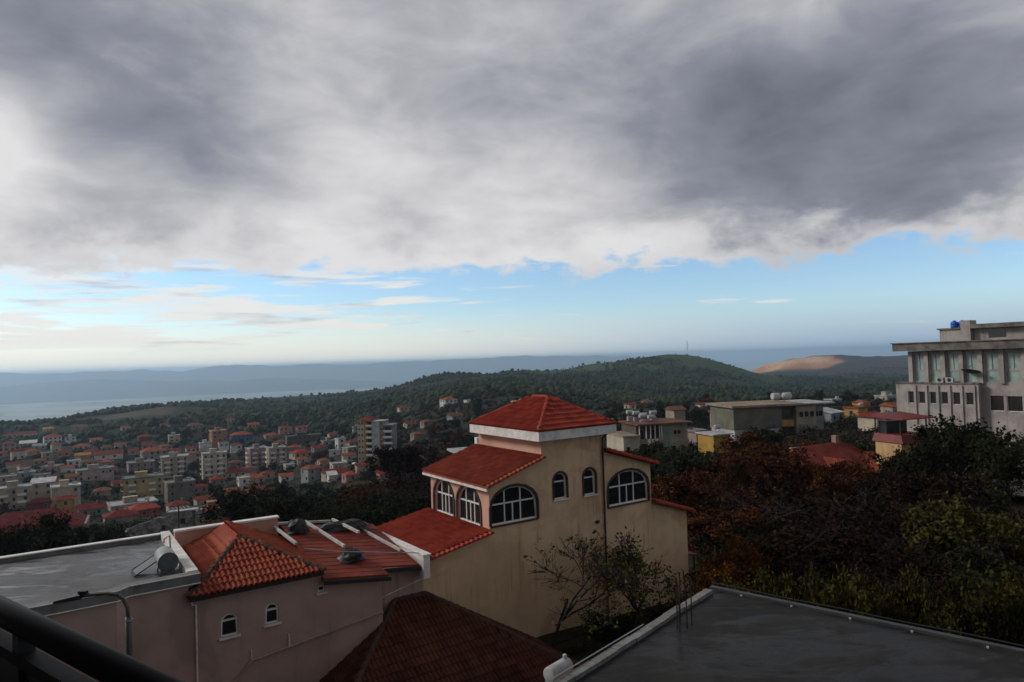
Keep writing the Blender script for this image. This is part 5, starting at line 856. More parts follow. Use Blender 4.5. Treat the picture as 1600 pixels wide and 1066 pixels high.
# ---- low annex with old hipped roof in front of the tan house
def annex():
    r_ = root34('low_annex', 11.9, 24, -17, 'low annex with old brown tiled hipped roof below the tan house', 'house')
    k1, k0 = (14.25, 29.0, -11.16), (12.7, 29.0, -11.16); D = 6.2; sl = .6
    c1, c0 = (k1[0]+D, 29.0-D, k1[2]-sl*D), (k0[0]-D, 29.0-D, k0[2]-sl*D); b1_, b0_ = (k1[0]+D, 29.0, k1[2]-sl*D), (k0[0]-D, 29.0, k0[2]-sl*D)
    b1_ = (c1[0], 28.9, c1[2]); lw = None
    dk = MB(); dk.add([k0, k1, c1, c0, b1_], [(0, 3, 2, 1), (1, 2, 4)]); dk.add([k0, c0, (c0[0], 28.02, c0[2]), (k0[0]-.98, 28.02, k0[2]-.59)], [(0, 3, 2, 1)])
    roof = dk.build('hipped_roof', tile_old, r_)
    tl = tile_mesh('tile', tile_old, .4, .42)
    Tf = tiles_on((c0, c1, k1, k0), c0, c1, .4, .42); Tf.sort(key=lambda M: -M[2][3])
    vis = [M for M in Tf if M[2][3] > -13.6]; rest = [M for M in Tf if M[2][3] <= -13.6]
    vis.sort(key=lambda M: abs(M[0][3]-14)); left = lay(vis, tl, 'tile', roof, 300)
    Tl = tiles_on((c0, k0, (k0[0]-.7, 28.3, k0[2]-.42), (c0[0], 28.3, c0[2])), (c0[0], 29, c0[2]), c0, .4, .42)
    Tr = tiles_on((c1, b1_, k1), c1, b1_, .4, .42)
    joined(left+rest+Tl+Tr, tl, 'tile_field', roof)
    cp = cap_mesh('ridge_tile', tile_dark, .13, .38)
    caps_along(c1, k1, cp, roof, ln=.38); caps_along(c0, k0, cp, roof, ln=.38); caps_along(k0, k1, cp, roof, ln=.38)
    wl = MB(); wl.box(c0[0]+.5, c1[0]-.5, 22.6, 27.9, -17, c0[2]-.05); wl.build('wall', plaster_mauve, r_)
annex()

# ---- white steel frame and tarpaulins over the sunken roof
def pergola():
    r_ = root34('pergola_frame', 10.4, 31, -9, 'white steel pergola frame standing over the sunken red roof', 'pergola')
    z = -8.15; m = mat('dull_white_steel', (.42, .40, .37), (.3, .28, .25), rough=.6, scale=2)
    for nm, p0, p1 in (('beam', (9.05, 34.9, z), (11.85, 34.9, z-.32)), ('rafter', (8.85, 34.7, z), (8.78, 30.4, z-.02)), ('rafter', (10.45, 34.6, z-.05), (10.4, 28.9, z-.1)), ('rafter', (11.9, 34.7, z-.2), (11.8, 30.8, z-.1)), ('rafter', (12.9, 33.6, -8.75), (12.95, 28.7, -8.85))):
        q = MB(); q.bar(p0, p1, .11, .11); q.build(nm, m, r_)
    q = MB(); q.tube([(8.85, 29.5, -8.2), (10.4, 29.2, -8.55), (13.8, 28.6, -9.1)], .022, 5); q.build('cable', m, r_)
    for x, y, z1 in ((9.1, 34.6, z), (11.8, 34.6, z-.3)):
        q = MB(); q.tube([(x, y, z1), (x, y, min(z1-.2, -9.1+.16*(y-27.8)-.14*(x-9.1)-.05))], .04, 6); q.build('post', m, r_)
pergola()
tarp_m = mat('black_tarpaulin', (.012, .012, .012), (.03, .03, .028), rough=.5, scale=3, bump=.6, bump_scale=6)
def tarp(a, b, sx, sy, h, label):
    z = -9.1-.14*(a-9.1)+.16*(b-27.8)+.03
    V, F = [], []; n = 12; rings = ((1.16, 0), (1.02, .2), (.98, .5), (.78, .82), (.46, .96), (.05, 1.0))
    for k_, (rr, hh) in enumerate(rings):
        for i in range(n):
            g = 2*math.pi*i/n; q = (abs(math.cos(g))**3+abs(math.sin(g))**3)**(-1/3); q *= rr*(1+rnd.uniform(-.2, .2))
            V.append((q*sx/2*math.cos(g), q*sy/2*math.sin(g), h*(hh+(rnd.uniform(-.1, .1) if k_ else rnd.uniform(0, .04)))))
    F = [(i*n+j, i*n+(j+1) % n, (i+1)*n+(j+1) % n, (i+1)*n+j) for i in range(len(rings)-1) for j in range(n)]+[tuple(range(n*(len(rings)-1), n*len(rings)))]
    o = MB().add(V, F).build('covered_heap', tarp_m); o.location = W34(a, b, z); o.rotation_euler = (0, 0, R(34)); tag(o, label, 'tarpaulin', 'heaps under black tarpaulin on the sunken roof')
tarp(10.9, 29.5, 1.0, .9, .5, 'black tarpaulin bundle in the middle of the sunken red roof')
tarp(9.6, 33.0, .85, .8, .62, 'black tarpaulin bundle behind, near the left pergola rafter')
tarp(11.9, 33.3, 2.4, .8, .4, 'long low black tarpaulin lying under the right pergola corner')

# ---- solar water heater, antenna on the terrace
def drum(r_, name, m, length, rad, M, mcap=None):
    q = MB(); q.lathe([(rad*.8, -.02), (rad*.97, 0), (rad, .03), (rad, length-.03), (rad*.97, length), (rad*.8, length+.02)], 20, M); return q.build(name, m, r_, True)
steel_white = mat('white_enamel_drum', (.36, .36, .35), (.27, .27, .26), rough=.35, scale=3)
drum_end = mat('dark_drum_end', (.06, .07, .075), (.09, .1, .1), rough=.5, scale=5)
drum_grey = mat('grey_enamel_drum', (.26, .26, .25), (.19, .19, .185), rough=.4, scale=3)
def solar_heater():
    r_ = root34('solar_water_heater', 3.6, 29.6, -8.26, 'white solar water heater drum on the terrace beside the parapet', 'water heater')
    dm = drum(r_, 'drum', drum_grey, 1.25, .36, Matrix.Translation((3.62, 30.75, -7.78)) @ Matrix.Rotation(R(90), 4, 'X'))
    q = MB(); q.lathe([(.37, 0), (.37, .02), (.3, .03)], 20, Matrix.Translation((3.62, 29.5, -7.78)) @ Matrix.Rotation(R(90), 4, 'X')); q.build('end_cap', drum_end, dm)
    q = MB(); q.tube([(3.62, 30.6, -7.27), (3.62, 30.6, -7.12), (3.85, 30.8, -7.05), (3.9, 30.9, -8.0)], .03, 6); q.build('pipe', mat('pink_pipe', (.3, .16, .15)), r_)
    for x, y in ((3.35, 29.75), (3.9, 29.75), (3.35, 30.5), (3.9, 30.5)): q = MB(); q.bar((x, y, -8.26), (3.62+(x-3.62)*.6, y, -8.0), .05, .05); q.build('leg', grey_metal, r_)
    q = MB(); q.bar((2.5, 29.9, -8.2), (3.3, 29.9, -7.75), .04, .04); q.bar((2.5, 30.9, -8.2), (3.3, 30.9, -7.75), .04, .04); q.bar((2.5, 29.9, -8.2), (2.5, 30.9, -8.2), .04, .04); q.bar((3.3, 29.9, -7.75), (3.3, 30.9, -7.75), .04, .04); q.build('collector_frame', black_metal, r_)
    q = MB(); q.solid([(2.55, 29.95, -8.2), (3.25, 29.95, -7.8), (3.25, 30.85, -7.8), (2.55, 30.85, -8.2)], [(2.55, 29.95, -8.17), (3.25, 29.95, -7.77), (3.25, 30.85, -7.77), (2.55, 30.85, -8.17)]); q.build('collector_glass', glass, r_)
solar_heater()
def antenna():
    r_ = root34('tv_antenna', 4.7, 35, -8.6, 'thin television antenna rod behind the terrace corner', 'antenna')
    q = MB(); q.tube([(4.75, 34.9, -9.2), (4.75, 34.9, -6.6)], .03, 6); q.build('mast', black_metal, r_)
    q = MB(); q.bar((4.3, 34.9, -6.75), (5.2, 34.9, -6.75), .03, .03)
    for i in range(6): q.bar((4.35+i*.16, 34.55, -6.75), (4.35+i*.16, 35.25, -6.75), .02, .02)
    q.build('boom', grey_metal, r_)
antenna()

# ---- street lamp in front of the mauve house
def lamp():
    r_ = empty('street_lamp', (-9.66, 17.0, -13.81), 0, 'grey gooseneck street lamp with flat black head before the mauve wall', 'street lamp')
    P = [(0, 0, 0), (0, 0, 7.2), (-.01, 0, 7.75)]; q = MB(); q.tube(P, [.085, .075, .07], 10); q.build('pole', mat('painted_pole', (.10, .085, .07), (.07, .06, .05), rough=.5, scale=4), r_, True)
    q = MB(); q.tube([(-.01, 0, 7.7), (-.03, 0, 7.98), (-.12, 0, 8.18), (-.27, 0, 8.3), (-.5, 0, 8.34), (-.85, 0, 8.33), (-1.22, 0, 8.29)], .045, 10); q.build('arm', MATS['painted_pole'], r_, True)
    q = MB(); q.solid([(-1.15, -.1, 8.24), (-1.15, .1, 8.24), (-1.82, .07, 8.14), (-1.82, -.07, 8.14)], [(-1.15, -.08, 8.34), (-1.15, .08, 8.34), (-1.82, .06, 8.2), (-1.82, -.06, 8.2)]); hd = q.build('lamp_head', black_metal, r_)
    q = MB(); q.box(-1.22, -1.02, -.05, .05, 8.345, 8.42); q.build('light_sensor', black_metal, hd)
    q = MB(); q.lathe([(.09, 0), (.09, .05)], 10, Matrix.Translation((0, 0, 7.65))); q.build('collar', grey_metal, r_)
    q = MB(); q.box(-.16, .16, -.16, .16, -.3, .02); q.build('base_plate', grey_metal, r_)
lamp()

# ---- the wet dark concrete roof at lower right
G49 = 49
def slab_roof():
    r_ = root34('flat_roof_building', 14, 2, -17, 'dark wet flat concrete roof with low kerb at lower right', 'building', G49)
    q = MB(); q.prism([(5, -16), (22.5, -16), (22.5, 10.5), (5, 10.5)], -8.7, -8.45); q.build('roof_slab', slab_mat, r_)
    q = MB(); q.box(5.3, 22.2, -15.7, 10.2, -18, -8.7); q.build('wall', plaster_mauve, r_)
    # kerb stones along the left edge, one by one
    km = mat('pale_kerb', (.17, .165, .15), (.10, .10, .09), rough=.7, scale=3, bump=.3, object_random=.35); kb = MB(); kb.box(-.49, .49, -.13, .13, 0, .13); kme = kb.mesh('kerb_stone', km)
    for i in range(17):
        o = link('kerb_stone', kme, r_); o.location = (5.6+i, 10.62+rnd.uniform(-.02, .02), -8.45-rnd.uniform(0, .02)); o.rotation_euler = (rnd.uniform(-.02, .02), rnd.uniform(-.015, .015), rnd.uniform(-.015, .015))
    q = MB(); q.box(22.45, 22.65, -16, 10.75, -8.6, -8.37); q.build('edge_upstand', mat('dark_upstand', (.045, .05, .048), (.03, .03, .03), rough=.5, scale=2), r_)
    q = MB(); P = [(22.62, 10.7-i*.9, -8.28+.012*math.sin(i*1.7)) for i in range(30)]; q.tube(P, .022, 6); q.build('edge_cable', black_metal, r_)
    ck = MB(); ck.box(-.02, .02, -.03, .03, 0, .05); cme = ck.mesh('cable_clip', steel_white)
    for b in (9.6, 7.95, 6.2, 4.55, 2.75, 1.2): o = link('cable_clip', cme, r_); o.location = (22.38, b, -8.45)
    q = MB(); q.tube([(5, 10.8, -8.28), (13.6, 10.8, -8.26), (18, 10.8, -8.3)], .018, 5); q.build('edge_wire', mat('pale_wire', (.4, .4, .4), rough=.4), r_)
slab_roof()
rust = mat('rusty_steel', (.02, .012, .01), (.012, .009, .008), rough=.75, scale=8)
def rebars():
    for i, (a, b, hh, ln_) in enumerate(((18.5, 9.86, 1.38, 0), (18.72, 10.05, 1.5, .06), (18.86, 9.8, 1.75, -.1), (19.16, 9.8, 1.4, .05), (19.0, 10.1, 1.55, .1))):
        q = MB(); q.tube([(0, 0, -.02), (ln_*.2, 0, hh*.5), (ln_, .02, hh)], .02, 5)
        lab = ('rusty starter bar rising from the wet roof, leftmost of the cluster', 'second rusty starter bar from the left on the wet roof', 'tallest rusty starter bar in the cluster on the wet roof', 'rightmost rusty starter bar of the cluster on the wet roof', 'rusty starter bar at the back of the cluster on the wet roof')[i]
        o = q.build('starter_bar', rust); o.location = frame(G49)(a, b, -8.45+LIFT49); o.rotation_euler = (0, 0, R(49)); tag(o, lab, 'steel bar', 'starter bars on the wet roof')
rebars()
def white_tank():
    r_ = root34('water_tank', 14.6, 11.5, -9.4, 'white cylindrical water tank lying beyond the kerb at bottom', 'water tank', G49)
    dm = drum(r_, 'drum', steel_white, .8, .21, Matrix.Translation((14.25, 11.45, -8.62)) @ Matrix.Rotation(R(90), 4, 'Y'))
    q = MB(); q.lathe([(.06, 0), (.06, .07), (.04, .09)], 10, Matrix.Translation((14.95, 11.45, -8.39))); q.build('lid', steel_white, dm)
    for a in (14.4, 14.95):
        q = MB(); q.box(a-.03, a+.03, 11.2, 11.7, -9.5, -8.82); q.build('cradle', grey_metal, r_)
    q = MB(); q.box(14.0, 15.4, 10.95, 12.1, -17, -9.5); q.build('plinth', plaster_mauve, r_)
white_tank()

# ---- balcony railing close to the eye at lower left
def railing():
    P = Vector((-1.31, 1.73, 0)); dr = Vector((.71, -.51, 0)).normalized(); dl = -dr
    r_ = empty('balcony_railing', (-.77, 1.34, -1.605), math.atan2(dr.y, dr.x), 'black tubular handrail of the balcony at lower left corner', 'railing')
    q = MB(); q.tube([(-3.5, 0, 1.018), (2.6, 0, 1.018)], .03, 24); q.build('handrail', mat('black_enamel', (.003, .003, .003), (.005, .005, .005), rough=.42, scale=8, spec=.06), r_, True)
    q = MB(); q.box(-3.5, 2.6, -.02, .02, .925, .952); q.build('lower_rail', mat('grey_flat_bar', (.025, .026, .025), (.014, .014, .014), rough=.6, scale=6, spec=.2), r_)
    for i in range(5): q = MB(); q.bar((-3.2+i*1.35, 0, 0), (-3.2+i*1.35, 0, 1.0), .035, .035); q.build('post', black_metal, r_)
    q = MB(); q.box(-3.5, 2.6, -.006, .006, .06, .92); q.build('infill_panel', black_metal, r_)
    fl = MB(); fl.box(-3.6, 2.7, -2.6, .12, -.22, 0.0); o = fl.build('balcony_floor', mat('balcony_screed', (.16, .155, .15), (.12, .12, .11), scale=2)); o.location = r_.location; o.rotation_euler = r_.rotation_euler; tag(o, kind='structure')
railing()
def sky_blocker():
    # unseen facade of the balcony's building, added behind the eye to block sky light
    dr = Vector((.71, -.51, 0)).normalized(); q = MB(); q.box(-24, 34, -12, 0, -4, 30)
    o = q.build('sky_blocker_wall', mat('sky_blocker_facade', (.22, .18, .15), (.17, .14, .12), rough=.9, scale=.4)); o.location = (-1.35, -.95, -16); o.rotation_euler = (0, 0, math.atan2(dr.y, dr.x)); tag(o, kind='structure')
sky_blocker()

# ------------------------------------------------------------------ grey hotel at right
conc = mat('weathered_concrete', (.34, .30, .27), (.23, .2, .18), rough=.9, scale=.7, streak=.9, dirt=(.06, .05, .045), bump=.3, bump_scale=5)
conc_dark = mat('stained_cornice', (.17, .145, .125), (.07, .06, .052), rough=.95, scale=.9, streak=.9, dirt=(.035, .03, .028), bump=.4, bump_scale=4)
curtain = mat('pale_green_curtain', (.2, .28, .24), (.28, .36, .32), rough=.3, scale=1.2, spec=.6)
brown_glass = mat('brown_window_glass', (.02, .014, .013), (.035, .024, .02), rough=.12, scale=2, spec=.5)
def hotel():
    A = 89.4; r_ = root34('hotel', A, 38, -18, 'weathered grey hotel with tall windows and heavy cornice at right edge', 'hotel')
    bx = lambda x: 43.42-(x-1420)*.0696; f0 = lambda y, z, q: (A+q, y, z)
    up = [(1429, 1445), (1456, 1472), (1484, 1501), (1511.5, 1529), (1541.5, 1560), (1572, 1591), (1603, 1622), (1634, 1653)]
    holes = [rect(bx(b), bx(a), -5.35, -2.05) for a, b in up]; lowr = [rect(bx(b), bx(a), -8.65, -6.9) for a, b in ((1545, 1566), (1570, 1592), (1600, 1622), (1630, 1652))]
    w_ = MB(); holed(w_, [(24, -18), (43.5, -18), (43.5, -1.6), (24, -1.6)], holes+lowr, f0, .3)
    for b in (43.5, 24): w_.add([(A, b, -18), (A+14, b, -18), (A+14, b, -1.6), (A, b, -1.6)], [(0, 1, 2, 3)])
    w_.add([(A+14, 24, -18), (A+14, 43.5, -18), (A+14, 43.5, -1.6), (A+14, 24, -1.6)], [(0, 1, 2, 3)]); w_.build('wall', conc, r_)
    def hw(h, f, gl, mid=True):
        x0, x1, z0, z1 = h[0][0], h[1][0], h[0][1], h[2][1]
        fr = MB(); band(fr, h, f, -.07, .12, .22, True)
        def bb(a0, a1, c0, c1): fr.add([f(x, z, q) for q in (.13, .21) for x, z in ((a0, c0), (a1, c0), (a1, c1), (a0, c1))], [(0,1,2,3), (4,7,6,5), (0,4,5,1), (1,5,6,2), (2,6,7,3), (3,7,4,0)])
        if mid: zt = z0+(z1-z0)*.42; bb(x0, x1, zt-.1, zt+.1); bb((x0+x1)/2-.03, (x0+x1)/2+.03, zt, z1)
        o = fr.build('window', conc if mid else pvc, r_); pn = MB(); pn.add([f(x, z, .2) for x, z in h], [(0, 1, 2, 3)]); pn.build('pane', gl, o)
    for h in holes: hw(h, f0, curtain)
    for h in lowr: hw(h, f0, brown_glass, False)
    # fins between the tall windows
    for i in range(len(up)+1):
        x = 1424 if i == 0 else (up[i-1][1]+(up[i][0] if i < len(up) else up[i-1][1]+11))/2
        q = MB(); q.box(A-.28, A-.003, bx(x)-.24, bx(x)+.24, -5.5, -1.6); q.build('pilaster', conc, r_)
    # projecting lower storey
    f1 = lambda y, z, q: (A-.9+q, y, z); lw = [(1422, 1432), (1439.5, 1451), (1458, 1469), (1476.5, 1488), (1495, 1507), (1515, 1527)]
    lh = [rect(bx(b), bx(a), -8.0, -6.55) for a, b in lw]; q = MB(); holed(q, [(bx(1535), -18), (44.7, -18), (44.7, -5.6), (bx(1535), -5.6)], lh, f1, .28)
    for b in (44.7, bx(1535)): q.add([(A-.9, b, -18), (A-.004, b, -18), (A-.004, b, -5.6), (A-.9, b, -5.6)], [(0, 1, 2, 3)])
    q.add([(A-.9, bx(1535), -5.6), (A-.9, 44.7, -5.6), (A-.004, 44.7, -5.6), (A-.004, bx(1535), -5.6)], [(0, 1, 2, 3)]); q.build('lower_storey', conc, r_)
    for h in lh: hw(h, f1, brown_glass, False)
    for i in range(6):
        q = MB(); b = bx(1435.5+i*18.7); q.box(A-1.06, A-.903, b-.09, b+.09, -10.5, -5.75); q.build('pilaster', conc, r_)
    q = MB(); q.box(A-1.0, A+.3, bx(1536), 44.8, -5.597, -5.42); q.build('ledge', conc_dark, r_)
    # cornice with ragged concrete face
    q = MB(); q.box(A-1.15, A+14.5, 23.5, 44.8, -1.55, -.62); q.build('cornice', conc_dark, r_)
    q = MB(); q.box(A-1.3, A+14.6, 23.4, 44.95, -.617, -.5); q.build('roof_edge', conc_dark, r_)
    # rooftop rooms
    q = MB(); q.box(A+2, A+6, bx(1506), bx(1461), -.497, .95); q.build('rooftop_room', conc, r_)
    q = MB(); q.box(A+1.8, A+6.2, bx(1506), bx(1458), .953, 1.13); q.build('rooftop_slab', conc_dark, r_)
    q = MB(); q.box(A+1.7, A+3.4, bx(1512), bx(1497), -.497, 1.95); q.build('chimney_shaft', conc, r_)
    q = MB(); q.box(A+2.5, A+7, 30.9, bx(1513), -.497, .95); q.build('rooftop_room', conc, r_)
    q = MB(); q.box(A+1.6, A+7.4, 30.6, bx(1513), .953, 1.45); q.build('rooftop_slab', conc_dark, r_)
    q = MB(); q.box(A+2.44, A+2.497, bx(1560), bx(1535), -.2, .8); q.build('rooftop_window', brown_glass, r_)
hotel()
blue_pl = mat('blue_plastic', (.012, .10, .42), (.01, .075, .33), rough=.4, scale=4)
for i, (da, b, lab) in enumerate(((2.6, 39.1, 'blue plastic water tank on hotel roof, left of the two'), (2.9, 38.35, 'blue plastic water tank on hotel roof, right one by the shaft'))):
    r_ = root34('water_tank', 89.4+da, b, 1.13, lab, 'water tank', group='blue tanks on the hotel roof')
    q = MB(); q.lathe([(.34, 0), (.42, .08), (.42, .26), (.39, .3), (.43, .34), (.43, .58), (.36, .74), (.16, .82)], 16, Matrix.Translation((89.4+da, b, 1.13))); q.build('body', blue_pl, r_, True)
    q = MB(); q.lathe([(.17, .82), (.17, .9), (.1, .92)], 12, Matrix.Translation((89.4+da, b, 1.13))); q.build('lid', blue_pl, r_)
def dish(loc, rad, label, m, aim=(-.5, -.6, .55), group=None):
    r_ = empty('satellite_dish', loc, 0, label, 'satellite dish', group)
    q = MB(); n = 16; ax = Vector(aim).normalized(); M = Matrix.Translation((0, 0, rad*1.1)) @ ax.to_track_quat('Z', 'Y').to_matrix().to_4x4()
    V = [M @ Vector((0, 0, 0))]+[M @ Vector((rad*k_*math.cos(2*math.pi*j/n), rad*k_*math.sin(2*math.pi*j/n), rad*.28*k_*k_)) for k_ in (.5, 1.0) for j in range(n)]
    q.add(V, [(0, 1+j, 1+(j+1) % n) for j in range(n)]+[(1+j, 1+n+j, 1+n+(j+1) % n, 1+(j+1) % n) for j in range(n)]); q.build('reflector', m, r_, True)
    q = MB(); q.tube([(0, 0, 0), (0, 0, rad*1.05)], rad*.06, 6); q.build('mast', grey_metal, r_)
    q = MB(); q.tube([M @ Vector((0, rad*.95, rad*.25)), M @ Vector((0, 0, rad*.9))], rad*.03, 5); q.build('feed_arm', grey_metal, r_)
dish(W34(88.6, 36.2, -5.4), 1.0, 'large dark satellite dish on the hotel ledge, tilted up', mat('dark_dish', (.05, .05, .05), (.03, .03, .03), rough=.5), aim=(.25, .1, 1))
def ac_unit(a, b, z, label):
    r_ = root34('air_conditioner', a, b, z, label, 'air conditioner', group='air conditioners on the hotel ledge')
    q = MB(); q.box(a-.2, a+.2, b-.42, b+.42, z, z+.6); q.build('case', steel_white, r_)
    q = MB(); q.lathe([(.22, 0), (.22, .02)], 14, Matrix.Translation((a-.2, b, z+.3)) @ Matrix.Rotation(R(-90), 4, 'Y')); q.build('fan_grille', black_metal, r_)
ac_unit(88.75, 39.6, -5.42, 'white air conditioner box on the hotel ledge left of the dish'); ac_unit(88.75, 38.5, -5.42, 'white air conditioner box on hotel ledge nearest the dish')

# ------------------------------------------------------------------ town houses
PAL = dict(cream=(.5, .43, .32), white=(.66, .64, .6), tan=(.36, .28, .2), pink=(.46, .26, .22), palegreen=(.36, .42, .34), red=(.24, .052, .034), grey=(.3, .29, .28), dullpink=(.34, .24, .21), beigepink=(.44, .34, .29),
           beige=(.44, .37, .28), yellowbeige=(.5, .38, .18), coral=(.4, .085, .055), olivegrey=(.17, .16, .115), brick=(.38, .15, .075), ochre=(.48, .27, .07), greygreen=(.22, .25, .2), orangebrick=(.42, .18, .09), blue=(.07, .12, .28),
           whitebeige=(.56, .48, .38), darkbrown=(.12, .085, .07), darkred=(.2, .032, .025), bluegrey=(.24, .27, .32), orange=(.38, .1, .042), rust=(.28, .1, .045), brown=(.2, .1, .07), crimson=(.38, .05, .05), palegrey=(.5, .49, .47), darkgrey=(.12, .12, .12), yellow=(.46, .27, .05))
def wallm(c): k_ = tuple(q*.78 for q in PAL[c]); return mat('wall_'+c, k_, tuple(q*.66 for q in k_), rough=.9, scale=.35, streak=.5, dirt=tuple(q*.35 for q in k_), bump=.1, bump_scale=4)
def roofm(c):
    name = 'roof_'+c
    if name in MATS: return MATS[name]
    k_ = tuple(q*.84 for q in PAL[c]); m = bpy.data.materials.new(name); m.use_nodes = True; t = NT(m.node_tree)
    tc = t.n('ShaderNodeTexCoord').outputs['Object']; x, y, z = t.sep(tc)
    pos = t.n('ShaderNodeNewGeometry').outputs['Position']; f = t.noise(pos, .5, 7, .65, .3)
    col = t.mix(t.ss(f, .35, .68), k_, tuple(q*.52 for q in k_))
    rib = t.m('ADD', t.m('ABSOLUTE', t.m('SINE', t.m('MULTIPLY', x, 11.0))), t.m('ABSOLUTE', t.m('SINE', t.m('MULTIPLY', y, 11.0))))
    g2 = t.noise(pos, 4.0, 4, .7); col = t.mix(t.m('MULTIPLY', t.ss(g2, .45, .7), .35), col, tuple(q*.35 for q in k_))
    b = t.n('ShaderNodeBsdfPrincipled'); t.put(b.inputs['Base Color'], col); b.inputs['Roughness'].default_value = .85; b.inputs['Specular IOR Level'].default_value = .08
    bn = t.n('ShaderNodeBump'); bn.inputs['Strength'].default_value = .5; bn.inputs['Distance'].default_value = .05; t.put(bn.inputs['Height'], rib); t.t.links.new(bn.outputs[0], b.inputs['Normal'])
    o = t.n('ShaderNodeOutputMaterial'); t.t.links.new(b.outputs[0], o.inputs[0]); MATS[name] = m; return m
far_pane = mat('far_window_dark', (.018, .018, .02), rough=.15, spec=.5)
far_frame = mat('grey_window_frame', (.26, .24, .21), (.18, .165, .15), scale=2)
def win_mesh(wd, h):
    q = MB(); q.box(-wd/2-.09, wd/2+.09, -.05, .02, -h/2-.09, h/2+.09); q.cur = 1; q.box(-wd/2, wd/2, -.07, -.02, -h/2, h/2); q.box(-wd/2-.15, wd/2+.15, -.16, 0, -h/2-.16, -h/2-.08)
    q.mi = [0]*6+[1]*6+[0]*6; return q.mesh('window', [far_frame, far_pane])
WIN = {k_: win_mesh(*k_) for k_ in ((1.0, 1.3), (1.5, 1.4), (.7, .8))}
def face_windows(root, w_, d_, z0, storeys, loc, rot, step=3.0, kind=(1.0, 1.3), skip=.12, sh=3.0):
    """window objects on the two sides that look towards the valley side of the street"""
    toc = Vector((-loc[0], -loc[1], 0)).normalized()
    for ang, ln_, off in ((0, w_, d_/2), (90, d_, w_/2), (180, w_, d_/2), (270, d_, w_/2)):
        nrm = Vector((math.sin(R(ang)+rot), -math.cos(R(ang)+rot), 0))
        if nrm.dot(toc) < .12: continue
        n = max(1, int(ln_/step))
        for s_ in range(storeys):
            for i in range(n):
                if rnd.random() < skip: continue
                u = (i+.5)/n*ln_-ln_/2; c_, s2 = math.cos(R(ang)), math.sin(R(ang)); x, y = u, -off-.004
                o = bpy.data.objects.new('window', WIN[kind]); C.objects.link(o); o.parent = root
                o.location = (x*c_-y*s2, x*s2+y*c_, z0+s_*sh+1.6); o.rotation_euler = (0, 0, R(ang))
def make_roof(root, kind, w_, d_, z, rc, ov=.5, slope=.4):
    hw, hd = w_/2+ov, d_/2+ov; q = MB(); z -= .02
    if kind == 'hip':
        h = min(hw, hd)*slope; E = [(-hw, -hd, z), (hw, -hd, z), (hw, hd, z), (-hw, hd, z)]
        if hw >= hd: k0, k1 = (-(hw-hd), 0, z+h), (hw-hd, 0, z+h); q.add(E+[k0, k1], [(0, 1, 5, 4), (1, 2, 5), (2, 3, 4, 5), (3, 0, 4), (3, 2, 1, 0)])
        else: k0, k1 = (0, -(hd-hw), z+h), (0, hd-hw, z+h); q.add(E+[k0, k1], [(0, 1, 4), (1, 2, 5, 4), (2, 3, 5), (3, 0, 4, 5), (3, 2, 1, 0)])
    elif kind == 'gable':
        h = hd*slope; q.add([(-hw, -hd, z), (hw, -hd, z), (hw, hd, z), (-hw, hd, z), (-hw, 0, z+h), (hw, 0, z+h)], [(0, 1, 5, 4), (2, 3, 4, 5), (1, 2, 5), (3, 0, 4), (3, 2, 1, 0)])
    elif kind == 'shed':
        q.slab([(-hw, -hd, z+.15), (hw, -hd, z+.15), (hw, hd, z+.15+hd*.35), (-hw, hd, z+.15+hd*.35)], .14)
    else:
        q.box(-hw+.2, hw-.2, -hd+.2, hd-.2, z, z+.22)
        for x0, x1, y0, y1 in ((-hw+.2, hw-.2, -hd+.2, -hd+.4), (-hw+.2, hw-.2, hd-.4, hd-.2), (-hw+.2, -hw+.4, -hd+.4, hd-.4), (hw-.4, hw-.2, -hd+.4, hd-.4)): q.box(x0, x1, y0, y1, z+.222, z+.6)
    o = q.build('roof', roofm(rc), root)
    if kind in ('hip', 'gable') and w_ > 7:
        ch = MB(); ch.box(w_*.18, w_*.18+.6, -.3, .3, z+.3, z+hd*slope+.8); ch.build('chimney', wallm('dullpink'), o)
    return o
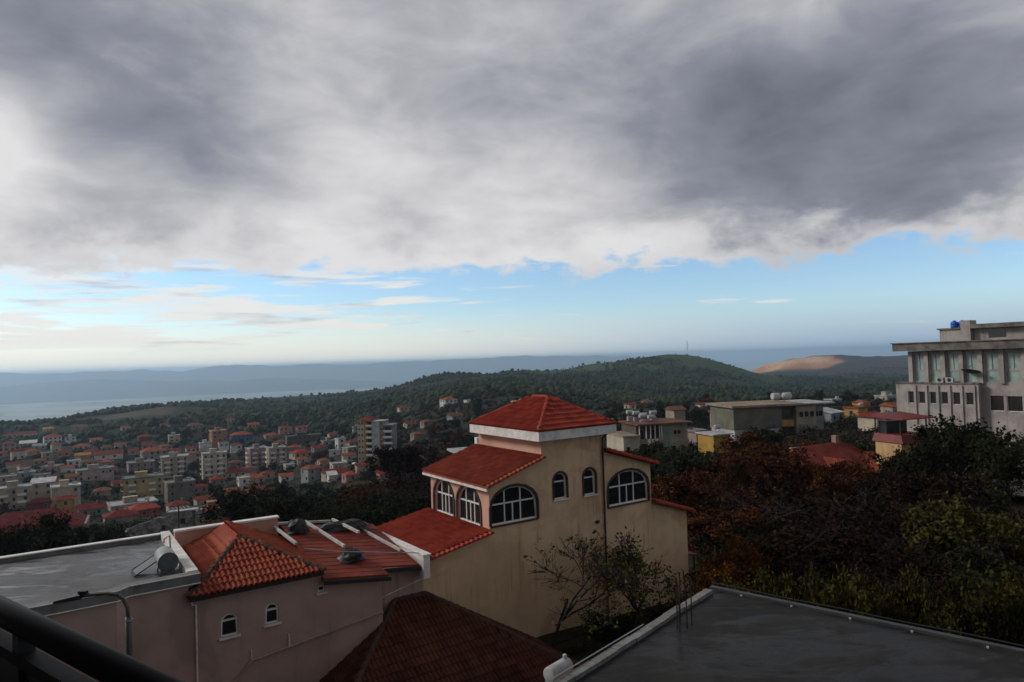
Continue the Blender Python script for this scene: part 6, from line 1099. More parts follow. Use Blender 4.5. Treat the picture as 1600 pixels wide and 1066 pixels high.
def make_house(X, Y, z, Wd, st, rf, wc, rc, rot, label, cat, w_=None, d_=None, sh=3.0, balc=False):
    w_ = w_ or Wd*.78; d_ = d_ or max(5.0, min(Wd*.62, 12)); d_ = min(d_, w_*1.1+2)
    rt = R(rot)+rnd.uniform(-.12, .12)
    nm = {'house': 'house', 'hut': 'hut', 'shed': 'shed', 'building': 'town_building', 'apartment block': 'apartment_block'}[cat]
    e_ = empty(nm, (X, Y, z), rt, label, cat, 'houses of the town below'); H_ = st*sh
    q = MB(); q.box(-w_/2, w_/2, -d_/2, d_/2, -3.5, H_)
    if rf == 'gable':
        hd = (d_/2+.5)*.4*.97
        for s_ in (-1, 1): q.add([(s_*w_/2, -d_/2, H_), (s_*w_/2, d_/2, H_), (s_*w_/2, 0, H_+hd*.9)], [(0, 1, 2)])
    q.build('wall', wallm(wc), e_); ro_ = make_roof(e_, rf, w_, d_, H_, rc)
    if st >= 1 and Wd > 6: face_windows(e_, w_, d_, 0, st, (X, Y), rt, 3.0 if st > 2 else 3.4, (1.0, 1.3) if Y < 450 else (1.5, 1.4), .26, sh)
    if rf == 'flat' and Wd > 10:
        q = MB(); q.box(-w_*.2, w_*.1, -1.4, 1.4, H_+.21, H_+2.4); q.box(-w_*.2-.2, w_*.1+.2, -1.6, 1.6, H_+2.402, H_+2.6); q.build('stairhead', wallm(wc), e_)
    if cat == 'apartment block':
        for s_ in range(1, st):
            for u in (-.28, .22):
                q = MB(); q.box(u*w_-1.5, u*w_+1.5, -d_/2-1.1, -d_/2-.005, s_*sh-.15, s_*sh); q.box(u*w_-1.5, u*w_+1.5, -d_/2-1.1, -d_/2-1.02, s_*sh+.003, s_*sh+.9); q.build('balcony', white_trim, e_)
            q = MB(); q.box(-w_/2-1.1, -w_/2-.005, -1.5, 1.5, s_*sh-.15, s_*sh); q.box(-w_/2-1.1, -w_/2-1.02, -1.5, 1.5, s_*sh+.003, s_*sh+.9); q.build('balcony', white_trim, e_)
    return e_
for row in TOWN: make_house(*row)


TANKED = [(-309.3, 484.1, -61.9, 30, 'white water tank on the roof of the little white flat roofed hut'),
 (-233.3, 436.3, -57.8, 34, 'white water tank on the roof of the dull pink flat roofed block'),
 (-240.6, 402.5, -56.4, 34, 'white water tank on the roof of the long beige pink flat roofed building'),
 (-291.2, 412.6, -58.7, 30, 'white water tank on the roof of the low grey flat roofed shed'),
 (-191.9, 298.0, -48.7, 34, 'white water tank on the roof of the cream block'),
 (-175.1, 333.5, -51.2, 34, 'white water tank on the roof of the long yellow and beige apartment block'),
 (-153.5, 284.9, -54.2, 34, 'white water tank on the roof of the long low beige building'),
 (-147.1, 308.0, -50.0, 34, 'white water tank on the roof of the olive grey three storey block'),
 (-87.8, 205.8, -42.1, 24, 'white water tank on the roof of the unfinished orange clay brick house'),
 (-171.9, 401.4, -49.2, 34, 'white water tank on the roof of the tall whitish apartment block'),
 (-132.2, 337.3, -54.0, 34, 'white water tank on the roof of the white gable end house'),
 (-165.0, 448.7, -52.7, 34, 'white water tank on the roof of the pinkish four storey block'),
 (-149.0, 438.0, -51.6, 34, 'white water tank on the roof of the beige grey four storey block'),
 (5.0, 484.2, -29.9, 34, 'white water tank on the roof of the white flat roofed house'),
 (116.0, 229.1, -19.8, 34, 'white water tank on the roof of the small ochre house'),
 (220.8, 401.2, -28.3, 34, 'white water tank on the roof of the pale flat roofed house'),
 (-279.4, 380.6, -56.1, 34, 'white water tank on the roof of the pale boxy house'),
 (-134.2, 411.7, -58.9, 34, 'white water tank on the roof of the small white cube'),
 (-113.8, 453.3, -48.9, 34, 'white water tank on the roof of the little white two storey house'),
 (164.5, 348.3, -25.7, 24, 'white water tank on the roof of the grey flat house')]
# ---- the yellow and white tower block
def tower_block():
    e_ = empty('tower_block', (-70.5, 350, -49.6), R(-8), 'tall cream and yellow tower block with red roof in the town', 'apartment block'); n = 7; sh = 2.95; H_ = n*sh
    def blk(x0, x1, y0, y1, h, m, nm='wall'): q = MB(); q.box(x0, x1, y0, y1, -4, h); return q.build(nm, m, e_)
    cream, yel, wht, olv = wallm('cream'), wallm('yellow'), wallm('palegrey'), wallm('tan')
    blk(-8.8, -5.2, -4, 5, H_, cream); blk(-5.198, -4.3, -4.35, 5, H_, yel, 'yellow_strip'); blk(-4.298, -1.2, -3.2, 5, H_, wallm('pink')); blk(-1.198, 2.8, -4, 5, H_-.6, wht); blk(2.802, 4.6, -3.6, 5, H_-.6, olv); blk(4.602, 9, -2.6, 5, H_-2.5, wallm('grey'))
    for s_ in range(n):
        for x in (-7.9, -6.2): o = bpy.data.objects.new('window', WIN[(.7, .8)]); C.objects.link(o); o.parent = e_; o.location = (x, -4.004, s_*sh+1.6)
        for x in (3.7,): o = bpy.data.objects.new('window', WIN[(.7, .8)]); C.objects.link(o); o.parent = e_; o.location = (x, -3.604, s_*sh+1.4)
        q = MB(); q.box(-4.29, -1.21, -4.5, -3.205, s_*sh-.12, s_*sh+.03); q.box(-4.29, -1.21, -4.5, -4.42, s_*sh+.033, s_*sh+.95); q.build('balcony', white_trim, e_)
        if s_ < n-1:
            q = MB(); q.box(4.7, 9.1, -3.9, -2.605, s_*sh-.12, s_*sh+.03); q.box(4.7, 9.1, -3.9, -3.82, s_*sh+.033, s_*sh+.95); q.build('balcony', white_trim, e_)
            q = MB(); q.box(5.3, 8.4, -2.64, -2.603, s_*sh+.3, s_*sh+2.3); q.build('balcony_door', far_pane, e_)
        q = MB(); q.box(-3.8, -1.7, -3.24, -3.203, s_*sh+.2, s_*sh+2.2); q.build('balcony_door', far_pane, e_)
    q = MB(); E = [(-9.2, -4.6, H_), (-1.0, -4.6, H_), (-1.0, 5.4, H_), (-9.2, 5.4, H_)]; q.add(E+[(-5.1, -1, H_+2.2), (-5.1, 1.5, H_+2.2)], [(0, 1, 4), (1, 2, 5, 4), (2, 3, 5), (3, 0, 4, 5), (3, 2, 1, 0)]); q.build('roof', roofm('red'), e_)
    q = MB(); q.box(-1.5, 4.9, -4.3, 5.2, H_-.597, H_-.25); q.box(4.6, 9.3, -4.0, 5.2, H_-2.497, H_-2.2); q.build('flat_roof', roofm('palegrey'), e_)
tower_block()

# ---- big red hipped roof at left, stone ruin
def big_red():
    e_ = empty('house', (-152, 215, -49.6), R(28), 'large house with broad dark red hipped roof at far left', 'house', 'houses of the town below')
    q = MB(); q.box(-12, 15, -7, 7, -6, 2.2); q.build('wall', wallm('dullpink'), e_); o = make_roof(e_, 'hip', 27, 14, 2.2, 'darkred', .9, .62)
    q = MB(); q.add([(-5, -11, 2.4), (4, -11, 2.4), (4, -2, 2.4), (-5, -2, 2.4), (-.5, -9, 5.3), (-.5, 0, 5.3)], [(0, 1, 4), (1, 2, 5, 4), (3, 0, 4, 5), (0, 3, 2, 1)]); q.build('cross_roof', roofm('darkred'), o)
    face_windows(e_, 27, 14, -1.2, 1, (-152, 215), R(28))
big_red()
def ruin():
    e_ = empty('stone_ruin', (-100, 194, -47.3), R(10), 'roofless grey rubble stone ruin beyond the terrace', 'ruin')
    m = bpy.data.materials.new('rubble_stone'); m.use_nodes = True; t = NT(m.node_tree); pos = t.n('ShaderNodeNewGeometry').outputs['Position']
    v_ = t.n('ShaderNodeTexVoronoi'); t.put(v_.inputs['Vector'], pos); v_.inputs['Scale'].default_value = 1.9; f = t.noise(pos, .6, 6, .6)
    c = t.mix(t.sep(v_.outputs['Color'])[0], (.14, .12, .1), (.27, .245, .215)); c = t.mix(t.ss(f, .45, .7), c, (.05, .045, .035))
    b = t.n('ShaderNodeBsdfPrincipled'); t.put(b.inputs['Base Color'], c); b.inputs['Roughness'].default_value = .95
    bn = t.n('ShaderNodeBump'); bn.inputs['Strength'].default_value = .9; bn.inputs['Distance'].default_value = .15; t.put(bn.inputs['Height'], v_.outputs['Distance']); t.t.links.new(bn.outputs[0], b.inputs['Normal'])
    o = t.n('ShaderNodeOutputMaterial'); t.t.links.new(b.outputs[0], o.inputs[0])
    def wall(p0, p1, hs, th=.7):
        q = MB(); p0, p1 = Vector((*p0, 0)), Vector((*p1, 0)); dv = p1-p0; nv = Vector((-dv.y, dv.x, 0)).normalized()*th; n = len(hs)-1; V = []
        for i, h in enumerate(hs):
            a = p0+dv*i/n
            for s_ in (0, 1): V += [a+nv*s_+Vector((0, 0, -4)), a+nv*s_+Vector((0, 0, h))]
        F = []
        for i in range(n): k_ = i*4; F += [(k_, k_+4, k_+5, k_+1), (k_+2, k_+3, k_+7, k_+6), (k_+1, k_+5, k_+7, k_+3)]
        F += [(0, 1, 3, 2), (4*n, 4*n+2, 4*n+3, 4*n+1)]; q.add(V, F); return q.build('wall', m, e_)
    hs = [.8, 1.5, 2.2, 2.0, 3.4, 4.2, 5.2, 6.2, 6.6, 6.3, 6.8, 7.4, 7.2, 7.6, 7.4, 7.8]
    wall((-11, -4), (9.5, -4), hs); wall((9.5, -4), (9.5, 6), [7.6, 7.2, 7.5, 6.6, 6.9, 5.8]); wall((-11, 6), (9.5, 6), [2, 3, 3.6, 4.5, 6, 6.5, 7, 6.8, 7.2]); wall((-11, -4), (-11, 6), [.8, 1.4, 1.1, 2])
    q = MB(); q.slab([(2.5, -4.6, 7.9), (10.2, -4.6, 8.3), (10.2, -2.6, 8.4), (2.5, -2.6, 8.0)], .2); q.build('roof_remnant', roofm('palegrey'), e_)
    for x, z, wd, h in ((6.3, 4.4, 1.1, 1.5), (1.2, 3.0, .9, 1.3)): q = MB(); q.box(x-wd/2, x+wd/2, -4.05, -3.95, z, z+h); q.build('window_opening', far_pane, e_)
ruin()

# ---- houses between the tan house and the hotel
def tank_on_roof(loc, rz, label, group, L=1.7, rad=.42, m=None):
    e_ = empty('water_tank', loc, rz, label, 'water tank', group)
    drum(e_, 'drum', m or steel_white, L, rad, Matrix.Translation((-L/2, 0, rad+.55)) @ Matrix.Rotation(R(90), 4, 'Y'))
    for x in (-L*.3, L*.3): q = MB(); q.bar((x, -.3, 0), (x, 0, .7), .06, .06); q.bar((x, .3, 0), (x, 0, .7), .06, .06); q.build('stand', grey_metal, e_)
for X, Y, z, rot, lab in TANKED: tank_on_roof((X, Y, z), R(rot), lab, 'white water tanks on town roofs', 1.8, .5)
def long_house():
    e_ = empty('house', (28.5, 146, -21.4), R(14), 'long brown grey house with balcony and cluster of white roof tanks', 'house', 'houses right of the tower')
    b = lambda x0, x1, y0, y1, z0, z1, m, nm='wall': (lambda q: q.build(nm, m, e_))(MB().box(x0, x1, y0, y1, z0, z1))
    b(-7.6, -4.0, -4.2, 5, -3, 4.6, wallm('cream')); b(-3.998, 1.2, -2.5, 5, -3, 6.6, wallm('darkbrown')); b(1.202, 3.2, -4, 5, -3, 6.8, wallm('greygreen')); b(3.202, 7.2, -3.6, 5, -3, 6.8, wallm('tan'))
    b(-4.6, 7.9, -4.7, 5.5, 6.803, 7.15, roofm('brown'), 'roof'); b(-7.8, -3.9, -4.5, 5.2, 4.603, 4.9, roofm('tan') if 'tan' in PAL else roofm('brown'), 'roof')
    b(-3.99, 1.2, -4.1, -2.503, 3.0, 3.2, conc, 'balcony_slab'); b(-3.99, 1.2, -4.1, -4.0, 3.203, 4.0, wallm('dullpink'), 'balcony_parapet')
    for x in (-3.9, -2.4, -1.4, -.4, .6, 1.1): b(x-.08, x+.08, -4.05, -3.9, 4.003, 6.8, white_trim, 'balcony_post')
    for x, z in ((-6.6, 2.2), (4.3, 5.0), (5.2, 5.0), (4.0, 1.8), (6.0, 1.4)): o = bpy.data.objects.new('window', WIN[(.7, .8)]); C.objects.link(o); o.parent = e_; o.location = (x, -4.204 if x < 0 else -3.604, z)
    b(-3.4, -2.4, -2.53, -2.503, 3.3, 5.6, far_pane, 'balcony_door'); b(-.9, .6, -2.53, -2.503, 3.3, 5.6, far_pane, 'balcony_door')
    c_, s_ = math.cos(R(14)), math.sin(R(14))
    labs = ('leftmost high tank', 'second high tank', 'lower left front tank', 'lower middle front tank', 'lower right front tank', 'rightmost lone tank')
    for (x, y, z), l in zip(((-2.6, 3.6, 2.1), (-1.6, 2.6, 1.7), (-1.2, .2, .6), (-.3, 1.6, .9), (.3, -.8, .2), (2.4, 2.6, 1.5)), labs):
        tank_on_roof((28.5+x*c_-y*s_, 146+x*s_+y*c_, -21.4+7.15+z*.45), R(14)+.1, 'white water tank on the long house roof, '+l, 'white tanks on the long house', 1.5, .42)
        q = MB()
        if z*.45 > .15: q.box(x-.6, x+.6, y-.4, y+.4, 7.16, 7.13+z*.45); q.build('tank_plinth', conc, e_)
    cl = [(-1.9, (.5, .5, .52)), (-1.0, (.45, .42, .5)), (-.2, (.55, .5, .5))]
    for i, (x, c0) in enumerate(cl): q = MB(); q.add([(x-.35, -4.2, 3.9), (x+.35, -4.2, 3.95), (x+.3, -4.25, 2.7), (x-.05, -4.22, 2.85), (x-.33, -4.25, 2.6)], [(0, 1, 2, 3, 4)]); o = q.build('laundry', mat('laundry_%d' % i, c0), None); o.location = e_.location; o.rotation_euler = e_.rotation_euler; tag(o, ('white sheet', 'pale towel', 'white shirt')[i]+' of laundry hanging from the long house balcony', 'laundry', 'laundry on the balcony')
long_house()
def yellow_house():
    e_ = empty('house', (38.6, 132, -20.3), R(20), 'small bright yellow house with dark red shutter and white roof edge', 'house', 'houses right of the tower')
    q = MB(); q.box(-1.9, 1.9, -2, 3, -3, 4.6); q.build('wall', wallm('yellow'), e_); q = MB(); q.box(-2.3, 2.3, -2.4, 3.3, 4.603, 4.85); q.build('roof', roofm('palegrey'), e_)
    q = MB(); q.box(-.1, 1.1, -2.06, -2.003, 2.3, 3.6); q.build('shutter', wallm('darkred'), e_)
    tank_on_roof((39.3, 133, -20.3+4.86), R(20), 'grey white water tank on the yellow house', None, 1.3, .42, grey_metal)
yellow_house()
make_house(62, 205, -24.0, 6, 2, 'flat', 'tan', 'brown', 20, 'small brown house with tank, behind the yellow house', 'house')
tank_on_roof((61.5, 203.5, -24.0+6.2), R(28), 'long white water tank on the small brown house roof', None, 3.4, .45)
def olive_block():
    e_ = empty('town_building', (64, 172, -21.4), R(10), 'olive grey two storey building under a wide tan slab roof', 'building', 'houses right of the tower')
    b = lambda x0, x1, y0, y1, z0, z1, m, nm='wall': (lambda q: q.build(nm, m, e_))(MB().box(x0, x1, y0, y1, z0, z1))
    b(-12.8, -.2, -6, 6, 2.6, 8.0, wallm('olivegrey')); b(-12.6, -.3, -5.9, 6, -3, 2.597, wallm('palegrey'), 'base_wall'); b(-.198, 4.2, -3.8, 6, -3, 8.0, wallm('darkbrown')); b(4.202, 9.6, -5, 6, -3, 7.6, wallm('tan')); b(9.602, 13, -3, 6, -3, 7.2, wallm('grey'))
    b(-13.6, 5, -7, 7, 8.003, 8.5, roofm('tan'), 'roof'); b(5.002, 14.4, -5.8, 7, 8.003, 8.3, roofm('palegrey'), 'roof')
    b(.1, 3.6, -5.0, -3.803, 2.8, 4.4, wallm('ochre'), 'balcony'); b(5, 8.6, -5.4, -5.003, 1.6, 3.2, wallm('greygreen'), 'balcony')
    for x, y, z in ((5.6, -5.004, 5.6), (7.0, -5.004, 5.6), (8.5, -5.004, 5.6), (11, -3.004, 5.4), (12.2, -3.004, 5.4)): o = bpy.data.objects.new('window', WIN[(1.0, 1.3)]); C.objects.link(o); o.parent = e_; o.location = (x, y, z)
    b(.6, 2.8, -3.85, -3.803, 4.6, 6.9, far_pane, 'balcony_door')
olive_block()
for x, y, l in ((66.0, 172.5, 'left'), (69.0, 173, 'right')): tank_on_roof((x, y, -21.4+8.5), R(10), 'white round water tank on the tan slab roof, %s one' % l, 'tanks on the tan slab roof', 1.9, .85)
def red_house():
    e_ = empty('house', (36.5, 83, -17.5), R(30), 'house with bright red many hipped roof half hidden by autumn trees', 'house', 'houses right of the tower')
    q = MB(); q.box(-9, 9, -4.5, 4.5, -3, 2.9); q.build('wall', wallm('dullpink'), e_); o = make_roof(e_, 'hip', 18, 9, 2.9, 'red', .7, .6)
    for x in (-1.5, 5.8):
        q = MB(); q.add([(x-2.4, -6.6, 3.0), (x+2.4, -6.6, 3.0), (x+2.4, 0, 3.0), (x-2.4, 0, 3.0), (x, -4.6, 4.9), (x, .4, 4.9)], [(0, 1, 4), (1, 2, 5, 4), (3, 0, 4, 5), (0, 3, 2, 1)]); q.build('cross_roof', roofm('red'), o)
    face_windows(e_, 18, 9, 0, 1, (36.5, 83), R(30))
    tank_on_roof((33.2, 81.5, -12.7), R(20), 'solar tank and panel on the red many hipped roof', None, 1.5, .3)
red_house()
dish((43.3, 80.5, -13.7), .75, 'pale round satellite dish above the bright red roof', steel_white, aim=(-.55, -.8, .25))
q = MB(); q.tube([(0, 0, -4), (0, 0, 0)], .06, 6); o = q.build('dish_post', grey_metal); o.location = (43.3, 80.5, -13.7); tag(o, 'thin grey post carrying the pale satellite dish', 'post')
def stall():
    e_ = empty('pavilion', (45.3, 80, -16.3), R(20), 'small yellow pavilion with red canopy roof below the hotel', 'pavilion')
    red_s = mat('red_sheet', (.16, .018, .016), (.11, .014, .013), rough=.5, scale=1)
    q = MB(); q.box(-2.1, 2.1, -1.5, 2, -3, 5.3); q.build('wall', mat('apricot_plaster', (.46, .29, .14), (.38, .23, .11), scale=.8, streak=.3), e_); q = MB(); q.solid([(-2.3, -1.9, 5.303), (2.3, -1.9, 5.303), (2.3, 2.3, 5.303), (-2.3, 2.3, 5.303)], [(-2.1, -1.5, 6.2), (2.1, -1.5, 6.2), (2.1, 2.1, 6.2), (-2.1, 2.1, 6.2)]); q.build('red_parapet', red_s, e_)
    for x, y in ((-2, -1.4), (2, -1.4), (2, 2), (-2, 2)): q = MB(); q.bar((x, y, 6.203), (x, y, 8.1), .12, .12); q.build('post', dark_wood, e_)
    q = MB(); q.solid([(-2.6, -2.2, 8.0), (2.7, -2.2, 8.0), (2.7, 2.4, 8.1), (-2.6, 2.4, 8.1)], [(-2.5, -2.1, 8.1), (2.6, -2.1, 8.1), (2.2, 2.3, 8.5), (-2.1, 2.3, 8.5)]); q.build('canopy', red_s, e_)
    q = MB(); q.box(-1.6, 1.6, .8, 1.9, 6.203, 7.6); q.build('back_screen', black_metal, e_)
stall()
def pink_house():
    e_ = empty('house', (62.5, 78, -14.6), R(34), 'pink house with small barred window cut by the right picture edge', 'house', 'houses right of the tower')
    q = MB(); q.box(-4, 5, -3.4, 4, -3, 6.6); q.build('wall', wallm('pink'), e_); q = MB(); q.box(-4.3, 5.3, -3.7, 4.3, 6.603, 6.9); q.build('roof', roofm('crimson'), e_)
    face_windows(e_, 9, 7.4, 0, 2, (62.5, 78), R(34), 3.0, (.7, .8), 0)
pink_house()
def balcony_house():
    e_ = empty('house', (-3.9, 66, -16.8), R(20), 'white house with balcony rail partly hidden behind the tower wall', 'house', 'houses right of the tower')
    q = MB(); q.box(-.6, 4, -1.5, 5, -3, 7.6); q.build('wall', wallm('white'), e_); q = MB(); q.box(-1.4, 4.4, -2, 5.4, 7.603, 7.8); q.build('roof', roofm('palegrey'), e_)
    q = MB(); q.box(-1.6, 3.5, -2.4, -1.503, 6.6, 6.75); q.build('balcony', white_trim, e_)
    for i in range(9): q = MB(); q.bar((-1.5+i*.6, -2.35, 6.753), (-1.5+i*.6, -2.35, 7.55), .04, .04); q.build('baluster', white_paint, e_)
    q = MB(); q.box(.2, .9, 0, .7, 7.803, 9.3); q.build('chimney', white_trim, e_)
balcony_house()
def mast():
    e_ = empty('radio_mast', (467, 1822, 10.5), 0, 'thin radio mast on the summit of the green hill', 'mast')
    for x, y in ((-.9, -.7), (.9, -.7), (0, .9)): q = MB(); q.tube([(x, y, -3), (x*.3, y*.3, 24)], .28, 4); q.build('mast_leg', grey_metal, e_)
    for i in range(8): k_ = 1-.7*i/8; q = MB(); z = 1+i*2.8; q.tube([(-.9*k_, -.7*k_, z), (.9*k_, -.7*k_, z), (0, .9*k_, z), (-.9*k_, -.7*k_, z)], .16, 4); q.build('brace', grey_metal, e_)
mast()

# ---- parked cars by the tower block
def car(loc, rz, colr, label):
    e_ = empty('parked_car', loc, rz, label, 'car', 'cars parked below the tower block'); pm = mat('paint_'+'_'.join('%d' % (q*99) for q in colr), colr, rough=.25, spec=.6)
    q = MB(); P = [(-2.1, .35), (2.1, .35), (2.12, .75), (1.2, .9), (.6, 1.4), (-1.0, 1.42), (-1.7, .95), (-2.1, .85)]
    q.add([(x, y, z) for y in (-.82, .82) for x, z in P], [tuple(range(8)), tuple(range(15, 7, -1))]+[(i, (i+1) % 8, 8+(i+1) % 8, 8+i) for i in range(8)]); q.build('body', pm, e_)
    q = MB(); q.add([(x, y, z) for y in (-.835, .835) for x, z in ((-1.45, .95), (1.05, .95), (.5, 1.34), (-.95, 1.36))], [(0, 1, 2, 3), (7, 6, 5, 4)]); q.build('side_windows', glass, e_)
    q = MB(); q.add([(1.19, -.7, .93), (1.19, .7, .93), (.63, .7, 1.38), (.63, -.7, 1.38)], [(0, 1, 2, 3)]); q.build('windscreen', glass, e_)
    for x in (-1.3, 1.3):
        for y in (-.8, .8): q = MB(); q.lathe([(.31, -.09), (.31, .09)], 12, Matrix.Translation((x, y, .31)) @ Matrix.Rotation(R(90), 4, 'X')); q.build('wheel', black_metal, e_)
for (x, y), rz, c0, l in zip(((-92, 372), (-87, 366), (-94, 360), (-88, 355), (-83, 352)), (.3, .5, 1.8, .4, 1.6), ((.7, .7, .7), (.6, .62, .65), (.7, .68, .62), (.25, .27, .3), (.65, .65, .66)),
                            ('white car parked farthest up the lane by the tower block', 'silver car parked second from the top of the lane', 'cream car parked crosswise left of the tower block', 'dark grey car parked beside the cream car', 'white car parked nearest the tower block')):
    car((x, y, float(ground_z(x, y))+.12), rz, c0, l)
car((-68.8, 224.4, float(ground_z(-68.8, 224.4))+.12), 2.6, (.45, .5, .56), 'pale blue car on the lane beyond the sunken roof')

# ------------------------------------------------------------------ trees
def leafm(name, c, c2, isl=.8): return mat(name, c, c2, rough=.85, scale=.55, spec=.04, island=isl, object_random=.35)
LEAF = dict(rust=leafm('rust_leaves', (.075, .026, .009), (.028, .014, .007)), orange=leafm('orange_leaves', (.13, .045, .01), (.06, .028, .008)), brown=leafm('brown_leaves', (.02, .0098, .0062), (.010, .0062, .0045)),
            dark=leafm('dark_green_leaves', (.012, .015, .0065), (.019, .02, .008)), olive=leafm('olive_leaves', (.026, .03, .015), (.015, .019, .009)), yellow=leafm('yellow_green_leaves', (.05, .041, .009), (.02, .0195, .006)),
            green=leafm('green_leaves', (.015, .021, .007), (.024, .026, .009)), fig=leafm('fig_leaves', (.095, .085, .022), (.05, .045, .014)))
BARK = mat('bark', (.014, .010, .008), (.03, .024, .02), rough=.95, scale=6, bump=.5, bump_scale=20)
BARK_PALE = mat('pale_bark', (.10, .09, .075), (.06, .05, .04), rough=.95, scale=6)
def leaf_quads(cen, size, g, droop=.0):
    n = len(cen); u = g.normal(size=(n, 3)); u[:, 2] *= .6; u /= np.linalg.norm(u, axis=1)[:, None]
    v = g.normal(size=(n, 3)); v -= u*(u*v).sum(1)[:, None]; v /= np.linalg.norm(v, axis=1)[:, None]
    s_ = (size*g.uniform(.6, 1.35, n))[:, None]
    V = np.stack([cen-u*s_, cen+v*s_*.55+u*s_*.1, cen+u*s_, cen-v*s_*.55+u*s_*.1], 1).reshape(-1, 3)
    return V, np.arange(4*n).reshape(-1, 4)
def grow(g, levels, spread=.55, trunk=.3, base_r=.028, n_child=(3, 5), lean=.06):
    """branch skeleton in a unit tall tree: list of (points, radii), tips"""
    segs, tips = [], []
    def rec(p, d_, ln_, r_, lv):
        pts = [p]; q = p; dd = d_.copy(); k_ = 4 if lv < 2 else 3
        for i in range(k_): dd = dd+g.normal(0, .16, 3)*(.5 if lv == 0 else 1); dd[2] += .05; dd /= np.linalg.norm(dd); q = q+dd*ln_/k_; pts.append(q)
        segs.append((pts, [r_*(1-.45*i/k_) for i in range(k_+1)], lv)); 
        if lv >= levels: tips.append(q); return
        for c_ in range(g.integers(*n_child)+ (1 if lv == 0 else 0)):
            a = g.uniform(0, 2*math.pi); f = g.uniform(.45, 1.0) if lv else g.uniform(.7, 1.0); st = np.array(pts[min(k_, int(f*k_))])
            side = np.array([math.cos(a), math.sin(a), g.uniform(-.1, .5)]); nd = dd*(1-spread)+side*spread; nd /= np.linalg.norm(nd)
            rec(st, nd, ln_*g.uniform(.55, .8), r_*.55, lv+1)
        tips.append(q)
    rec(np.zeros(3), np.array([g.normal(0, lean), g.normal(0, lean), 1.0]), trunk, base_r, 0); return segs, np.array(tips)
def tree_meshes(seed, kind):
    g = np.random.default_rng(seed); sparse = kind == 'bare'
    segs, tips = grow(g, 3 if not sparse else 4, .6, .34, .024, (2, 4) if not sparse else (2, 5))
    P = np.concatenate([np.array(s_[0]) for s_ in segs]); top = P[:, 2].max(); rad = np.percentile(np.hypot(P[:, 0], P[:, 1]), 97)
    S = np.array([.47/rad, .47/rad, .97/top]); mb = MB()
    for pts, rs, lv in segs: mb.tube([Vector(np.array(q)*S) for q in pts], [max(.0022, r_) for r_ in rs], 6 if lv < 1 else (4 if lv < 3 else 3), caps=False)
    trunk = mb.mesh('trunk', BARK)
    tp = tips*S; cl = []
    n_clump = 115 if not sparse else 60
    for i in range(n_clump):
        if g.random() < .75: c_ = tp[g.integers(len(tp))]+g.normal(0, .035, 3)
        else:
            a, r_, h = g.uniform(0, 6.28), math.sqrt(g.random())*.42, g.uniform(.25, .9); c_ = np.array([math.cos(a)*r_*math.sqrt(max(.1, 1-((h-.5)/.5)**2)), math.sin(a)*r_*math.sqrt(max(.1, 1-((h-.5)/.5)**2)), h])
        if c_[2] < .16: c_[2] = g.uniform(.2, .5)
        m_ = g.integers(30, 95) if not sparse else g.integers(10, 40)
        cl.append(c_+g.normal(0, 1, (m_, 3))*np.array([.046, .046, .034])*g.uniform(.7, 1.3))
    cen = np.concatenate(cl); V, Q = leaf_quads(cen, .021, g)
    return trunk, np_mesh('crown', V, Q, LEAF['dark'], False)
def shrub_mesh(seed):
    g = np.random.default_rng(seed); mb = MB(); cl = []
    for i in range(16):
        a, r_ = g.uniform(0, 6.28), math.sqrt(g.random())*.36; tip = np.array([math.cos(a)*r_, math.sin(a)*r_, g.uniform(.7, 1.0)]); bs = tip*np.array([.35, .35, 0]); mid = (tip+bs)/2+g.normal(0, .03, 3)
        mb.tube([Vector(bs), Vector(mid), Vector(tip)], [.012, .008, .003], 4, caps=False)
        for f in np.linspace(.3, 1, 9): cl.append(bs+(tip-bs)*f+g.normal(0, 1, (26, 3))*np.array([.07, .07, .035]))
    V, Q = leaf_quads(np.concatenate(cl), .026, g); return mb.mesh('stem', BARK), np_mesh('foliage', V, Q, LEAF['yellow'], False)
DETAIL = [tree_meshes(100+i, 'full') for i in range(6)]; BARE = [tree_meshes(200+i, 'bare') for i in range(3)]; SHRUB = [shrub_mesh(300+i) for i in range(3)]
def place(parts, names, loc, w_, h, rz, leaf, nm, label, cat, group=None):
    e_ = empty(nm, loc, rz, label, cat, group); e_.scale = (w_, w_, h)
    for me, n_ in zip(parts, names):
        o = bpy.data.objects.new(n_, me); C.objects.link(o); o.parent = e_
        if n_ in ('crown', 'foliage'): o.material_slots[0].link = 'OBJECT'; o.material_slots[0].material = LEAF[leaf]
    return e_
